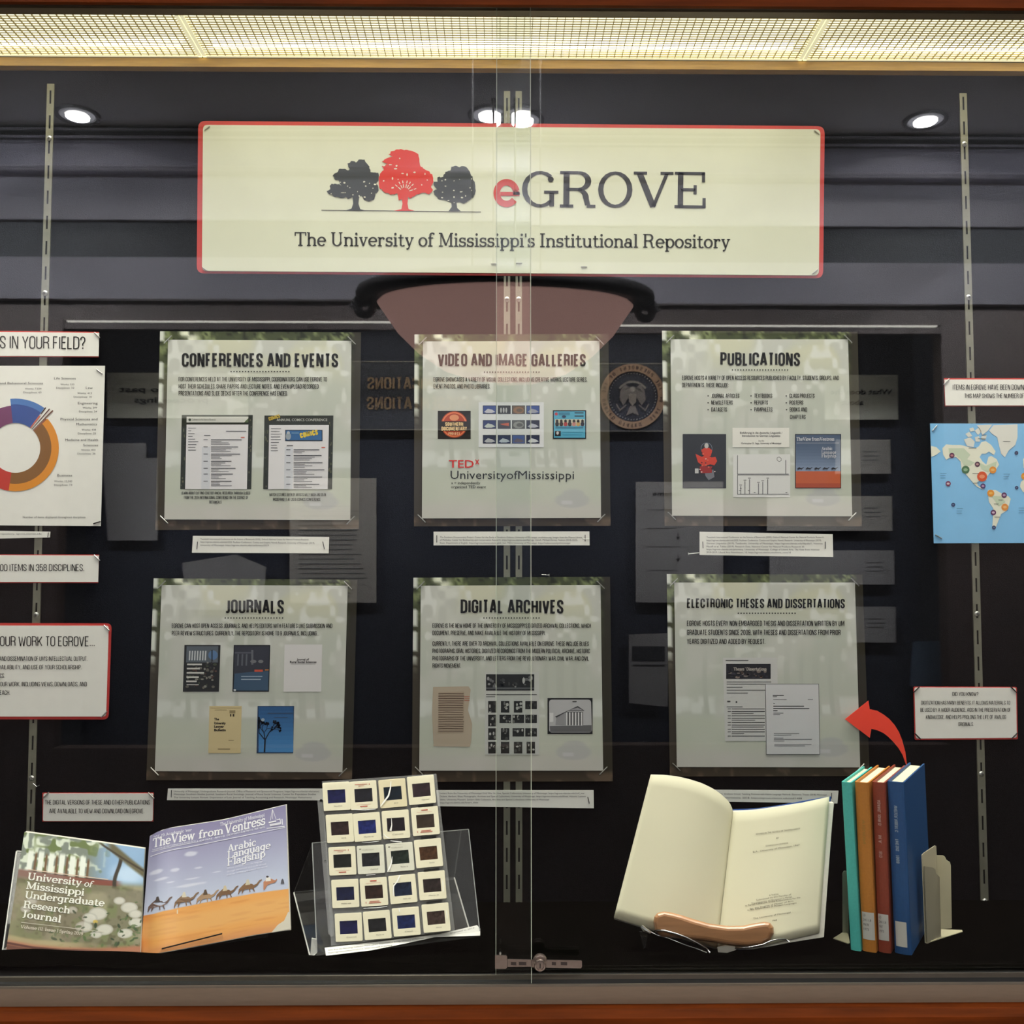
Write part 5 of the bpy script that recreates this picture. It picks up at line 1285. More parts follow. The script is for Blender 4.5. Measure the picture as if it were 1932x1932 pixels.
# ---------------------------------------------------------------- pie chart sheet
ch = root('chart_sheet', P(50, 991, YW - .0065), 'white sheet with a coloured ring chart of disciplines at the left edge', 'chart')
cq = [(-150, 690), (198, 690), (190, 992.5), (-150, 990)]
plate('sheet', cq, YW - .0065, .001, M_PAPER, ch)
pr = Print(flatmap(YW - .0065))
cx, cy = 29, 845
pr.ring(cx, cy, 47, 68, -99, 42, (136, 92, 44), 1, 30); pr.ring(cx, cy, 68, 82, -99, 42, (226, 144, 40), 1, 30)
pr.ring(cx, cy, 47, 82, 54, 96, (52, 84, 156), 1, 14); pr.ring(cx, cy, 82, 93, 54, 96, (78, 124, 190), 1, 14)
pr.ring(cx, cy, 47, 80, 96, 185, (120, 62, 104), 1, 16); pr.ring(cx, cy, 47, 82, 185, 261, (196, 56, 44), 1, 14)
pr.ring(cx, cy, 47, 76, 51.5, 54, (206, 110, 88), 1, 3); pr.ring(cx, cy, 80, 95, 52.4, 53.6, (60, 40, 40), 1, 2); pr.ring(cx, cy, 47, 98, 48, 49.4, (96, 62, 58), 1, 2); pr.ring(cx, cy, 47, 100, 44.2, 45.6, (110, 70, 50), 1, 2); pr.ring(cx, cy, 80, 97, 46.3, 47.6, (240, 236, 228), 2, 2); pr.ring(cx, cy, 47, 80, 42, 44, (150, 84, 60), 1, 2)
pr.build('ring_chart', ch, label='purple, blue, brown, orange and red ring')
pr = Print(flatmap(YW - .0065))
def rt_txt(s, x1, y, w, hh=4.4, c=(70, 70, 70)): pr.text('sans', s, x1 - w, y, x1, y, hh, c, .0)
rt_txt('Social and Behavioral Sciences', 81, 725, 104, 4.6)
for t, x1, y, w, hh in (('Works: 7,034', 78, 735, 31, 3.6), ('Disciplines: 63', 78, 742, 34, 3.6), ('Life Sciences', 143, 716, 41, 4.6), ('Works: 533', 140, 727, 26, 3.6), ('Disciplines: 32', 140, 733.5, 34, 3.6), ('Law', 175, 734, 13, 4.8), ('Works: 413', 173, 743.5, 27, 3.6), ('Disciplines: 10', 173, 750.5, 34, 3.6),
                        ('Engineering', 184, 763, 37, 4.8), ('Works: 399', 183, 771, 27, 3.6), ('Disciplines: 24', 183, 778, 34, 3.6), ('Physical Sciences and', 184, 793, 70, 4.8), ('Mathematics', 183, 802.5, 39, 4.8), ('Works: 438', 181, 812.5, 27, 3.6), ('Disciplines: 25', 181, 819.5, 34, 3.6),
                        ('Medicine and Health', 185, 832, 62, 4.8), ('Sciences', 185, 842, 28, 4.8), ('Works: 403', 180, 850.5, 27, 3.6), ('Disciplines: 26', 180, 857.5, 34, 3.6), ('Business', 136, 899, 28, 4.8), ('Works: 12,343', 136, 909.5, 34, 3.6), ('Disciplines: 13', 136, 916.5, 34, 3.6), ('Number of items displayed throughout disciplines', 161, 977.5, 118, 4)): rt_txt(t, x1, y, w, hh)
pr.build('chart_labels', ch)
staple((182, 697), (193, 705), YW - .0065, ch, r=.0010); staple((176, 988), (189, 984), YW - .0065, ch, M_DARKPIN, r=.0010)

# ---------------------------------------------------------------- world map
mpx = root('world_map', P(1850, 1024, YW - .0065), 'blue world map with coloured number bubbles at the right edge', 'map')
plate('map_sheet', [(1755, 799), (2120, 799), (2120, 1024), (1762, 1025)], YW - .0065, .001, mat('map_blue', (134, 196, 242), rough=.45, noise=.03, nscale=18), mpx)
def mz(pts): return [(1632 + x / 4.83, 680 + y / 4.83) for x, y in pts]
pr = Print(flatmap(YW - .0065))
LAND = (240, 240, 222); GRN = (206, 220, 194)
NA = [(705, 800), (740, 765), (800, 770), (870, 770), (950, 790), (1010, 800), (1040, 780), (1060, 745), (1100, 735), (1150, 770), (1190, 830), (1175, 862), (1130, 830), (1100, 850), (1065, 850), (1045, 880), (1070, 920), (1105, 950), (1125, 880), (1150, 870), (1200, 900), (1222, 950), (1190, 1000), (1150, 1010), (1110, 1060), (1110, 1090), (1060, 1090), (1020, 1110), (1030, 1140), (1060, 1160), (1080, 1180), (1020, 1150), (990, 1120), (930, 1050), (880, 990), (870, 920), (830, 880), (770, 890), (740, 905), (712, 860)]
pr.poly(mz(NA), LAND, 0)
pr.poly(mz([(760, 800), (900, 800), (960, 860), (930, 900), (1000, 930), (960, 960), (900, 960), (870, 900), (820, 860), (770, 860)]), GRN, 1)
pr.poly(mz([(1040, 930), (1100, 960), (1200, 920), (1190, 990), (1120, 1020), (1060, 990)]), GRN, 1)
pr.poly(mz([(1130, 640), (1170, 590), (1390, 582), (1390, 700), (1370, 770), (1310, 820), (1275, 882), (1240, 850), (1220, 770), (1205, 700), (1160, 670)]), (232, 232, 224), 0)
for isl in ([(900, 720), (960, 700), (1000, 740), (990, 790), (930, 780)], [(915, 670), (950, 650), (980, 690), (940, 700)], [(1000, 640), (1040, 610), (1060, 650), (1030, 680)], [(1020, 590), (1160, 585), (1120, 640), (1070, 680), (1040, 620)], [(1060, 690), (1110, 680), (1100, 720), (1060, 720)], [(1000, 700), (1040, 690), (1050, 740), (1010, 740)], [(950, 620), (985, 610), (1000, 640), (960, 650)]): pr.poly(mz(isl), (228, 230, 222), 0)
pr.poly(mz([(600, 778), (650, 790), (690, 830), (650, 860), (604, 880)]), LAND, 0)
pr.poly(mz([(1120, 1180), (1190, 1180), (1240, 1210), (1310, 1240), (1328, 1262), (1310, 1330), (1290, 1370), (1240, 1400), (1220, 1450), (1205, 1490), (1190, 1525), (1160, 1522), (1165, 1440), (1170, 1350), (1130, 1290), (1122, 1230)]), LAND, 0)
pr.poly(mz([(1150, 1230), (1240, 1240), (1280, 1290), (1220, 1330), (1190, 1290)]), GRN, 1)
pr.poly(mz([(1420, 1110), (1450, 1080), (1560, 1060), (1700, 1080), (1760, 1180), (1820, 1220), (1760, 1300), (1720, 1420), (1640, 1500), (1600, 1400), (1580, 1280), (1500, 1210), (1440, 1200), (1412, 1150)]), LAND, 0)
pr.poly(mz([(1440, 900), (1470, 860), (1560, 800), (1700, 740), (2000, 720), (2340, 760), (2340, 1100), (2000, 1150), (1800, 1060), (1600, 1040), (1500, 1020), (1445, 980)]), LAND, 0)
for x, y, r_, c, ic in ((792, 866, 24, (96, 50, 84), (186, 120, 130)), (1024, 946, 24, (84, 48, 76), (190, 150, 150)), (917, 996, 36, (72, 116, 80), (150, 186, 150)), (1067, 1058, 46, (218, 88, 46), (240, 150, 110)), (1165, 998, 32, (232, 150, 60), (244, 190, 110)), (758, 1123, 24, (124, 60, 100), (226, 200, 206)), (1075, 1145, 24, (78, 64, 116), (190, 150, 190)), (1146, 1210, 32, (234, 152, 50), (246, 186, 90)), (1268, 1228, 25, (92, 50, 92), (190, 160, 190)), (1275, 1338, 32, (232, 150, 70), (246, 190, 120)), (1170, 1386, 25, (100, 56, 100), (220, 190, 210)), (804, 1315, 18, (44, 58, 100), (90, 110, 150)), (1175, 1522, 18, (40, 56, 96), (90, 110, 150)), (1380, 843, 17, (56, 58, 92), (90, 96, 130)), (1382, 1160, 16, (48, 56, 96), (90, 110, 150)), (1455, 1055, 32, (234, 152, 50), (246, 186, 90))):
    c0 = mz([(x, y)])[0]; pr.ell(*c0, r_ / 4.83, r_ / 4.83, c, 2, 20); pr.ell(*c0, r_ / 4.83 * .55, r_ / 4.83 * .4, ic, 3, 12)
for x, y, w in ((1258, 737, 68), (1030, 714, 70), (945, 798, 70), (980, 1030, 60), (985, 1118, 55), (1175, 1308, 44), (1180, 1428, 52), (1215, 1272, 40), (1065, 680, 40)):
    a, = mz([(x, y)]); pr.rect(a[0], a[1] - .5, a[0] + w / 4.83, a[1] + .5, (90, 94, 92), 3)
for x, y in ((685, 1028), (1262, 1036), (835, 1350), (1400, 1345)):
    for k in range(3): a, = mz([(x, y + 22 * k)]); pr.rect(a[0], a[1] - .4, a[0] + (10 if k else 12), a[1] + .4, (92, 140, 170), 3)
pr.build('map_print', mpx)
staple((1759, 813), (1768, 803), YW - .0065, mpx, r=.0010); staple((1765, 1009), (1777, 1016), YW - .0065, mpx, r=.0010)

# ---------------------------------------------------------------- red arrow
AR = [(1594.5, 1357), (1638.5, 1322), (1641, 1338), (1655, 1341), (1667, 1348), (1678, 1356.5), (1688, 1368), (1696, 1381), (1702, 1396), (1708, 1418), (1711.5, 1444), (1710, 1444), (1703, 1424), (1695, 1411), (1685, 1399), (1676, 1390), (1667, 1383), (1656, 1378), (1644, 1375), (1641, 1392)]
ar = plate('paper_arrow', AR, YW - .013, .0012, mat('arrow_red', (255, 74, 50), rough=.5, noise=.03, nscale=40))
tag(ar, 'curved red paper arrow pointing from the upright books to the theses poster', 'arrow')
# loose pins
for i, (a, c, lb) in enumerate((((1299, 1045), (1319, 1043), 'thin nail sticking out left of the strip under the publications poster'), ((1022, 1084), (1036, 1085), 'thin nail above the digital archives poster, right of the glass edge'), ((62, 1478), (69, 1484), 'small pin on the left standard above the small publications card'), ((1100, 1017), (1112, 1017), 'tiny nail at the right end of the strip under the video poster'))):
    A = P(*a, YW - .0125); B = P(*c, YW - .0125); b = MB()
    b.tube([A, B], .0006, 6); hd = P(*(c if i == 1 else a), YW - .0125); b.tube([hd - Vector((0, 0, .0022)), hd + Vector((0, 0, .0022))], .0007, 6)
    b.tube([B, B + Vector((0, .0125, 0))], .0006, 6)
    tag(b.build('wall_pin', M_STEEL), lb, 'pin')

# ================================================================ OBJECTS ON THE CASE FLOOR
def interp(pts, x):
    if x <= pts[0][0]: 
        a, c = pts[0], pts[1]
    elif x >= pts[-1][0]: a, c = pts[-2], pts[-1]
    else:
        for i in range(len(pts) - 1):
            if pts[i][0] <= x <= pts[i + 1][0]: a, c = pts[i], pts[i + 1]; break
    t = (x - a[0]) / (c[0] - a[0]); return a[1] + (c[1] - a[1]) * t
def leaning(top, bot, Yt, Yb, bump=None):
    """surface leaning back: pixel edge curves at top and bottom with their depths"""
    def f(x, y, lift=0.0):
        t0 = interp(top, x); b0 = interp(bot, x)
        v_ = (b0 - y) / (b0 - t0)
        Y = Yb + (Yt - Yb) * v_
        if bump: Y += bump(x, v_)
        return P(x, y, Y - lift)
    return f
def curve_grid(name, left, right, mapf, arr, m, parent, th=.0012, top=None, bot=None, label=None):
    """grid between left edge line and right edge line (pixel pairs top/bottom), following the curved top and bottom edges"""
    h_, w_ = arr.shape[:2]; q = []
    vs = []
    for j in range(h_):
        v_ = j / (h_ - 1)
        for i in range(w_):
            u = i / (w_ - 1)
            xt = left[0][0] + (right[0][0] - left[0][0]) * u; xb = left[1][0] + (right[1][0] - left[1][0]) * u
            yt = interp(top, xt); yb = interp(bot, xb)
            vs.append(mapf(xt + (xb - xt) * v_, yt + (yb - yt) * v_))
    fs = [[j * w_ + i, (j + 1) * w_ + i, (j + 1) * w_ + i + 1, j * w_ + i + 1] for j in range(h_ - 1) for i in range(w_ - 1)]
    n = len(vs)
    ring = [i for i in range(w_)] + [j * w_ + w_ - 1 for j in range(1, h_)] + [(h_ - 1) * w_ + i for i in range(w_ - 2, -1, -1)] + [j * w_ for j in range(h_ - 2, 0, -1)]
    pos = {r_: k for k, r_ in enumerate(ring)}; L = len(ring)
    off = Vector((0, th, th * .1))
    back = [p + off for p in vs]
    vs = vs + back
    fs += [[a + n for a in reversed(f)] for f in fs]
    fs += [[ring[k], ring[(k + 1) % L], n + ring[(k + 1) % L], n + ring[k]] for k in range(L)]
    o = mobj(name, vs, fs, m, parent, label=label, smooth=False)
    at = o.data.color_attributes.new('Col', 'FLOAT_COLOR', 'POINT')
    c = lin_np(arr.reshape(-1, 3).astype(np.float64)); full = np.ones((2 * n, 4), dtype=np.float32); full[:n, :3] = c; full[n:, :3] = (.75, .74, .70)
    at.data.foreach_set('color', full.ravel())
    return o
class UV(Print):
    """ink laid in u,v (0..1, v down) of a warped pixel quad"""
    pass

# ---------------------------------------------------------------- campus journal
jt = [(46, 1570), (120, 1580), (200, 1591), (273, 1601.5)]
jb = [(11.5, 1791), (60, 1800), (115, 1805), (180, 1806), (264, 1800)]
jm = leaning(jt, jb, 1.86, 1.752)
H2, W2 = 190, 200
vv, uu = np.meshgrid(np.linspace(0, 1, H2), np.linspace(0, 1, W2), indexing='ij')
a = np.zeros((H2, W2, 3)) + np.array([120, 116, 92.])
n1 = vnoise(H2, W2, 14, 14, 11); n2 = vnoise(H2, W2, 34, 34, 12); n3 = vnoise(H2, W2, 6, 6, 13)
a = mixc(a, (112, 122, 78), sstep(n1, .45, .7) * .8); a = mixc(a, (86, 84, 58), sstep(n2, .5, .75) * .6); a = mixc(a, (172, 166, 138), sstep(n3, .55, .8) * .6)
sky = 1 - sstep(vv, .30, .38)
a = mixc(a, (126, 134, 124), sky); a = mixc(a, (140, 172, 206), sky * sstep(uu, .5, .75)); a = mixc(a, (186, 210, 234), sky * (1 - sstep(np.hypot(uu - .88, (vv - .26) * 1.4), .05, .2)))
a = mixc(a, (214, 222, 204), sky * sstep(n2 * .5 + n1 * .5, .45, .62) * (1 - sstep(uu, .55, .75)))
a = mixc(a, (104, 118, 72), sky * sstep(vnoise(H2, W2, 20, 20, 14), .58, .75) * (1 - sstep(uu, .5, .8)))
for k in range(6):
    c = .08 + .085 * k; a = mixc(a, (232, 236, 226), (1 - sstep(np.abs(uu - c), .017, .026)) * sstep(vv, .12, .16) * (1 - sstep(vv, .31, .33)))
    a = mixc(a, (112, 84, 58), (1 - sstep(np.abs(uu - c - .043), .004, .014)) * sstep(vv, .14, .18) * (1 - sstep(vv, .31, .33)))
a = mixc(a, (124, 60, 46), (1 - sstep(np.abs(vv - .345), .018, .03)) * (1 - sstep(uu, .75, .85)) * .9)
a = mixc(a, (138, 110, 104), (1 - sstep(np.abs(vv - .35), .03, .05)) * (1 - sstep(uu, .3, .5)) * .7)
# tree at the right
a = mixc(a, (52, 44, 34), (1 - sstep(np.abs(uu - .79 - .02 * np.sin(vv * 14)), .010, .02)) * sstep(vv, .08, .14) * (1 - sstep(vv, .36, .39)))
a = mixc(a, (92, 82, 50), (1 - sstep(np.abs(vv - (.02 + (uu - .72) * .75)), .02, .06)) * sstep(uu, .66, .74) * .9)
a = mixc(a, (60, 50, 34), (1 - sstep(np.abs(vv - (-.01 + (uu - .60) * .55)), .006, .014)) * sstep(uu, .6, .66) * .9)
a = mixc(a, (132, 126, 108), (1 - sstep(np.abs(vv - .47), .05, .09)) * sstep(uu, .62, .8) * .7)
# white blossoms and leaves
rb = np.random.default_rng(4)
for cx, cy, rr in ((.66, .62, .10), (.56, .74, .09), (.72, .76, .09), (.60, .66, .08), (.90, .56, .09), (.82, .50, .06), (.96, .70, .08), (.14, .56, .05), (.10, .64, .05), (.95, .62, .07), (.66, .80, .06), (.88, .80, .08), (.46, .60, .05)):
    d = np.hypot((uu - cx), (vv - cy) * 1.35); a = mixc(a, (206, 204, 194), (1 - sstep(d, rr * .62, rr * .8)) * .92); a = mixc(a, (172, 170, 160), (1 - sstep(np.abs(d - rr * .66), .004, .012)) * .6)
a = mixc(a, (196, 170, 84), 1 - sstep(np.hypot(uu - .645, (vv - .69) * 1.3), .014, .024))
for k in range(70):
    cx, cy = rb.uniform(.3, 1), rb.uniform(.5, .95); an = rb.uniform(0, 3.1); s_ = rb.uniform(.012, .03)
    du = (uu - cx) * math.cos(an) + (vv - cy) * math.sin(an); dv = -(uu - cx) * math.sin(an) + (vv - cy) * math.cos(an)
    a = mixc(a, [(54, 78, 44), (76, 100, 56), (38, 56, 34), (92, 108, 70)][k % 4], (1 - sstep(np.hypot(du, dv * 2.2), s_ * .7, s_)) * .85)
a = mixc(a, (176, 160, 122), sstep(vv, .86, .89) * (1 - sstep(uu, .4, .8)) * .8); a = mixc(a, (168, 112, 84), sstep(vv, .90, .94)); a = mixc(a, (86, 48, 38), sstep(vv, .95, .965) * (1 - sstep(uu, .1, .5)) * .8)
a = mixc(a, (84, 46, 36), (1 - sstep(np.abs(vv - (.945 - .0 * uu)), .006, .012)) * (1 - sstep(uu, .5, .8)))
a = mixc(a, (134, 118, 104), ((uu < .56) & (vv > .33) & (vv < .87)).astype(float) * .28)
jr = root('campus_journal', P(140, 1800, 1.753), 'photo-covered journal with white blossoms and pale serif title, leaning at far left', 'journal')
curve_grid('cover', ((46, 1570), (11.5, 1791)), ((273, 1601.5), (264, 1800)), jm, a, M_GLOSSPRINT, jr, .0012, jt, jb)
b = MB()
q = [jm(47, 1571), jm(272.5, 1602.5), jm(263.5, 1799), jm(180, 1805), jm(115, 1804), jm(60, 1799), jm(12.5, 1790)]
mat('page_edges', (206, 202, 190), rough=.8, noise=.06, nscale=300)
jg = np.zeros((12, 16, 3)) + 200.
o_ = curve_grid('page_block', ((47, 1571), (12.5, 1790)), ((272.5, 1602.5), (263.5, 1799)), lambda x, y: jm(x, y) + Vector((0, .0016, 0)), jg, MATS['page_edges'], jr, .005, jt, jb)
pr = Print(jm, .0006); WHT = (236, 236, 226)
for s, x0, y0, x1, y1, hh in (('University', 51.5, 1659.5, 153, 1671.5, 13.5), ('Mississippi', 49, 1676.5, 158, 1690, 13.5), ('Undergraduate', 46.5, 1694.5, 196, 1710, 13.5), ('Research', 43.5, 1712.5, 131, 1723.5, 13.5), ('Journal', 41, 1730.5, 114, 1740.5, 13.5)):
    pr.text('serif', s, x0, y0, x1, y1, hh, WHT, .155, up=(.16, -.985))
pr.text('serif', 'of', 158, 1672, 173, 1674, 12, WHT, .12, up=(.35, -.95))
pr.text('serif', 'Volume III, Issue I Spring 2019', 38.5, 1751, 156, 1764.5, 6, (214, 206, 190), .14, up=(.2, -.98))
pr.build('title_lettering', jr)
pr = Print(jm, .0006); pr.line([(53, 1640.5), (204, 1659.5)], 1.4, (214, 190, 170), 1); pr.line([(40, 1740), (195, 1758)], 1.0, (196, 190, 176), 1); pr.build('title_rules', jr)

def strip_box(b, A, B, w, d, up=Vector((0, 0, 1))):
    """thin bar between two 3D points"""
    t = (B - A).normalized(); s = t.cross(Vector((0, 1, 0))); 
    if s.length < 1e-4: s = Vector((1, 0, 0))
    s.normalize(); s = s * (w / 2); o = Vector((0, d, 0))
    b.hexa([A - s, A + s, A + s + o, A - s + o, B - s, B + s, B + s + o, B - s + o])

def easel(name, label, plate_px, Yt, Yb, lip, legY, parent=None):
    """bent acrylic easel: leaning plate, front lip, back leg folded from the top"""
    tl, tr, br_, bl = plate_px
    A, B, C, D = P(*tl, Yt), P(*tr, Yt), P(*br_, Yb), P(*bl, Yb)
    rt = root(name, (C + D) / 2, label, 'display stand', 'clear display stands')
    o = Vector((0, .0022, 0))
    b = MB(); b.slab([A, B, C, D], o); b.build('back_plate', M_ACRYL, rt)
    return rt, A, B, C, D

# stand behind the campus journal (only its left edge and foot show)
rt, A, B, C, D = easel('acrylic_stand', 'clear acrylic stand behind the campus journal, its left edge showing', [(31, 1606), (250, 1630), (246, 1800), (5, 1792)], 1.872, 1.765, None, None)
b = MB(); strip_box(b, A, D, .0022, .002); strip_box(b, A, B, .0016, .002); b.build('polished_edges', M_AEDGE, rt)
b = MB(); e_ = Vector((0, -.030, .010)); b.slab([D, C, C + Vector((0, .001, -.002)), D + Vector((0, .001, -.002))], (0, .002, 0))
ft = PZ(6, 1822, ZF); b.slab([D, D + Vector((.0, .003, 0)), Vector((D.x, 1.99, ZF + .001)), Vector((D.x, 1.987, ZF + .001))], (.12, 0, 0)); b.build('rear_leg', M_ACRYL, rt)

# ---------------------------------------------------------------- camel magazine
mt_ = [(282.6, 1578), (296, 1570), (317, 1563), (350, 1558), (422, 1547), (480, 1533), (539, 1518.5)]
mb_ = [(265, 1800), (281, 1801), (310, 1796), (360, 1787), (420, 1775.5), (480, 1763.5), (547, 1753.5)]
mm = leaning(mt_, mb_, 1.855, 1.764, lambda x, v_: -.010 * math.exp(-((x - 300) / 30) ** 2))
H3, W3_ = 170, 200
vv, uu = np.meshgrid(np.linspace(0, 1, H3), np.linspace(0, 1, W3_), indexing='ij')
t = np.clip(vv / .58, 0, 1)[..., None]
a = np.array([138, 132, 168.]) * (1 - t) + np.array([192, 200, 222.]) * t
n1 = vnoise(H3, W3_, 24, 24, 21); n2 = vnoise(H3, W3_, 60, 6, 22)
for cx, cy, rx, ry in ((.31, .235, .04, .018), (.075, .33, .05, .018), (.21, .345, .035, .014), (.37, .36, .03, .007), (.18, .44, .04, .006), (.33, .44, .06, .006), (.30, .49, .13, .012), (.5, .42, .03, .006), (.10, .40, .05, .01)):
    d = np.hypot((uu - cx) / rx, (vv - cy) / ry); a = mixc(a, (222, 224, 236), (1 - sstep(d + (n1 - .5) * .8, .5, 1.3)) * .75)
hor = .672 + .0 * uu - .02 * np.sin(uu * 3.1) + .0 * uu
sand = sstep(vv, hor, hor + .006)
sc_ = np.array([230, 164, 88.]) * (1 - uu[..., None] * .35) + np.array([226, 166, 92.]) * (uu[..., None] * .35)
a = a * (1 - sand[..., None]) + sc_ * sand[..., None]
a = mixc(a, (200, 128, 66), sand * sstep(n2, .5, .8) * .35); a = mixc(a, (204, 122, 60), sand * (1 - sstep(uu, .0, .10)) * .7); a = mixc(a, (206, 140, 90), sand * sstep(vv, .9, 1) * .8); a = mixc(a, (230, 184, 120), sand * sstep(vv, .70, .76) * (1 - sstep(vv, .84, .9)) * .4)
a = mixc(a, (168, 166, 190), (1 - sstep(uu, .0, .03)) * (1 - sand) * .5)
mg = root('camel_magazine', P(400, 1780, 1.764), 'curved magazine with camels walking over orange sand under a lilac sky', 'magazine')
curve_grid('cover', ((282.6, 1578), (265, 1800)), ((539, 1518.5), (547, 1753.5)), mm, a, M_GLOSSPRINT, mg, .0006, mt_, mb_)
mp2 = lambda x, y: mm(x, y) + Vector((0, .0008, 0))
def edge_px(u, v_):
    xt = 282.6 + (539 - 282.6) * u; xb = 265 + (547 - 265) * u; yt = interp(mt_, xt); yb = interp(mb_, xb)
    return (xt + (xb - xt) * v_, yt + (yb - yt) * v_)
b = MB()
ring_ = [edge_px(k / 12, 0) for k in range(13)] + [edge_px(1, k / 6) for k in range(1, 7)] + [edge_px(1 - k / 12, 1) for k in range(1, 13)]
pp = []
nn = len(ring_)
gridv = []
for j in range(9):
    for i in range(13):
        x, y = edge_px(i / 12, j / 8); gridv.append(mm(x + (1.6 if i == 12 else 0), y + (1.6 if j == 8 else 0)) + Vector((0, .0009, 0)))
fs = [[j * 13 + i, (j + 1) * 13 + i, (j + 1) * 13 + i + 1, j * 13 + i + 1] for j in range(8) for i in range(12)]
bk = [p + Vector((0, .003, .0003)) for p in gridv]; n0 = len(gridv)
rg = [i for i in range(13)] + [j * 13 + 12 for j in range(1, 9)] + [8 * 13 + i for i in range(11, -1, -1)] + [j * 13 for j in range(7, 0, -1)]
mobj('page_block', gridv + bk, fs + [[k + n0 for k in reversed(f)] for f in fs] + [[rg[k], rg[(k + 1) % len(rg)], n0 + rg[(k + 1) % len(rg)], n0 + rg[k]] for k in range(len(rg))], MATS['page_edges'], mg)
pr = Print(mm, .0005)
pr.poly([(543.4, 1721), (547.5, 1720), (548.5, 1753), (512, 1759.5), (524, 1745), (536, 1737)], (214, 208, 192), 2)
pr.build('lifted_corner', mg, label='cream page corner showing at lower right')
# white lettering that follows the curve
def tseg(pr, font, s, pts, hh, col, wt, up=(.02, -1)):
    gl, A = LAY[font](s, wt)
    L = [0]
    for i in range(1, len(pts)): L.append(L[-1] + math.dist(pts[i - 1], pts[i]))
    def at(q):
        d_ = q / A * L[-1]; i = 1
        while i < len(pts) - 1 and d_ > L[i]: i += 1
        t = (d_ - L[i - 1]) / (L[i] - L[i - 1]); return lerp2(pts[i - 1], pts[i], t)
    for vs, fs in gl:
        o = []
        for x, y in vs:
            p = at(x); o.append((p[0] + up[0] * y * hh, p[1] + up[1] * y * hh))
        pr.add(o, fs, col, 1)
def bow(x0, y0, x1, y1, sag):
    return [(x0 + (x1 - x0) * t, y0 + (y1 - y0) * t + sag * (t * (1 - t) * 4)) for t in [k / 10 for k in range(11)]]
pr = Print(mm, .0005); WL_ = (244, 244, 248)
tseg(pr, 'serif', 'TheView', bow(288, 1599.5, 367, 1584, -1.5), 17, WL_, .15, (.05, -1))
tseg(pr, 'serif', 'from', bow(375, 1582, 421, 1573.5, 0), 15, WL_, .15, (.05, -1))
tseg(pr, 'serif', 'Ventress', bow(424, 1574, 500, 1555.5, 0), 18, WL_, .15, (.02, -1))
tseg(pr, 'serif', '2018-19 Academic Year', bow(289, 1583, 362, 1568, -1.5), 5.4, (220, 220, 232), .15)
tseg(pr, 'serif', 'The University of Mississippi', bow(415, 1558.5, 499, 1540.5, 0), 6.4, (226, 226, 236), .14)
tseg(pr, 'caps', 'LIBERAL ARTS', bow(372, 1589, 424, 1579, 0), 3.4, (216, 216, 230), .12); tseg(pr, 'caps', 'DEPARTMENTS NEWS', bow(428, 1578, 500, 1561.5, 0), 3.4, (216, 216, 230), .12)
tseg(pr, 'serif', 'Newsletter of the College of Liberal Arts', bow(287, 1605, 369, 1587.5, -1), 3.4, (216, 216, 230), .14)
for s, x0, y0, x1, y1, hh in (('Arabic', 429, 1608, 483, 1595, 14), ('Language', 429, 1620.5, 510, 1600.5, 14), ('Flagship', 428.5, 1634, 500, 1616.5, 14)): tseg(pr, 'serif', s, bow(x0, y0, x1, y1, 0), hh, WL_, .14)
for k, w in enumerate((68, 74, 76)): tseg(pr, 'sans', ('Where students learn the language', 'through immersion and study abroad', 'both on campus and around the world')[k], bow(428, 1640 + k * 6, 428 + w, 1626 + k * 5.2 - k * .2, 0), 3.2, (226, 226, 238), .0)
for pts, w in ((bow(286, 1607, 375, 1588, -1), .9), (bow(284, 1616, 345, 1600, -2) + bow(346, 1600, 538, 1561, 0), 1.1)): pr.line(pts, w, (232, 232, 240), 1)
# domed building
dm = [(507, 1560), (510, 1556), (509, 1551), (513, 1549), (512, 1543), (514, 1540), (514, 1528), (515, 1540), (519, 1546), (527, 1545), (532, 1549), (533, 1558), (537, 1560), (520, 1563)]
pr.line([(514, 1528), (510, 1548)], .7, WL_, 1); pr.line([(514.5, 1528), (521, 1546)], .7, WL_, 1); pr.line([(514.2, 1527), (514.6, 1545)], .6, WL_, 1); pr.line([(507, 1552), (521, 1549)], 2.2, WL_, 1); pr.line([(509, 1557), (530, 1553)], 4.2, (216, 216, 226), 1); pr.line([(503, 1563), (537, 1559)], 1.2, WL_, 1); pr.line([(522, 1547), (528, 1545), (530, 1553)], 1.2, WL_, 1); pr.line([(532, 1545), (533, 1556)], 1.4, WL_, 1)
pr.build('title_lettering', mg)
pr = Print(mm, .0005)
for x, y, s_, c, c2 in ((300, 1717.5, 22, (112, 90, 84), (80, 70, 68)), (350, 1709, 22, (132, 104, 80), (214, 206, 186)), (390, 1702, 20, (170, 140, 110), (92, 74, 56)), (427, 1694.5, 20, (122, 92, 66), (206, 190, 160)), (470, 1684, 21, (130, 98, 70), (206, 196, 172))):
    pts = [(-1, 0), (-.92, -.42), (-.62, -.66), (-.3, -.86), (-.05, -.72), (.25, -.68), (.42, -.55), (.66, -.62), (.9, -.86), (1.12, -.92), (1.16, -.84), (.98, -.76), (.74, -.46), (.46, -.34), (.42, -.3), (.52, -.02), (.45, 0), (.3, -.28), (.1, -.3), (.12, -.02), (.05, 0), (-.02, -.3), (-.4, -.3), (-.52, -.2), (-.6, -.02), (-.68, 0), (-.64, -.3), (-.8, -.24), (-.93, 0)]
    pr.poly([(x + p_ * s_, y + q_ * s_ * 1.1 - p_ * s_ * .17) for p_, q_ in pts], c, 2)
    pr.poly([(x - .35 * s_, y - .66 * s_), (x - .22 * s_, y - 1.15 * s_), (x - .05 * s_, y - 1.2 * s_), (x + .1 * s_, y - .72 * s_)], c2, 3)
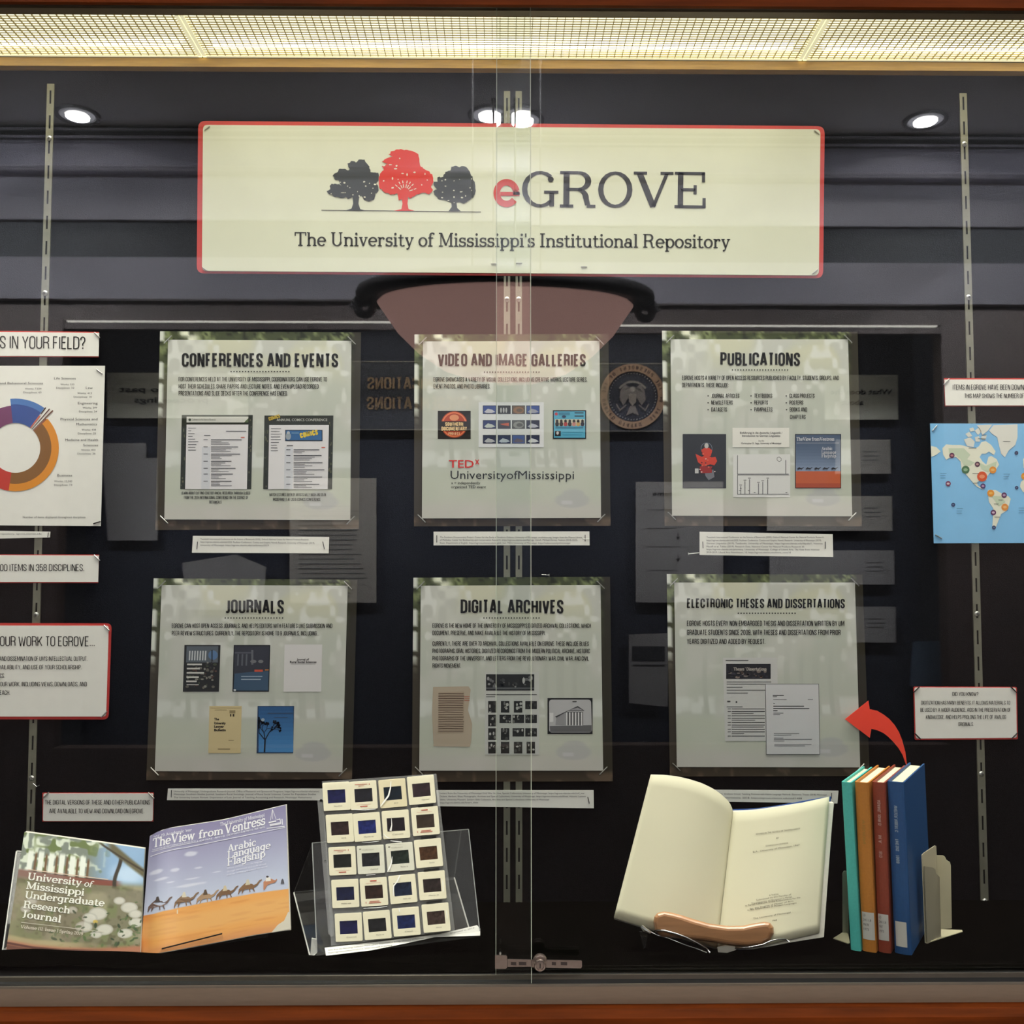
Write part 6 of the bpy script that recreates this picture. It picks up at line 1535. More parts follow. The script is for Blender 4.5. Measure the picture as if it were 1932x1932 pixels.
pr.poly([(497, 1679), (497, 1664), (502, 1660), (512, 1658), (519, 1661), (522, 1658), (523, 1660), (519, 1665), (511, 1667), (504, 1670), (499, 1679)], (186, 128, 96), 2); pr.poly([(501, 1663), (502, 1656), (510, 1655), (511, 1662)], (230, 226, 220), 3); pr.ell(504.5, 1654, 2.6, 1.8, (60, 50, 50), 3)
pr.poly([(529.5, 1667.5), (531, 1660), (533, 1657.5), (535, 1660), (536.5, 1667)], (84, 84, 92), 2)
pr.rect(333.5, 1716, 336, 1724, (232, 214, 180), 2)
pr.build('camel_train', mg, label='row of brown camels with riders')
rt, A, B, C, D = easel('acrylic_stand', 'clear acrylic stand under the camel magazine with a dark front lip', [(292, 1600), (500, 1560), (506, 1768), (296, 1798)], 1.872, 1.771, None, None)
b = MB(); lipm = [(305.5, 1789.5), (418.6, 1761), (421, 1772), (300, 1797.5)]
b.slab([P(x, y, 1.752) for x, y in lipm], (0, .002, 0)); b.build('front_lip', M_ACRYL, rt)
b = MB(); strip_box(b, P(305, 1790.5, 1.7515), P(418.6, 1762, 1.7515), .0017, .0024); b.build('lip_edge', M_HOLE, rt, label='dark polished lip edge')
b = MB(); t1 = P(484, 1752, 1.90); b.slab([Vector((t1.x - .10, 1.89, t1.z + .02)), Vector((t1.x, 1.89, t1.z + .02)), Vector((t1.x, 1.93, ZF)), Vector((t1.x - .10, 1.93, ZF))], (0, .0022, 0)); b.build('rear_leg', M_ACRYL, rt)
b = MB(); strip_box(b, Vector((t1.x, 1.8905, t1.z + .02)), Vector((t1.x, 1.9305, ZF)), .0012, .001); b.build('polished_edges', M_ACRYL, rt)

# ---------------------------------------------------------------- slide page on its stand
st_t = [(589, 1591), (884, 1565)]; st_b = [(597, 1800), (905, 1760)]
rt, A, B, C, D = easel('acrylic_stand', 'clear acrylic easel holding the page of photographic slides', [(589, 1591), (884, 1565), (905, 1757), (598, 1797)], 1.868, 1.774, None, None)
b = MB(); Am, Bm = P(554, 1684, 1.93), P(857, 1656, 1.935); b.slab([A, B, Bm, Am], (0, .0022, .001)); b.build('rear_leg', M_ACRYL, rt)
Al, Bl = P(585, 1806, 1.752), P(885, 1752, 1.79)
b = MB(); b.slab([Am, Bm, Bl, Al], (0, .002, .001)); b.build('foot_plate', M_ACRYL, rt)
b = MB(); strip_box(b, Am, Al, .0022, .002); strip_box(b, Bm, Bl, .0022, .002); strip_box(b, D, Al, .003, .002)
b2 = P(592, 1770, 1.812); b.slab([P(588, 1770, 1.757), P(597, 1772, 1.757), P(598, 1797, 1.755), P(591, 1805, 1.752), P(585, 1805, 1.752)], (0, .002, 0))
b.build('polished_edges', M_AEDGE, rt)
b = MB(); strip_box(b, A, D, .0016, .002); strip_box(b, B, C, .0014, .002); strip_box(b, A, B, .0012, .002); b.build('plate_edges', mat('soft_acrylic_edge', (150, 152, 150), rough=.3), rt)
# white label strip on the lip
lq = [(612.6, 1788), (720, 1776), (830, 1762), (900, 1745.5), (906, 1752), (906, 1765), (820, 1768), (760, 1781), (700, 1793), (615, 1803)]
rl = root('reference_strip', P(760, 1785, 1.795), 'white paper strip of typed text lying on the lip of the slide stand', 'caption strip')
def LM(x, y, lift=0.0):
    yb_ = 1803 + (x - 615) * (1765 - 1803) / 291
    return P(x, y, 1.7515 + (x - 615) / 291 * .022 + max(0, yb_ - y) * .0011 - lift)
b = MB(); b.slab([LM(*p) for p in lq], (0, .0006, -.0006)); b.build('card_face', M_PAPER, rl)
pr = Print(LM)
pr.text('sans', 'Slides from the Malacology Collection Pharos Library, Department of Biology, University of Mississippi', 619, 1794, 800, 1771, 2.8, (90, 90, 90), 0); pr.text('sans', 'https://egrove.olemiss.edu/pharos. Slides are used in teaching', 619, 1799, 740, 1784, 2.8, (90, 90, 90), 0); pr.text('sans', 'Digitized in 2019', 850, 1762, 895, 1752, 2.8, (90, 90, 90), 0)
pr.build('lettering', rl)
b = MB(); b.slab([LM(x, y) + Vector((0, .0016, -.0012)) for x, y in [(612.6, 1789), (900, 1747), (906, 1766), (615, 1803)]], (0, .0014, -.0014)); b.build('front_lip', M_ACRYL, WL and bpy.data.objects[rt.name])

# slide page: pocket sheet with twenty slides
spt = [(600, 1475.5), (820.5, 1461)]; spb = [(622, 1784), (856, 1757)]
sm = leaning([(598, 1476), (825, 1461)], [(598, 1787), (880, 1753)], 1.895, 1.769)
pg = root('slide_pocket_page', sm(730, 1770), 'clear plastic pocket page that holds twenty slides, with punched holes along its left side', 'pocket page')
def sheet_grid(q, off, th, n=12):
    V = [sm(*bil(q, i / n, j / n)) + Vector((0, off, 0)) for j in range(n + 1) for i in range(n + 1)]
    m = n + 1; Fs_ = [[j * m + i, (j + 1) * m + i, (j + 1) * m + i + 1, j * m + i + 1] for j in range(n) for i in range(n)]
    k = len(V); V += [p + Vector((0, th, 0)) for p in V]
    rg = [i for i in range(m)] + [j * m + n for j in range(1, m)] + [n * m + i for i in range(n - 1, -1, -1)] + [j * m for j in range(n - 1, 0, -1)]
    Fs_ += [[a_ + k for a_ in reversed(f)] for f in Fs_] + [[rg[a_], rg[(a_ + 1) % len(rg)], k + rg[(a_ + 1) % len(rg)], k + rg[a_]] for a_ in range(len(rg))]
    return V, Fs_
b = MB(); b.add(*sheet_grid([(607, 1475), (823, 1460.5), (858, 1757), (624, 1786)], .0035, .0006))
M_PLAST = clear_mat('soft_plastic', tint=(.93, .93, .92), r0=.05, rough=.12, haze=.10)
b.build('pocket_sheet', M_PLAST, pg)
b = MB()
b.slab([sm(x, y) + Vector((0, .0024, 0)) for x, y in [(598, 1508), (608, 1507), (631, 1766), (624, 1769), (619, 1762)]], (0, .0005, 0)); 
hb = b.build('hole_strip', M_PLAST, pg)
b = MB()
for x, y in ((605.5, 1511), (613.5, 1626)): b.lathe([(.0026, .0), (.0026, -.0006), (.0001, -.0006)], sm(x, y) + Vector((0, .002, 0)), 12, 'y')
b.build('punched_hole', M_HOLE, hb)
cent = [[(400, 295), (640, 285), (900, 268), (1155, 238)], [(430, 580), (672, 567), (928, 545), (1190, 515)], [(452, 870), (705, 857), (965, 835), (1218, 800)], [(478, 1160), (733, 1145), (990, 1120), (1250, 1087)], [(508, 1460), (762, 1440), (1020, 1410), (1285, 1375)]]
film = [[(34, 38, 84), (38, 38, 46), (22, 34, 46), (54, 42, 48)], [(54, 40, 42), (36, 46, 110), (38, 32, 40), (64, 52, 44)], [(36, 40, 36), (42, 42, 48), (40, 48, 44), (80, 54, 36)], [(32, 36, 68), (54, 38, 34), (32, 42, 66), (50, 42, 42)], [(30, 32, 76), (36, 36, 40), (28, 40, 86), (68, 54, 50)]]
styles = [['w', 'r', 'd', 'w'], ['w', 'w', 'w', 'R'], ['r', 'g', 'g', 'w'], ['w', 'R', 'w', 'w'], ['w', 'w', 'w', 'w']]
ordn = ['first', 'second', 'third', 'fourth']; rows = ['top row', 'second row', 'third row', 'fourth row', 'bottom row']
def s2p(x, y): return (550 + x / 4.713, 1440 + y / 4.713)
M_MOUNT = mat('slide_mount', (240, 233, 206), rough=.5, noise=.02, nscale=80); M_MOUNTG = mat('slide_mount_grey', (226, 224, 208), rough=.5, noise=.02, nscale=80); M_MOUNTT = mat('slide_mount_tan', (232, 220, 184), rough=.5, noise=.02, nscale=80)
smf = lambda lift: (lambda x, y, l2=0.0: sm(x, y, lift + l2))
cname = {'r': 'red print around it', 'R': 'red print below', 'w': 'pencil note below', 'g': 'pale grey mount', 'd': 'tan mount'}
def hue(c):
    if c[2] > c[0] + 22: return 'deep blue'
    if c[0] > c[2] + 8: return 'brown'
    if c[1] > c[0] and c[1] >= c[2]: return 'dark green'
    return 'dark grey'
rs = random.Random(9)
for j in range(5):
    for i in range(4):
        cx, cy = cent[j][i]; an = -3.2 - i * .7 + rs.uniform(-.8, .8); ca, sa = math.cos(R(an)), math.sin(R(an)); hw, hh = 120, 124
        def Q(a_, b_): return s2p(cx + a_ * ca - b_ * sa, cy + a_ * sa + b_ * ca)
        st = styles[j][i]
        lab = 'slide, %s film, %s, %s in the %s of the page' % (hue(film[j][i]), cname[st], ordn[i], rows[j])
        rt_ = root('photographic_slide', sm(*Q(0, hh)), lab, 'slide', 'slides in the pocket page')
        out = roundq([Q(-hw, -hh), Q(hw, -hh), Q(hw, hh), Q(-hw, hh)], 2.4, 3)
        wy = 0 if st in 'rR' else -8; wy = 0
        w_, h_ = 79, 60
        inn = [Q(-w_, -h_ + wy), Q(w_, -h_ + wy), Q(w_, h_ + wy), Q(-w_, h_ + wy)]
        # frame with a real opening: four sides
        no = len(out); V = [sm(*p) for p in out] + [sm(*p) for p in inn]
        off = Vector((0, .0018, .0002)); V += [p + off for p in V]; m0 = no + 4
        # corners of the rounded outline: 4 groups of 4 points
        Fs = []
        for s_ in range(4):
            g = [s_ * 4 + k for k in range(4)]
            for k in range(3): Fs.append([g[k], g[k + 1], no + s_])
            nx_ = ((s_ + 1) % 4) * 4; Fs.append([g[3], nx_, no + (s_ + 1) % 4, no + s_])
        Fb = [[k + m0 for k in reversed(f)] for f in Fs]
        Sd = [[k, (k + 1) % no, m0 + (k + 1) % no, m0 + k] for k in range(no)] + [[no + (k + 1) % 4, no + k, m0 + no + k, m0 + no + (k + 1) % 4] for k in range(4)]
        mobj('mount', V, Fs + Fb + Sd, {'g': M_MOUNTG, 'd': M_MOUNTT}.get(st, M_MOUNT), rt_)
        b = MB(); e2 = [Q(-w_ - 1, -h_ - 1 + wy), Q(w_ + 1, -h_ - 1 + wy), Q(w_ + 1, h_ + 1 + wy), Q(-w_ - 1, h_ + 1 + wy)]
        b.slab([sm(*p) + Vector((0, .0008, 0)) for p in e2], (0, .0005, 0))
        c = film[j][i]; fm = mat('slide_film_%d_%d' % (j, i), tuple(int(v * .92) for v in c), rough=.6, noise=.5, nscale=130 + 17 * i, spec=.1)
        b.build('film', fm, rt_)
        pr = Print(smf(0.0002), .0002)
        def bar(x0, x1, y, w, col):
            pr.line([Q(x0, y), Q(x1, y)], w, col, 1)
        if st == 'r': 
            bar(-72, 40, -98, 1.0, (200, 110, 90)); bar(-40, 10, -84, .9, (200, 110, 90)); bar(-66, 60, 82, .5, (206, 140, 120)); bar(-36, 30, 98, 1.6, (196, 80, 66)); bar(54, 60, -96, 3, (200, 110, 90))
        elif st == 'R':
            bar(-28, 30, -100, 1.7, (196, 80, 66)); bar(-68, 66, -82, .5, (206, 140, 120)); bar(-44, 44, 82, 1.3, (200, 110, 90)); bar(-52, 56, 95, 1.3, (200, 100, 84)); bar(-80, -74, 90, 3.4, (200, 100, 84))
        else:
            pr.text('sans', rs.choice(['Murex sp.', 'Conus', 'Nautilus', 'Helix asp.', 'Cypraea', 'Venus shell']), *Q(-30 + rs.uniform(-10, 40), 92), *Q(40 + rs.uniform(0, 30), 90), 2.6, (110, 106, 92), 0)
            if st == 'g': pr.text('sans', 'Collection', *Q(-70, -84), *Q(30, -84), 2.4, (150, 146, 130), 0); bar(-98, -80, -98, 1.4, (110, 106, 92))
        pr.build('mount_print', rt_)
# front film of the pocket page, with white strips painted as crease glints
b = MB()
b.add(*sheet_grid([(609, 1477), (820, 1462), (857, 1756), (631, 1784)], -.0016, .0002))
M_FILM = clear_mat('pocket_film', tint=(.985, .985, .98), r0=.004, rough=.05, haze=.0)
b.build('pocket_film', M_FILM, pg)
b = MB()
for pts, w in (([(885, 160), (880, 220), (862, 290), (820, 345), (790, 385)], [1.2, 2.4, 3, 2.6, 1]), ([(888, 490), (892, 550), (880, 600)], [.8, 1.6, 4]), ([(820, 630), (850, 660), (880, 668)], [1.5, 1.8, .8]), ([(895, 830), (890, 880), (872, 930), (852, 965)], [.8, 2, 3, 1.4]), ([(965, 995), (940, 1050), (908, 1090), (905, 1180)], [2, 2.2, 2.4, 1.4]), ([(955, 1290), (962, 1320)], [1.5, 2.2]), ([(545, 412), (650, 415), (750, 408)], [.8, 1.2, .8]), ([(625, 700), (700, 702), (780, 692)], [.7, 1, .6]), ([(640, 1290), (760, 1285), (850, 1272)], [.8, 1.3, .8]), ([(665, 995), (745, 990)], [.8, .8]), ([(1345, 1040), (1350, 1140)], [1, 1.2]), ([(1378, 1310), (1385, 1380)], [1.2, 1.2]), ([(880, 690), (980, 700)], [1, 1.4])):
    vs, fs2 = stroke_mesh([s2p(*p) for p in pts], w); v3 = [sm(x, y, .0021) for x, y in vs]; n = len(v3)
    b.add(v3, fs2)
b.build('crease_glints', mat('painted_crease_glint', (245, 245, 240), rough=.3, spec=1.0), pg, label='white strips painted as glints on the plastic creases')
b = MB()
for k, (x, y) in enumerate(((1125, 383), (1150, 665), (1178, 955), (1200, 1240))): b.slab([sm(*s2p(x + dx, y + dy), .0004) for dx, dy in ((0, -8), (135, -26), (135, -10), (0, 8))], (0, .0008, 0))
b.build('pocket_slit', M_HOLE, pg)

# ---------------------------------------------------------------- open thesis on its stand
tt = [(1140, 1440), (1227.7, 1461.7), (1253, 1462.5), (1279, 1465.5), (1302, 1471), (1324, 1478), (1345, 1488), (1361, 1499), (1373, 1510), (1381.6, 1520), (1383, 1532)]
tb = [(1140, 1727), (1158, 1732), (1204, 1746), (1240, 1756), (1300, 1774), (1353, 1789), (1354, 1789.5)]
GX = lambda y: 1382.7 + (1353.6 - 1382.7) * ((y - 1532) / (1788 - 1532))
bk_ = root('open_thesis', P(1350, 1785, 1.785), 'open cream-paged thesis with typed title page, resting on a stand', 'book')
M_PAGE = mat('cream_page', (208, 204, 177), rough=.7, noise=.015, nscale=10)
def surf(name, left, right, Yf, nu, nv, m, th, parent, **kw):
    """left/right: functions v->(px,py); edges curved in between by a bow function in Yf(u,v); rows top->bottom"""
    vs = []
    for j in range(nv):
        for i in range(nu):
            u = i / (nu - 1); v_ = j / (nv - 1); x, y = left(u, v_); vs.append(P(x, y, Yf(u, v_)))
    fs = [[j * nu + i, (j + 1) * nu + i, (j + 1) * nu + i + 1, j * nu + i + 1] for j in range(nv - 1) for i in range(nu - 1)]
    n = len(vs); bkk = [p + Vector((0, th, 0)) for p in vs]
    rg = [i for i in range(nu)] + [j * nu + nu - 1 for j in range(1, nv)] + [(nv - 1) * nu + i for i in range(nu - 2, -1, -1)] + [j * nu for j in range(nv - 2, 0, -1)]
    fs2 = fs + [[k + n for k in reversed(f)] for f in fs] + [[rg[k], rg[(k + 1) % len(rg)], n + rg[(k + 1) % len(rg)], n + rg[k]] for k in range(len(rg))]
    return mobj(name, vs + bkk, fs2, m, parent, **kw)
def along(pts, t):
    L = [0]
    for i in range(1, len(pts)): L.append(L[-1] + math.dist(pts[i - 1], pts[i]))
    d_ = t * L[-1]; i = 1
    while i < len(pts) - 1 and d_ > L[i]: i += 1
    return lerp2(pts[i - 1], pts[i], (d_ - L[i - 1]) / max(1e-9, L[i] - L[i - 1]))
LT = [(1227.7, 1461.7), (1253, 1462.5), (1279, 1465.5), (1302, 1471), (1324, 1478), (1345, 1488), (1361, 1499), (1373, 1510), (1380, 1520), (1383, 1532)]
LB = [(1158, 1732), (1204, 1746), (1240, 1756), (1270, 1764), (1300, 1774), (1330, 1783), (1353.6, 1789)]
RT = [(1383, 1532), (1400, 1531.5), (1428, 1530), (1456, 1526), (1484, 1521), (1520, 1513), (1565, 1503)]
RB = [(1353.6, 1789), (1390, 1790), (1420, 1788), (1455, 1781), (1488, 1773), (1520, 1766), (1546, 1760)]
def Lf(u, v_): return lerp2(along(LT, u), along(LB, u), v_)
def Rf(u, v_): return lerp2(along(RT, u), along(RB, u), v_)
def YL_(u, v_): return 1.880 - .10 * v_ - .010 * math.sin(math.pi * u ** 1.3) * (1 - .2 * v_) + .006 * u
def YR_(u, v_): return 1.885 - .10 * v_ - .022 * math.sin(math.pi * u) * (1 - .1 * v_) - .02 * u
surf('left_page', Lf, None, YL_, 24, 14, M_PAGE, .0006, bk_, smooth=True, label='blank curved left page')
surf('right_page', Rf, None, YR_, 24, 14, M_PAGE, .0006, bk_, smooth=True, label='title page with typed lines')
# page block under the right page, back cover
def Rf2(u, v_):
    x, y = Rf(u, v_); return (x + 6.5 * u ** 6 + (2 if u > .9 else 0), y + 8 * v_ ** 8 * u + (12 * (1 - v_) ** 8) * u ** 4)
surf('page_block', Rf2, None, lambda u, v_: YR_(u, v_) + .0025, 24, 14, MATS['page_edges'], .012, bk_, smooth=False)
def Rf3(u, v_):
    x, y = Rf(u, v_); return (x + 3.0 * u, y - 4.5 * (1 - v_) ** 8 * (1 - u ** 3) + 3 * v_ ** 8)
surf('back_cover', Rf3, None, lambda u, v_: YR_(u, v_) + .016, 16, 8, mat('blue_cover', (20, 62, 128), rough=.5, noise=.08, nscale=200), .003, bk_)
def Lf2(u, v_):
    x, y = Lf(u, v_); return (x + 1.2 * (1 - u), y + 2.5 * v_ ** 6)
surf('left_leaves', Lf2, None, lambda u, v_: YL_(u, v_) + .0035, 24, 14, MATS['page_edges'], .003, bk_, smooth=True)
# typed text
def RU(x, y, lift=0.0):
    v_ = .5; u = .5
    for _ in range(12):
        p = Rf(u, v_); pu = Rf(min(1, u + .01), v_); pv = Rf(u, min(1, v_ + .01))
        a_, b_, c_, d_ = (pu[0] - p[0]) * 100, (pv[0] - p[0]) * 100, (pu[1] - p[1]) * 100, (pv[1] - p[1]) * 100
        det = a_ * d_ - b_ * c_; ex, ey = x - p[0], y - p[1]
        u += (ex * d_ - ey * b_) / det; v_ += (ey * a_ - ex * c_) / det
        u = min(.985, max(0, u)); v_ = min(.985, max(0, v_))
    return P(x, y, YR_(u, v_) - lift)
pr = Print(RU, .0008); TI = (84, 80, 70)
for s, x0, y0, x1, y1, hh in (('WOMEN IN THE NOVELS OF THOMAS HARDY', 1426, 1575.5, 1510, 1564.8, 3.4), ('BY', 1465, 1583, 1470, 1582.5, 3.2), ('DONALD CLAY JOHNSON', 1445, 1597.5, 1487, 1592, 3.2), ('B.A., University of Mississippi, 1967', 1421, 1609, 1509, 1595.5, 3.4), ('A THESIS', 1451, 1690.5, 1469, 1688.5, 3), ('Submitted to the Faculty of', 1427, 1699.5, 1493, 1688.5, 3), ('The University of Mississippi in Partial', 1417.5, 1706, 1494, 1693.5, 3),
                            ('in Partial Fulfillment of the Requirements for the', 1406, 1710, 1510, 1694.5, 3), ('for the Degree of Master of Arts', 1415, 1716, 1497, 1701, 3), ('in the Department of Modern Languages', 1410.5, 1718.5, 1503, 1704.5, 3), ('The University of Mississippi', 1421, 1734.5, 1492, 1722.5, 3.2), ('1968', 1457.5, 1738.5, 1466, 1737, 3)):
    pr.text('sans', s, x0, y0, x1, y1, hh, TI, 0.0)
pr.build('typed_text', bk_)
# wooden rest
bs_ = root('book_stand', P(1360, 1795, 1.79), 'book rest with rounded brown wooden bar and chrome wire arms holding the open thesis', 'book stand')
WO = [(275, 830), (280, 802), (295, 785), (330, 776), (370, 783), (420, 796), (480, 816), (560, 838), (650, 850), (730, 849), (790, 836), (840, 829), (866, 834), (884, 856), (886, 888), (866, 925), (820, 950), (740, 956), (640, 945), (540, 928), (450, 920), (380, 912), (320, 906), (285, 880)]
WO = [(1130 + x / 2.683, 1430 + y / 2.683) for x, y in WO]
cxm = sum(p[0] for p in WO) / len(WO)
def sh(pts, s_): 
    out = []
    for i, p in enumerate(pts):
        a_, c_ = pts[i - 1], pts[(i + 1) % len(pts)]; t = (c_[0] - a_[0], c_[1] - a_[1]); L_ = math.hypot(*t); n_ = (-t[1] / L_, t[0] / L_)
        out.append((p[0] + n_[0] * s_, p[1] + n_[1] * s_))
    return out
rings = [(0, 1.765), (0, 1.752), (.8, 1.7475), (2.6, 1.744), (5.5, 1.7415), (9, 1.7405)]
V = []; Fs = []
for s_, Y in rings: V += [P(x, y, Y) for x, y in sh(WO, s_)]
n = len(WO)
for k in range(len(rings) - 1):
    for i in range(n): Fs.append([k * n + i, k * n + (i + 1) % n, (k + 1) * n + (i + 1) % n, (k + 1) * n + i])
fr = [P(x, y, 1.7405) for x, y in sh(WO, 9)]
b0 = (len(rings) - 1) * n
for t_ in tessellate_polygon([fr]): Fs.append([b0 + i for i in t_])
for t_ in tessellate_polygon([V[:n]]): Fs.append([i for i in reversed(t_)])
M_WOODR = mat('rest_wood', (188, 136, 94), rough=.35, noise=.14, nscale=12, stretch=(1, 6, 10), coat=.4)
mobj('wooden_bar', V, Fs, M_WOODR, bs_, smooth=False)
M_CHR = mat('chrome_wire', (200, 200, 200), rough=.15, metal=1.0)
def c2(x, y): return (1130 + x / 2.683, 1430 + y / 2.683)
def wire(pts, Ys, r, name='wire_arm'):
    b = MB(); b.tube([P(*c2(*p), Ys[min(i, len(Ys) - 1)]) for i, p in enumerate(pts)], r, 8); return b.build(name, M_CHR, bs_, smooth=True)
wire([(280, 872), (330, 874), (390, 890), (440, 908), (500, 938), (545, 965), (560, 985)], [1.736], .0017)
wire([(210, 862), (235, 868), (290, 895), (350, 912), (430, 945), (500, 968), (545, 986)], [1.765, 1.765, 1.76, 1.75], .0014)
wire([(688, 964), (760, 958), (830, 945), (872, 925), (905, 918), (945, 917), (962, 930)], [1.742, 1.742, 1.738, 1.738, 1.745, 1.75], .0012)
b = MB(); b.tube([P(*c2(215, 852), 1.76), P(*c2(232, 872), 1.757), P(*c2(262, 886), 1.755)], [.003, .0045, .0028], 8); b.build('wire_clip', M_CHR, bs_)
b = MB(); b.slab([P(*c2(x, y), 1.742) for x, y in [(600, 962), (640, 952), (690, 958), (694, 972), (650, 986), (604, 984)]], (0, .004, 0)); b.build('hinge_bracket', mat('bracket_grey', (190, 186, 176), rough=.4, metal=.3, noise=.04), bs_)
b = MB(); b.slab([P(*c2(x, y), 1.77) for x, y in [(205, 880), (248, 880), (236, 960), (226, 965)]], (0, .002, 0)); b.slab([P(*c2(x, y), 1.79) for x, y in [(1045, 905), (1085, 898), (1078, 930), (1050, 935)]], (0, .002, 0)); b.build('clear_foot', M_ACRYL, bs_)
b = MB(); b.slab([P(*c2(x, y), 1.825) for x, y in [(300, 905), (950, 935), (930, 880), (320, 860)]], (0, .002, 0)); b.build('back_support', M_CHR, bs_)

# ---------------------------------------------------------------- upright books
A0 = PZ(1604, 1793.2, ZF); B0 = PZ(1722, 1800.5, ZF)
zt_b = P(1711.5, 1491.5, B0.y).z
dd_ = PZ(1748.7, 1461, zt_b) - PZ(1711.5, 1491.5, zt_b)
ddir = Vector((math.sin(R(31)), math.cos(R(31)), 0)); wdir = Vector((ddir.y, -ddir.x, 0))
def onfloor(px): 
    # point of the common front line seen at pixel column px
    best = None
    for k in range(-600, 1600):
        t = k / 1000; p = A0 + (B0 - A0) * t
        q = RM.transposed() @ (p - Vector((0, 0, CAMZ))); x = 966 + F * q.x / -q.z
        if best is None or abs(x - px) < best[0]: best = (abs(x - px), p)
    return best[1]
def upright(name, label, x0, x1, ht, depth, col, block, back_off=0.0, lean=0.0, text=None, lab=None, dx=0.0):
    a_ = onfloor(x0); c_ = onfloor(x1); w = (c_ - a_).length * .925; c_ = a_ + wdir * w
    rt_ = root(name, (a_ + c_) / 2, label, 'book', 'upright theses between bookends')
    Z = Vector((0, 0, 1)); m_ = mat('book_cloth_%s' % '_'.join(map(str, col)), col, rough=.5, noise=.06, nscale=260, bump=.15, bscale=900)
    base = Vector((a_.x, a_.y, ZF + .0005))
    sl = wdir * lean
    def pt(u, d_, z): return base + wdir * u + ddir * d_ + Z * z + sl * (z / ht)
    th = .0028
    b = MB()
    # boards
    for u0 in (0, w - th): b.hexa([pt(u0, .004, 0), pt(u0 + th, .004, 0), pt(u0 + th, depth, 0), pt(u0, depth, 0), pt(u0, .004, ht), pt(u0 + th, .004, ht), pt(u0 + th, depth, ht), pt(u0, depth, ht)])
    b.build('cover_boards', m_, rt_)
    # rounded spine
    b = MB(); n = 8; prof = []
    for k in range(n + 1):
        t = math.pi * k / n; prof.append((w / 2 - w / 2 * math.cos(t), .004 - min(.006, w * .16) * math.sin(t)))
    inner = [(w - .0012, .0052), (.0012, .0052)]
    poly = prof + inner; V = [pt(u, d_, 0) for u, d_ in poly] + [pt(u, d_, ht) for u, d_ in poly]; m0 = len(poly)
    Fq = [[i, (i + 1) % m0, m0 + (i + 1) % m0, m0 + i] for i in range(m0)] + [list(reversed(range(m0))), list(range(m0, 2 * m0))]
    b.add(V, Fq); sp = b.build('spine', m_, rt_)
    b = MB(); g = .004
    b.hexa([pt(th, .006, g), pt(w - th, .006, g), pt(w - th, depth - g, g), pt(th, depth - g, g), pt(th, .006, ht - g), pt(w - th, .006, ht - g), pt(w - th, depth - g, ht - g), pt(th, depth - g, ht - g)])
    b.build('page_block', MATS['page_edges'] if block is None else block, rt_)
    bulge = min(.006, w * .16)
    def SM(s, z, lift=0.0):   # s 0..1 across the spine, z height
        t = math.acos(1 - 2 * min(.999, max(.001, s))); return pt(s * w, .004 - bulge * math.sin(t) - .0004 - lift, z)
    def patch(z0, z1, s0, s1, m, nm, cols=None):
        V = []; K = 7
        for j in range(2):
            for i in range(K): V.append(SM(s0 + (s1 - s0) * i / (K - 1), (z0, z1)[j], .0002))
        return mobj(nm, V + [v_ + ddir * .0003 for v_ in V], [[i, i + 1, K + i + 1, K + i] for i in range(K - 1)] + [[2 * K + i, 3 * K + i, 3 * K + i + 1, 2 * K + i + 1] for i in range(K - 1)] + [[0, K, 3 * K, 2 * K], [K - 1, 3 * K - 1, 4 * K - 1, 2 * K - 1]] + [[i, 2 * K + i, 2 * K + i + 1, i + 1] for i in range(K - 1)] + [[K + i, K + i + 1, 3 * K + i + 1, 3 * K + i] for i in range(K - 1)], m, rt_)
    if lab:
        z0, z1, s0, s1, lc, ltxt = lab
        patch(z0, z1, s0, s1, mat('spine_label_%d' % lc[0], lc, rough=.6, noise=.02), 'spine_label')
        if ltxt:
            pr = Print(lambda x, y, lift=0.0: SM(x, y, .0006), 0)
            for k, t in enumerate(ltxt):
                zz = z1 - .007 - k * .0075; L_ = min(.7, .11 * len(t)) * (s1 - s0)
                pr.text('sans', t, s0 + .1 * (s1 - s0), zz, s0 + .1 * (s1 - s0) + L_, zz, .0042, (90, 90, 92), .0, up=(0, 1))
            pr.build('call_number', rt_)
    if text:
        pr = Print(lambda x, y, lift=0.0: SM(x, y, .0003), 0)
        for t, s_, z0, z1, hh, c in text:     # reads downwards
            gl, A_ = caps_layout(t, .15)
            for vs, fs in gl: pr.add([(s_ + y * hh, z0 + (z1 - z0) * (x / A_)) for x, y in vs], fs, c, 0)
        pr.build('spine_lettering', rt_)
    return rt_
HT = .2745
bp_ = mat('top_edges', (222, 214, 184), rough=.8, noise=.08, nscale=200)
upright('standing_book', 'turquoise book, leftmost of the four upright books', 1604.5, 1625.5, HT, .17, (80, 190, 180), bp_, lean=-.010)
upright('standing_book', 'ochre book with a white call number label, between the turquoise and rust books', 1626.5, 1655.5, HT + .001, .185, (190, 122, 44), bp_, lean=-.007, lab=(.020, .064, .10, .95, (206, 204, 196), ['LD', '3411.8', 'M678', '1973']), text=[('VISION', .62, .215, .175, -.20, (176, 128, 60))])
upright('standing_book', 'rust-brown book with a white call number label, left of the blue book', 1656.5, 1682.5, HT + .002, .19, (138, 58, 36), bp_, lean=-.004, lab=(.020, .062, .10, .90, (204, 202, 196), ['LD', '3411.8', 'M67', '1973']), text=[('ADAMS, JOHN D.', .62, .248, .205, -.26, (190, 150, 140)), ('M.A.', .62, .190, .176, -.26, (190, 150, 140)), ('1973', .62, .165, .154, -.26, (190, 150, 140))])
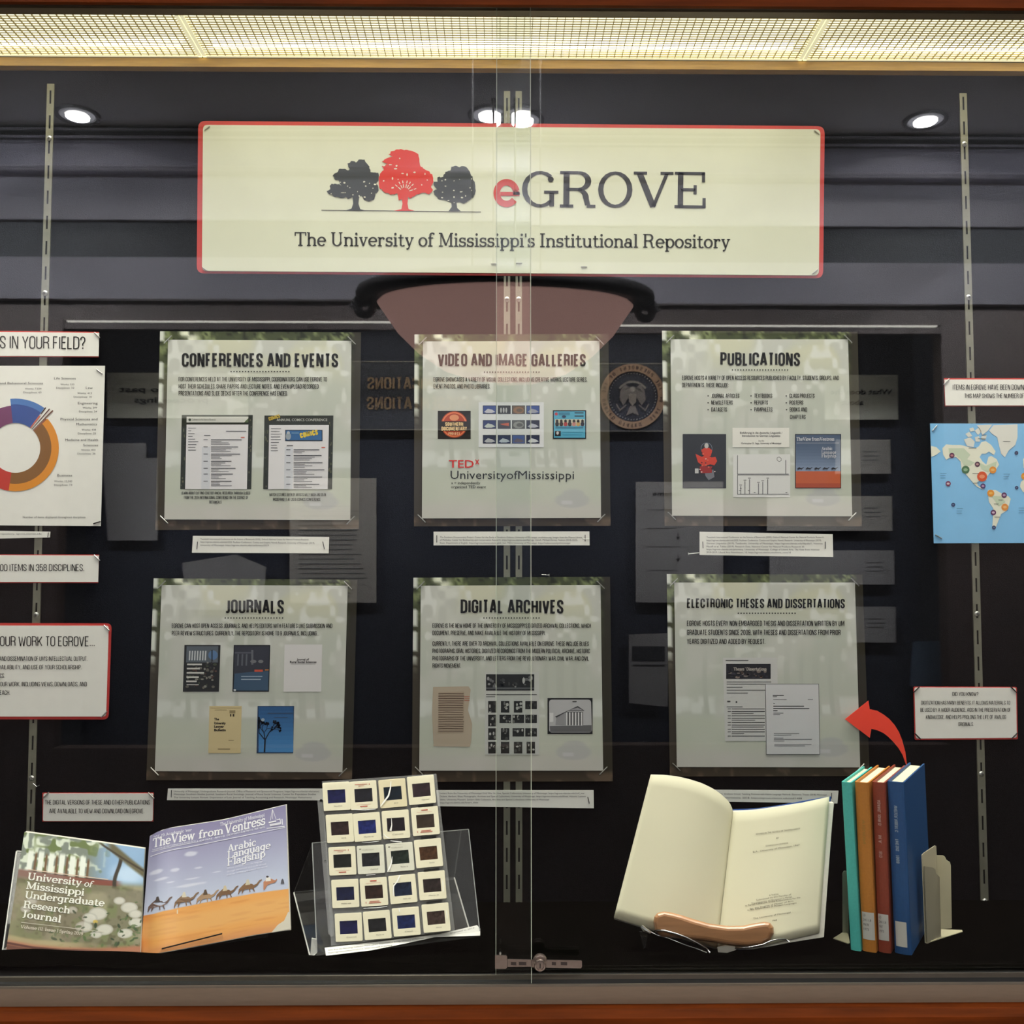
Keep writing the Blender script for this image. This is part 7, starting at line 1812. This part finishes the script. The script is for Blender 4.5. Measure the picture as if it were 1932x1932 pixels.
upright('standing_book', 'thick dark blue book, rightmost of the four upright books', 1687.5, 1722.5, HT + .004, .205, (26, 76, 128), bp_, lean=-.006, lab=(.012, .052, .12, .78, (206, 204, 184), None), text=[('WHEELER, ROBERT C.', .55, .240, .196, -.20, (150, 166, 186)), ('THESIS', .55, .186, .166, -.20, (150, 166, 186)), ('1968', .55, .160, .146, -.20, (150, 166, 186))])
# bookends
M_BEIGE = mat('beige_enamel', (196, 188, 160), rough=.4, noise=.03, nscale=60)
be = root('bookend', PZ(1760, 1778, ZF), 'beige stepped metal bookend at the right of the blue book', 'bookend', 'metal bookends')
def plane_at(p0, d0):
    """vertical plane through floor point p0 running along d0: pixel -> point"""
    n_ = Vector((-d0.y, d0.x, 0)); o_ = Vector((0, 0, CAMZ))
    def f(x, y):
        r_ = ray(x, y); t = (p0 - o_).dot(n_) / r_.dot(n_); return o_ + r_ * t
    return f
pf = PZ(*c2(1650, 936), ZF); pb = PZ(*c2(1718, 906), ZF); d1 = (pb - pf).normalized()
f1 = plane_at(pf, d1)
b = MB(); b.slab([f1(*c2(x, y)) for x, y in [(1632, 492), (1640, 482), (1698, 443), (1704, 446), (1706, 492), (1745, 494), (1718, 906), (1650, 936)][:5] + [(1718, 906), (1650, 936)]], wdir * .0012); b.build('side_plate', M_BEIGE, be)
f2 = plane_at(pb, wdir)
b = MB(); b.slab([f2(*c2(x, y)) for x, y in [(1700, 492), (1742, 494), (1752, 502), (1758, 516), (1776, 528), (1781, 545), (1786, 862), (1718, 868)]], ddir * .0012); b.build('back_plate', mat('beige_enamel_lit', (208, 200, 166), rough=.4, noise=.03), be)  # paler copy of the beige, light painted into the facing plate
b = MB(); b.slab([f1(*c2(x, y)) + wdir * .003 - ddir * .002 for x, y in [(1636, 545), (1680, 552), (1692, 562), (1694, 580), (1712, 600), (1720, 905), (1652, 936)]], wdir * .0012); b.build('front_step_plate', mat('beige_enamel_shaded', (160, 154, 134), rough=.4, noise=.03), be)  # greyer copy of the beige, shade painted into this plate
b = MB(); b.slab([PZ(*c2(x, y), ZF + .0015) for x, y in [(1720, 866), (1838, 871), (1841, 878), (1655, 936)]], (0, 0, -.0012)); b.build('base_plate', mat('beige_enamel_lit'), be)
be2 = root('bookend', PZ(1590, 1770, ZF), 'beige metal bookend mostly hidden left of the turquoise book', 'bookend', 'metal bookends')
pf = PZ(*c2(1242, 935), ZF); f3 = plane_at(pf + wdir * -.004, ddir)
b = MB(); b.slab([P(*c2(x, y), 1.862) for x, y in [(1233, 585), (1241, 572), (1264, 572), (1264, 915), (1234, 890)]], (0, .0012, 0)); b.build('side_plate', mat('beige_enamel_shaded'), be2)
b = MB(); b.slab([PZ(*c2(x, y), ZF + .0015) for x, y in [(1186, 912), (1240, 878), (1262, 890), (1270, 935), (1262, 938)]], (0, 0, -.0012)); b.build('base_plate', mat('beige_enamel_lit'), be2)

for me_ in list(bpy.data.meshes):
    if me_.users == 0: bpy.data.meshes.remove(me_)
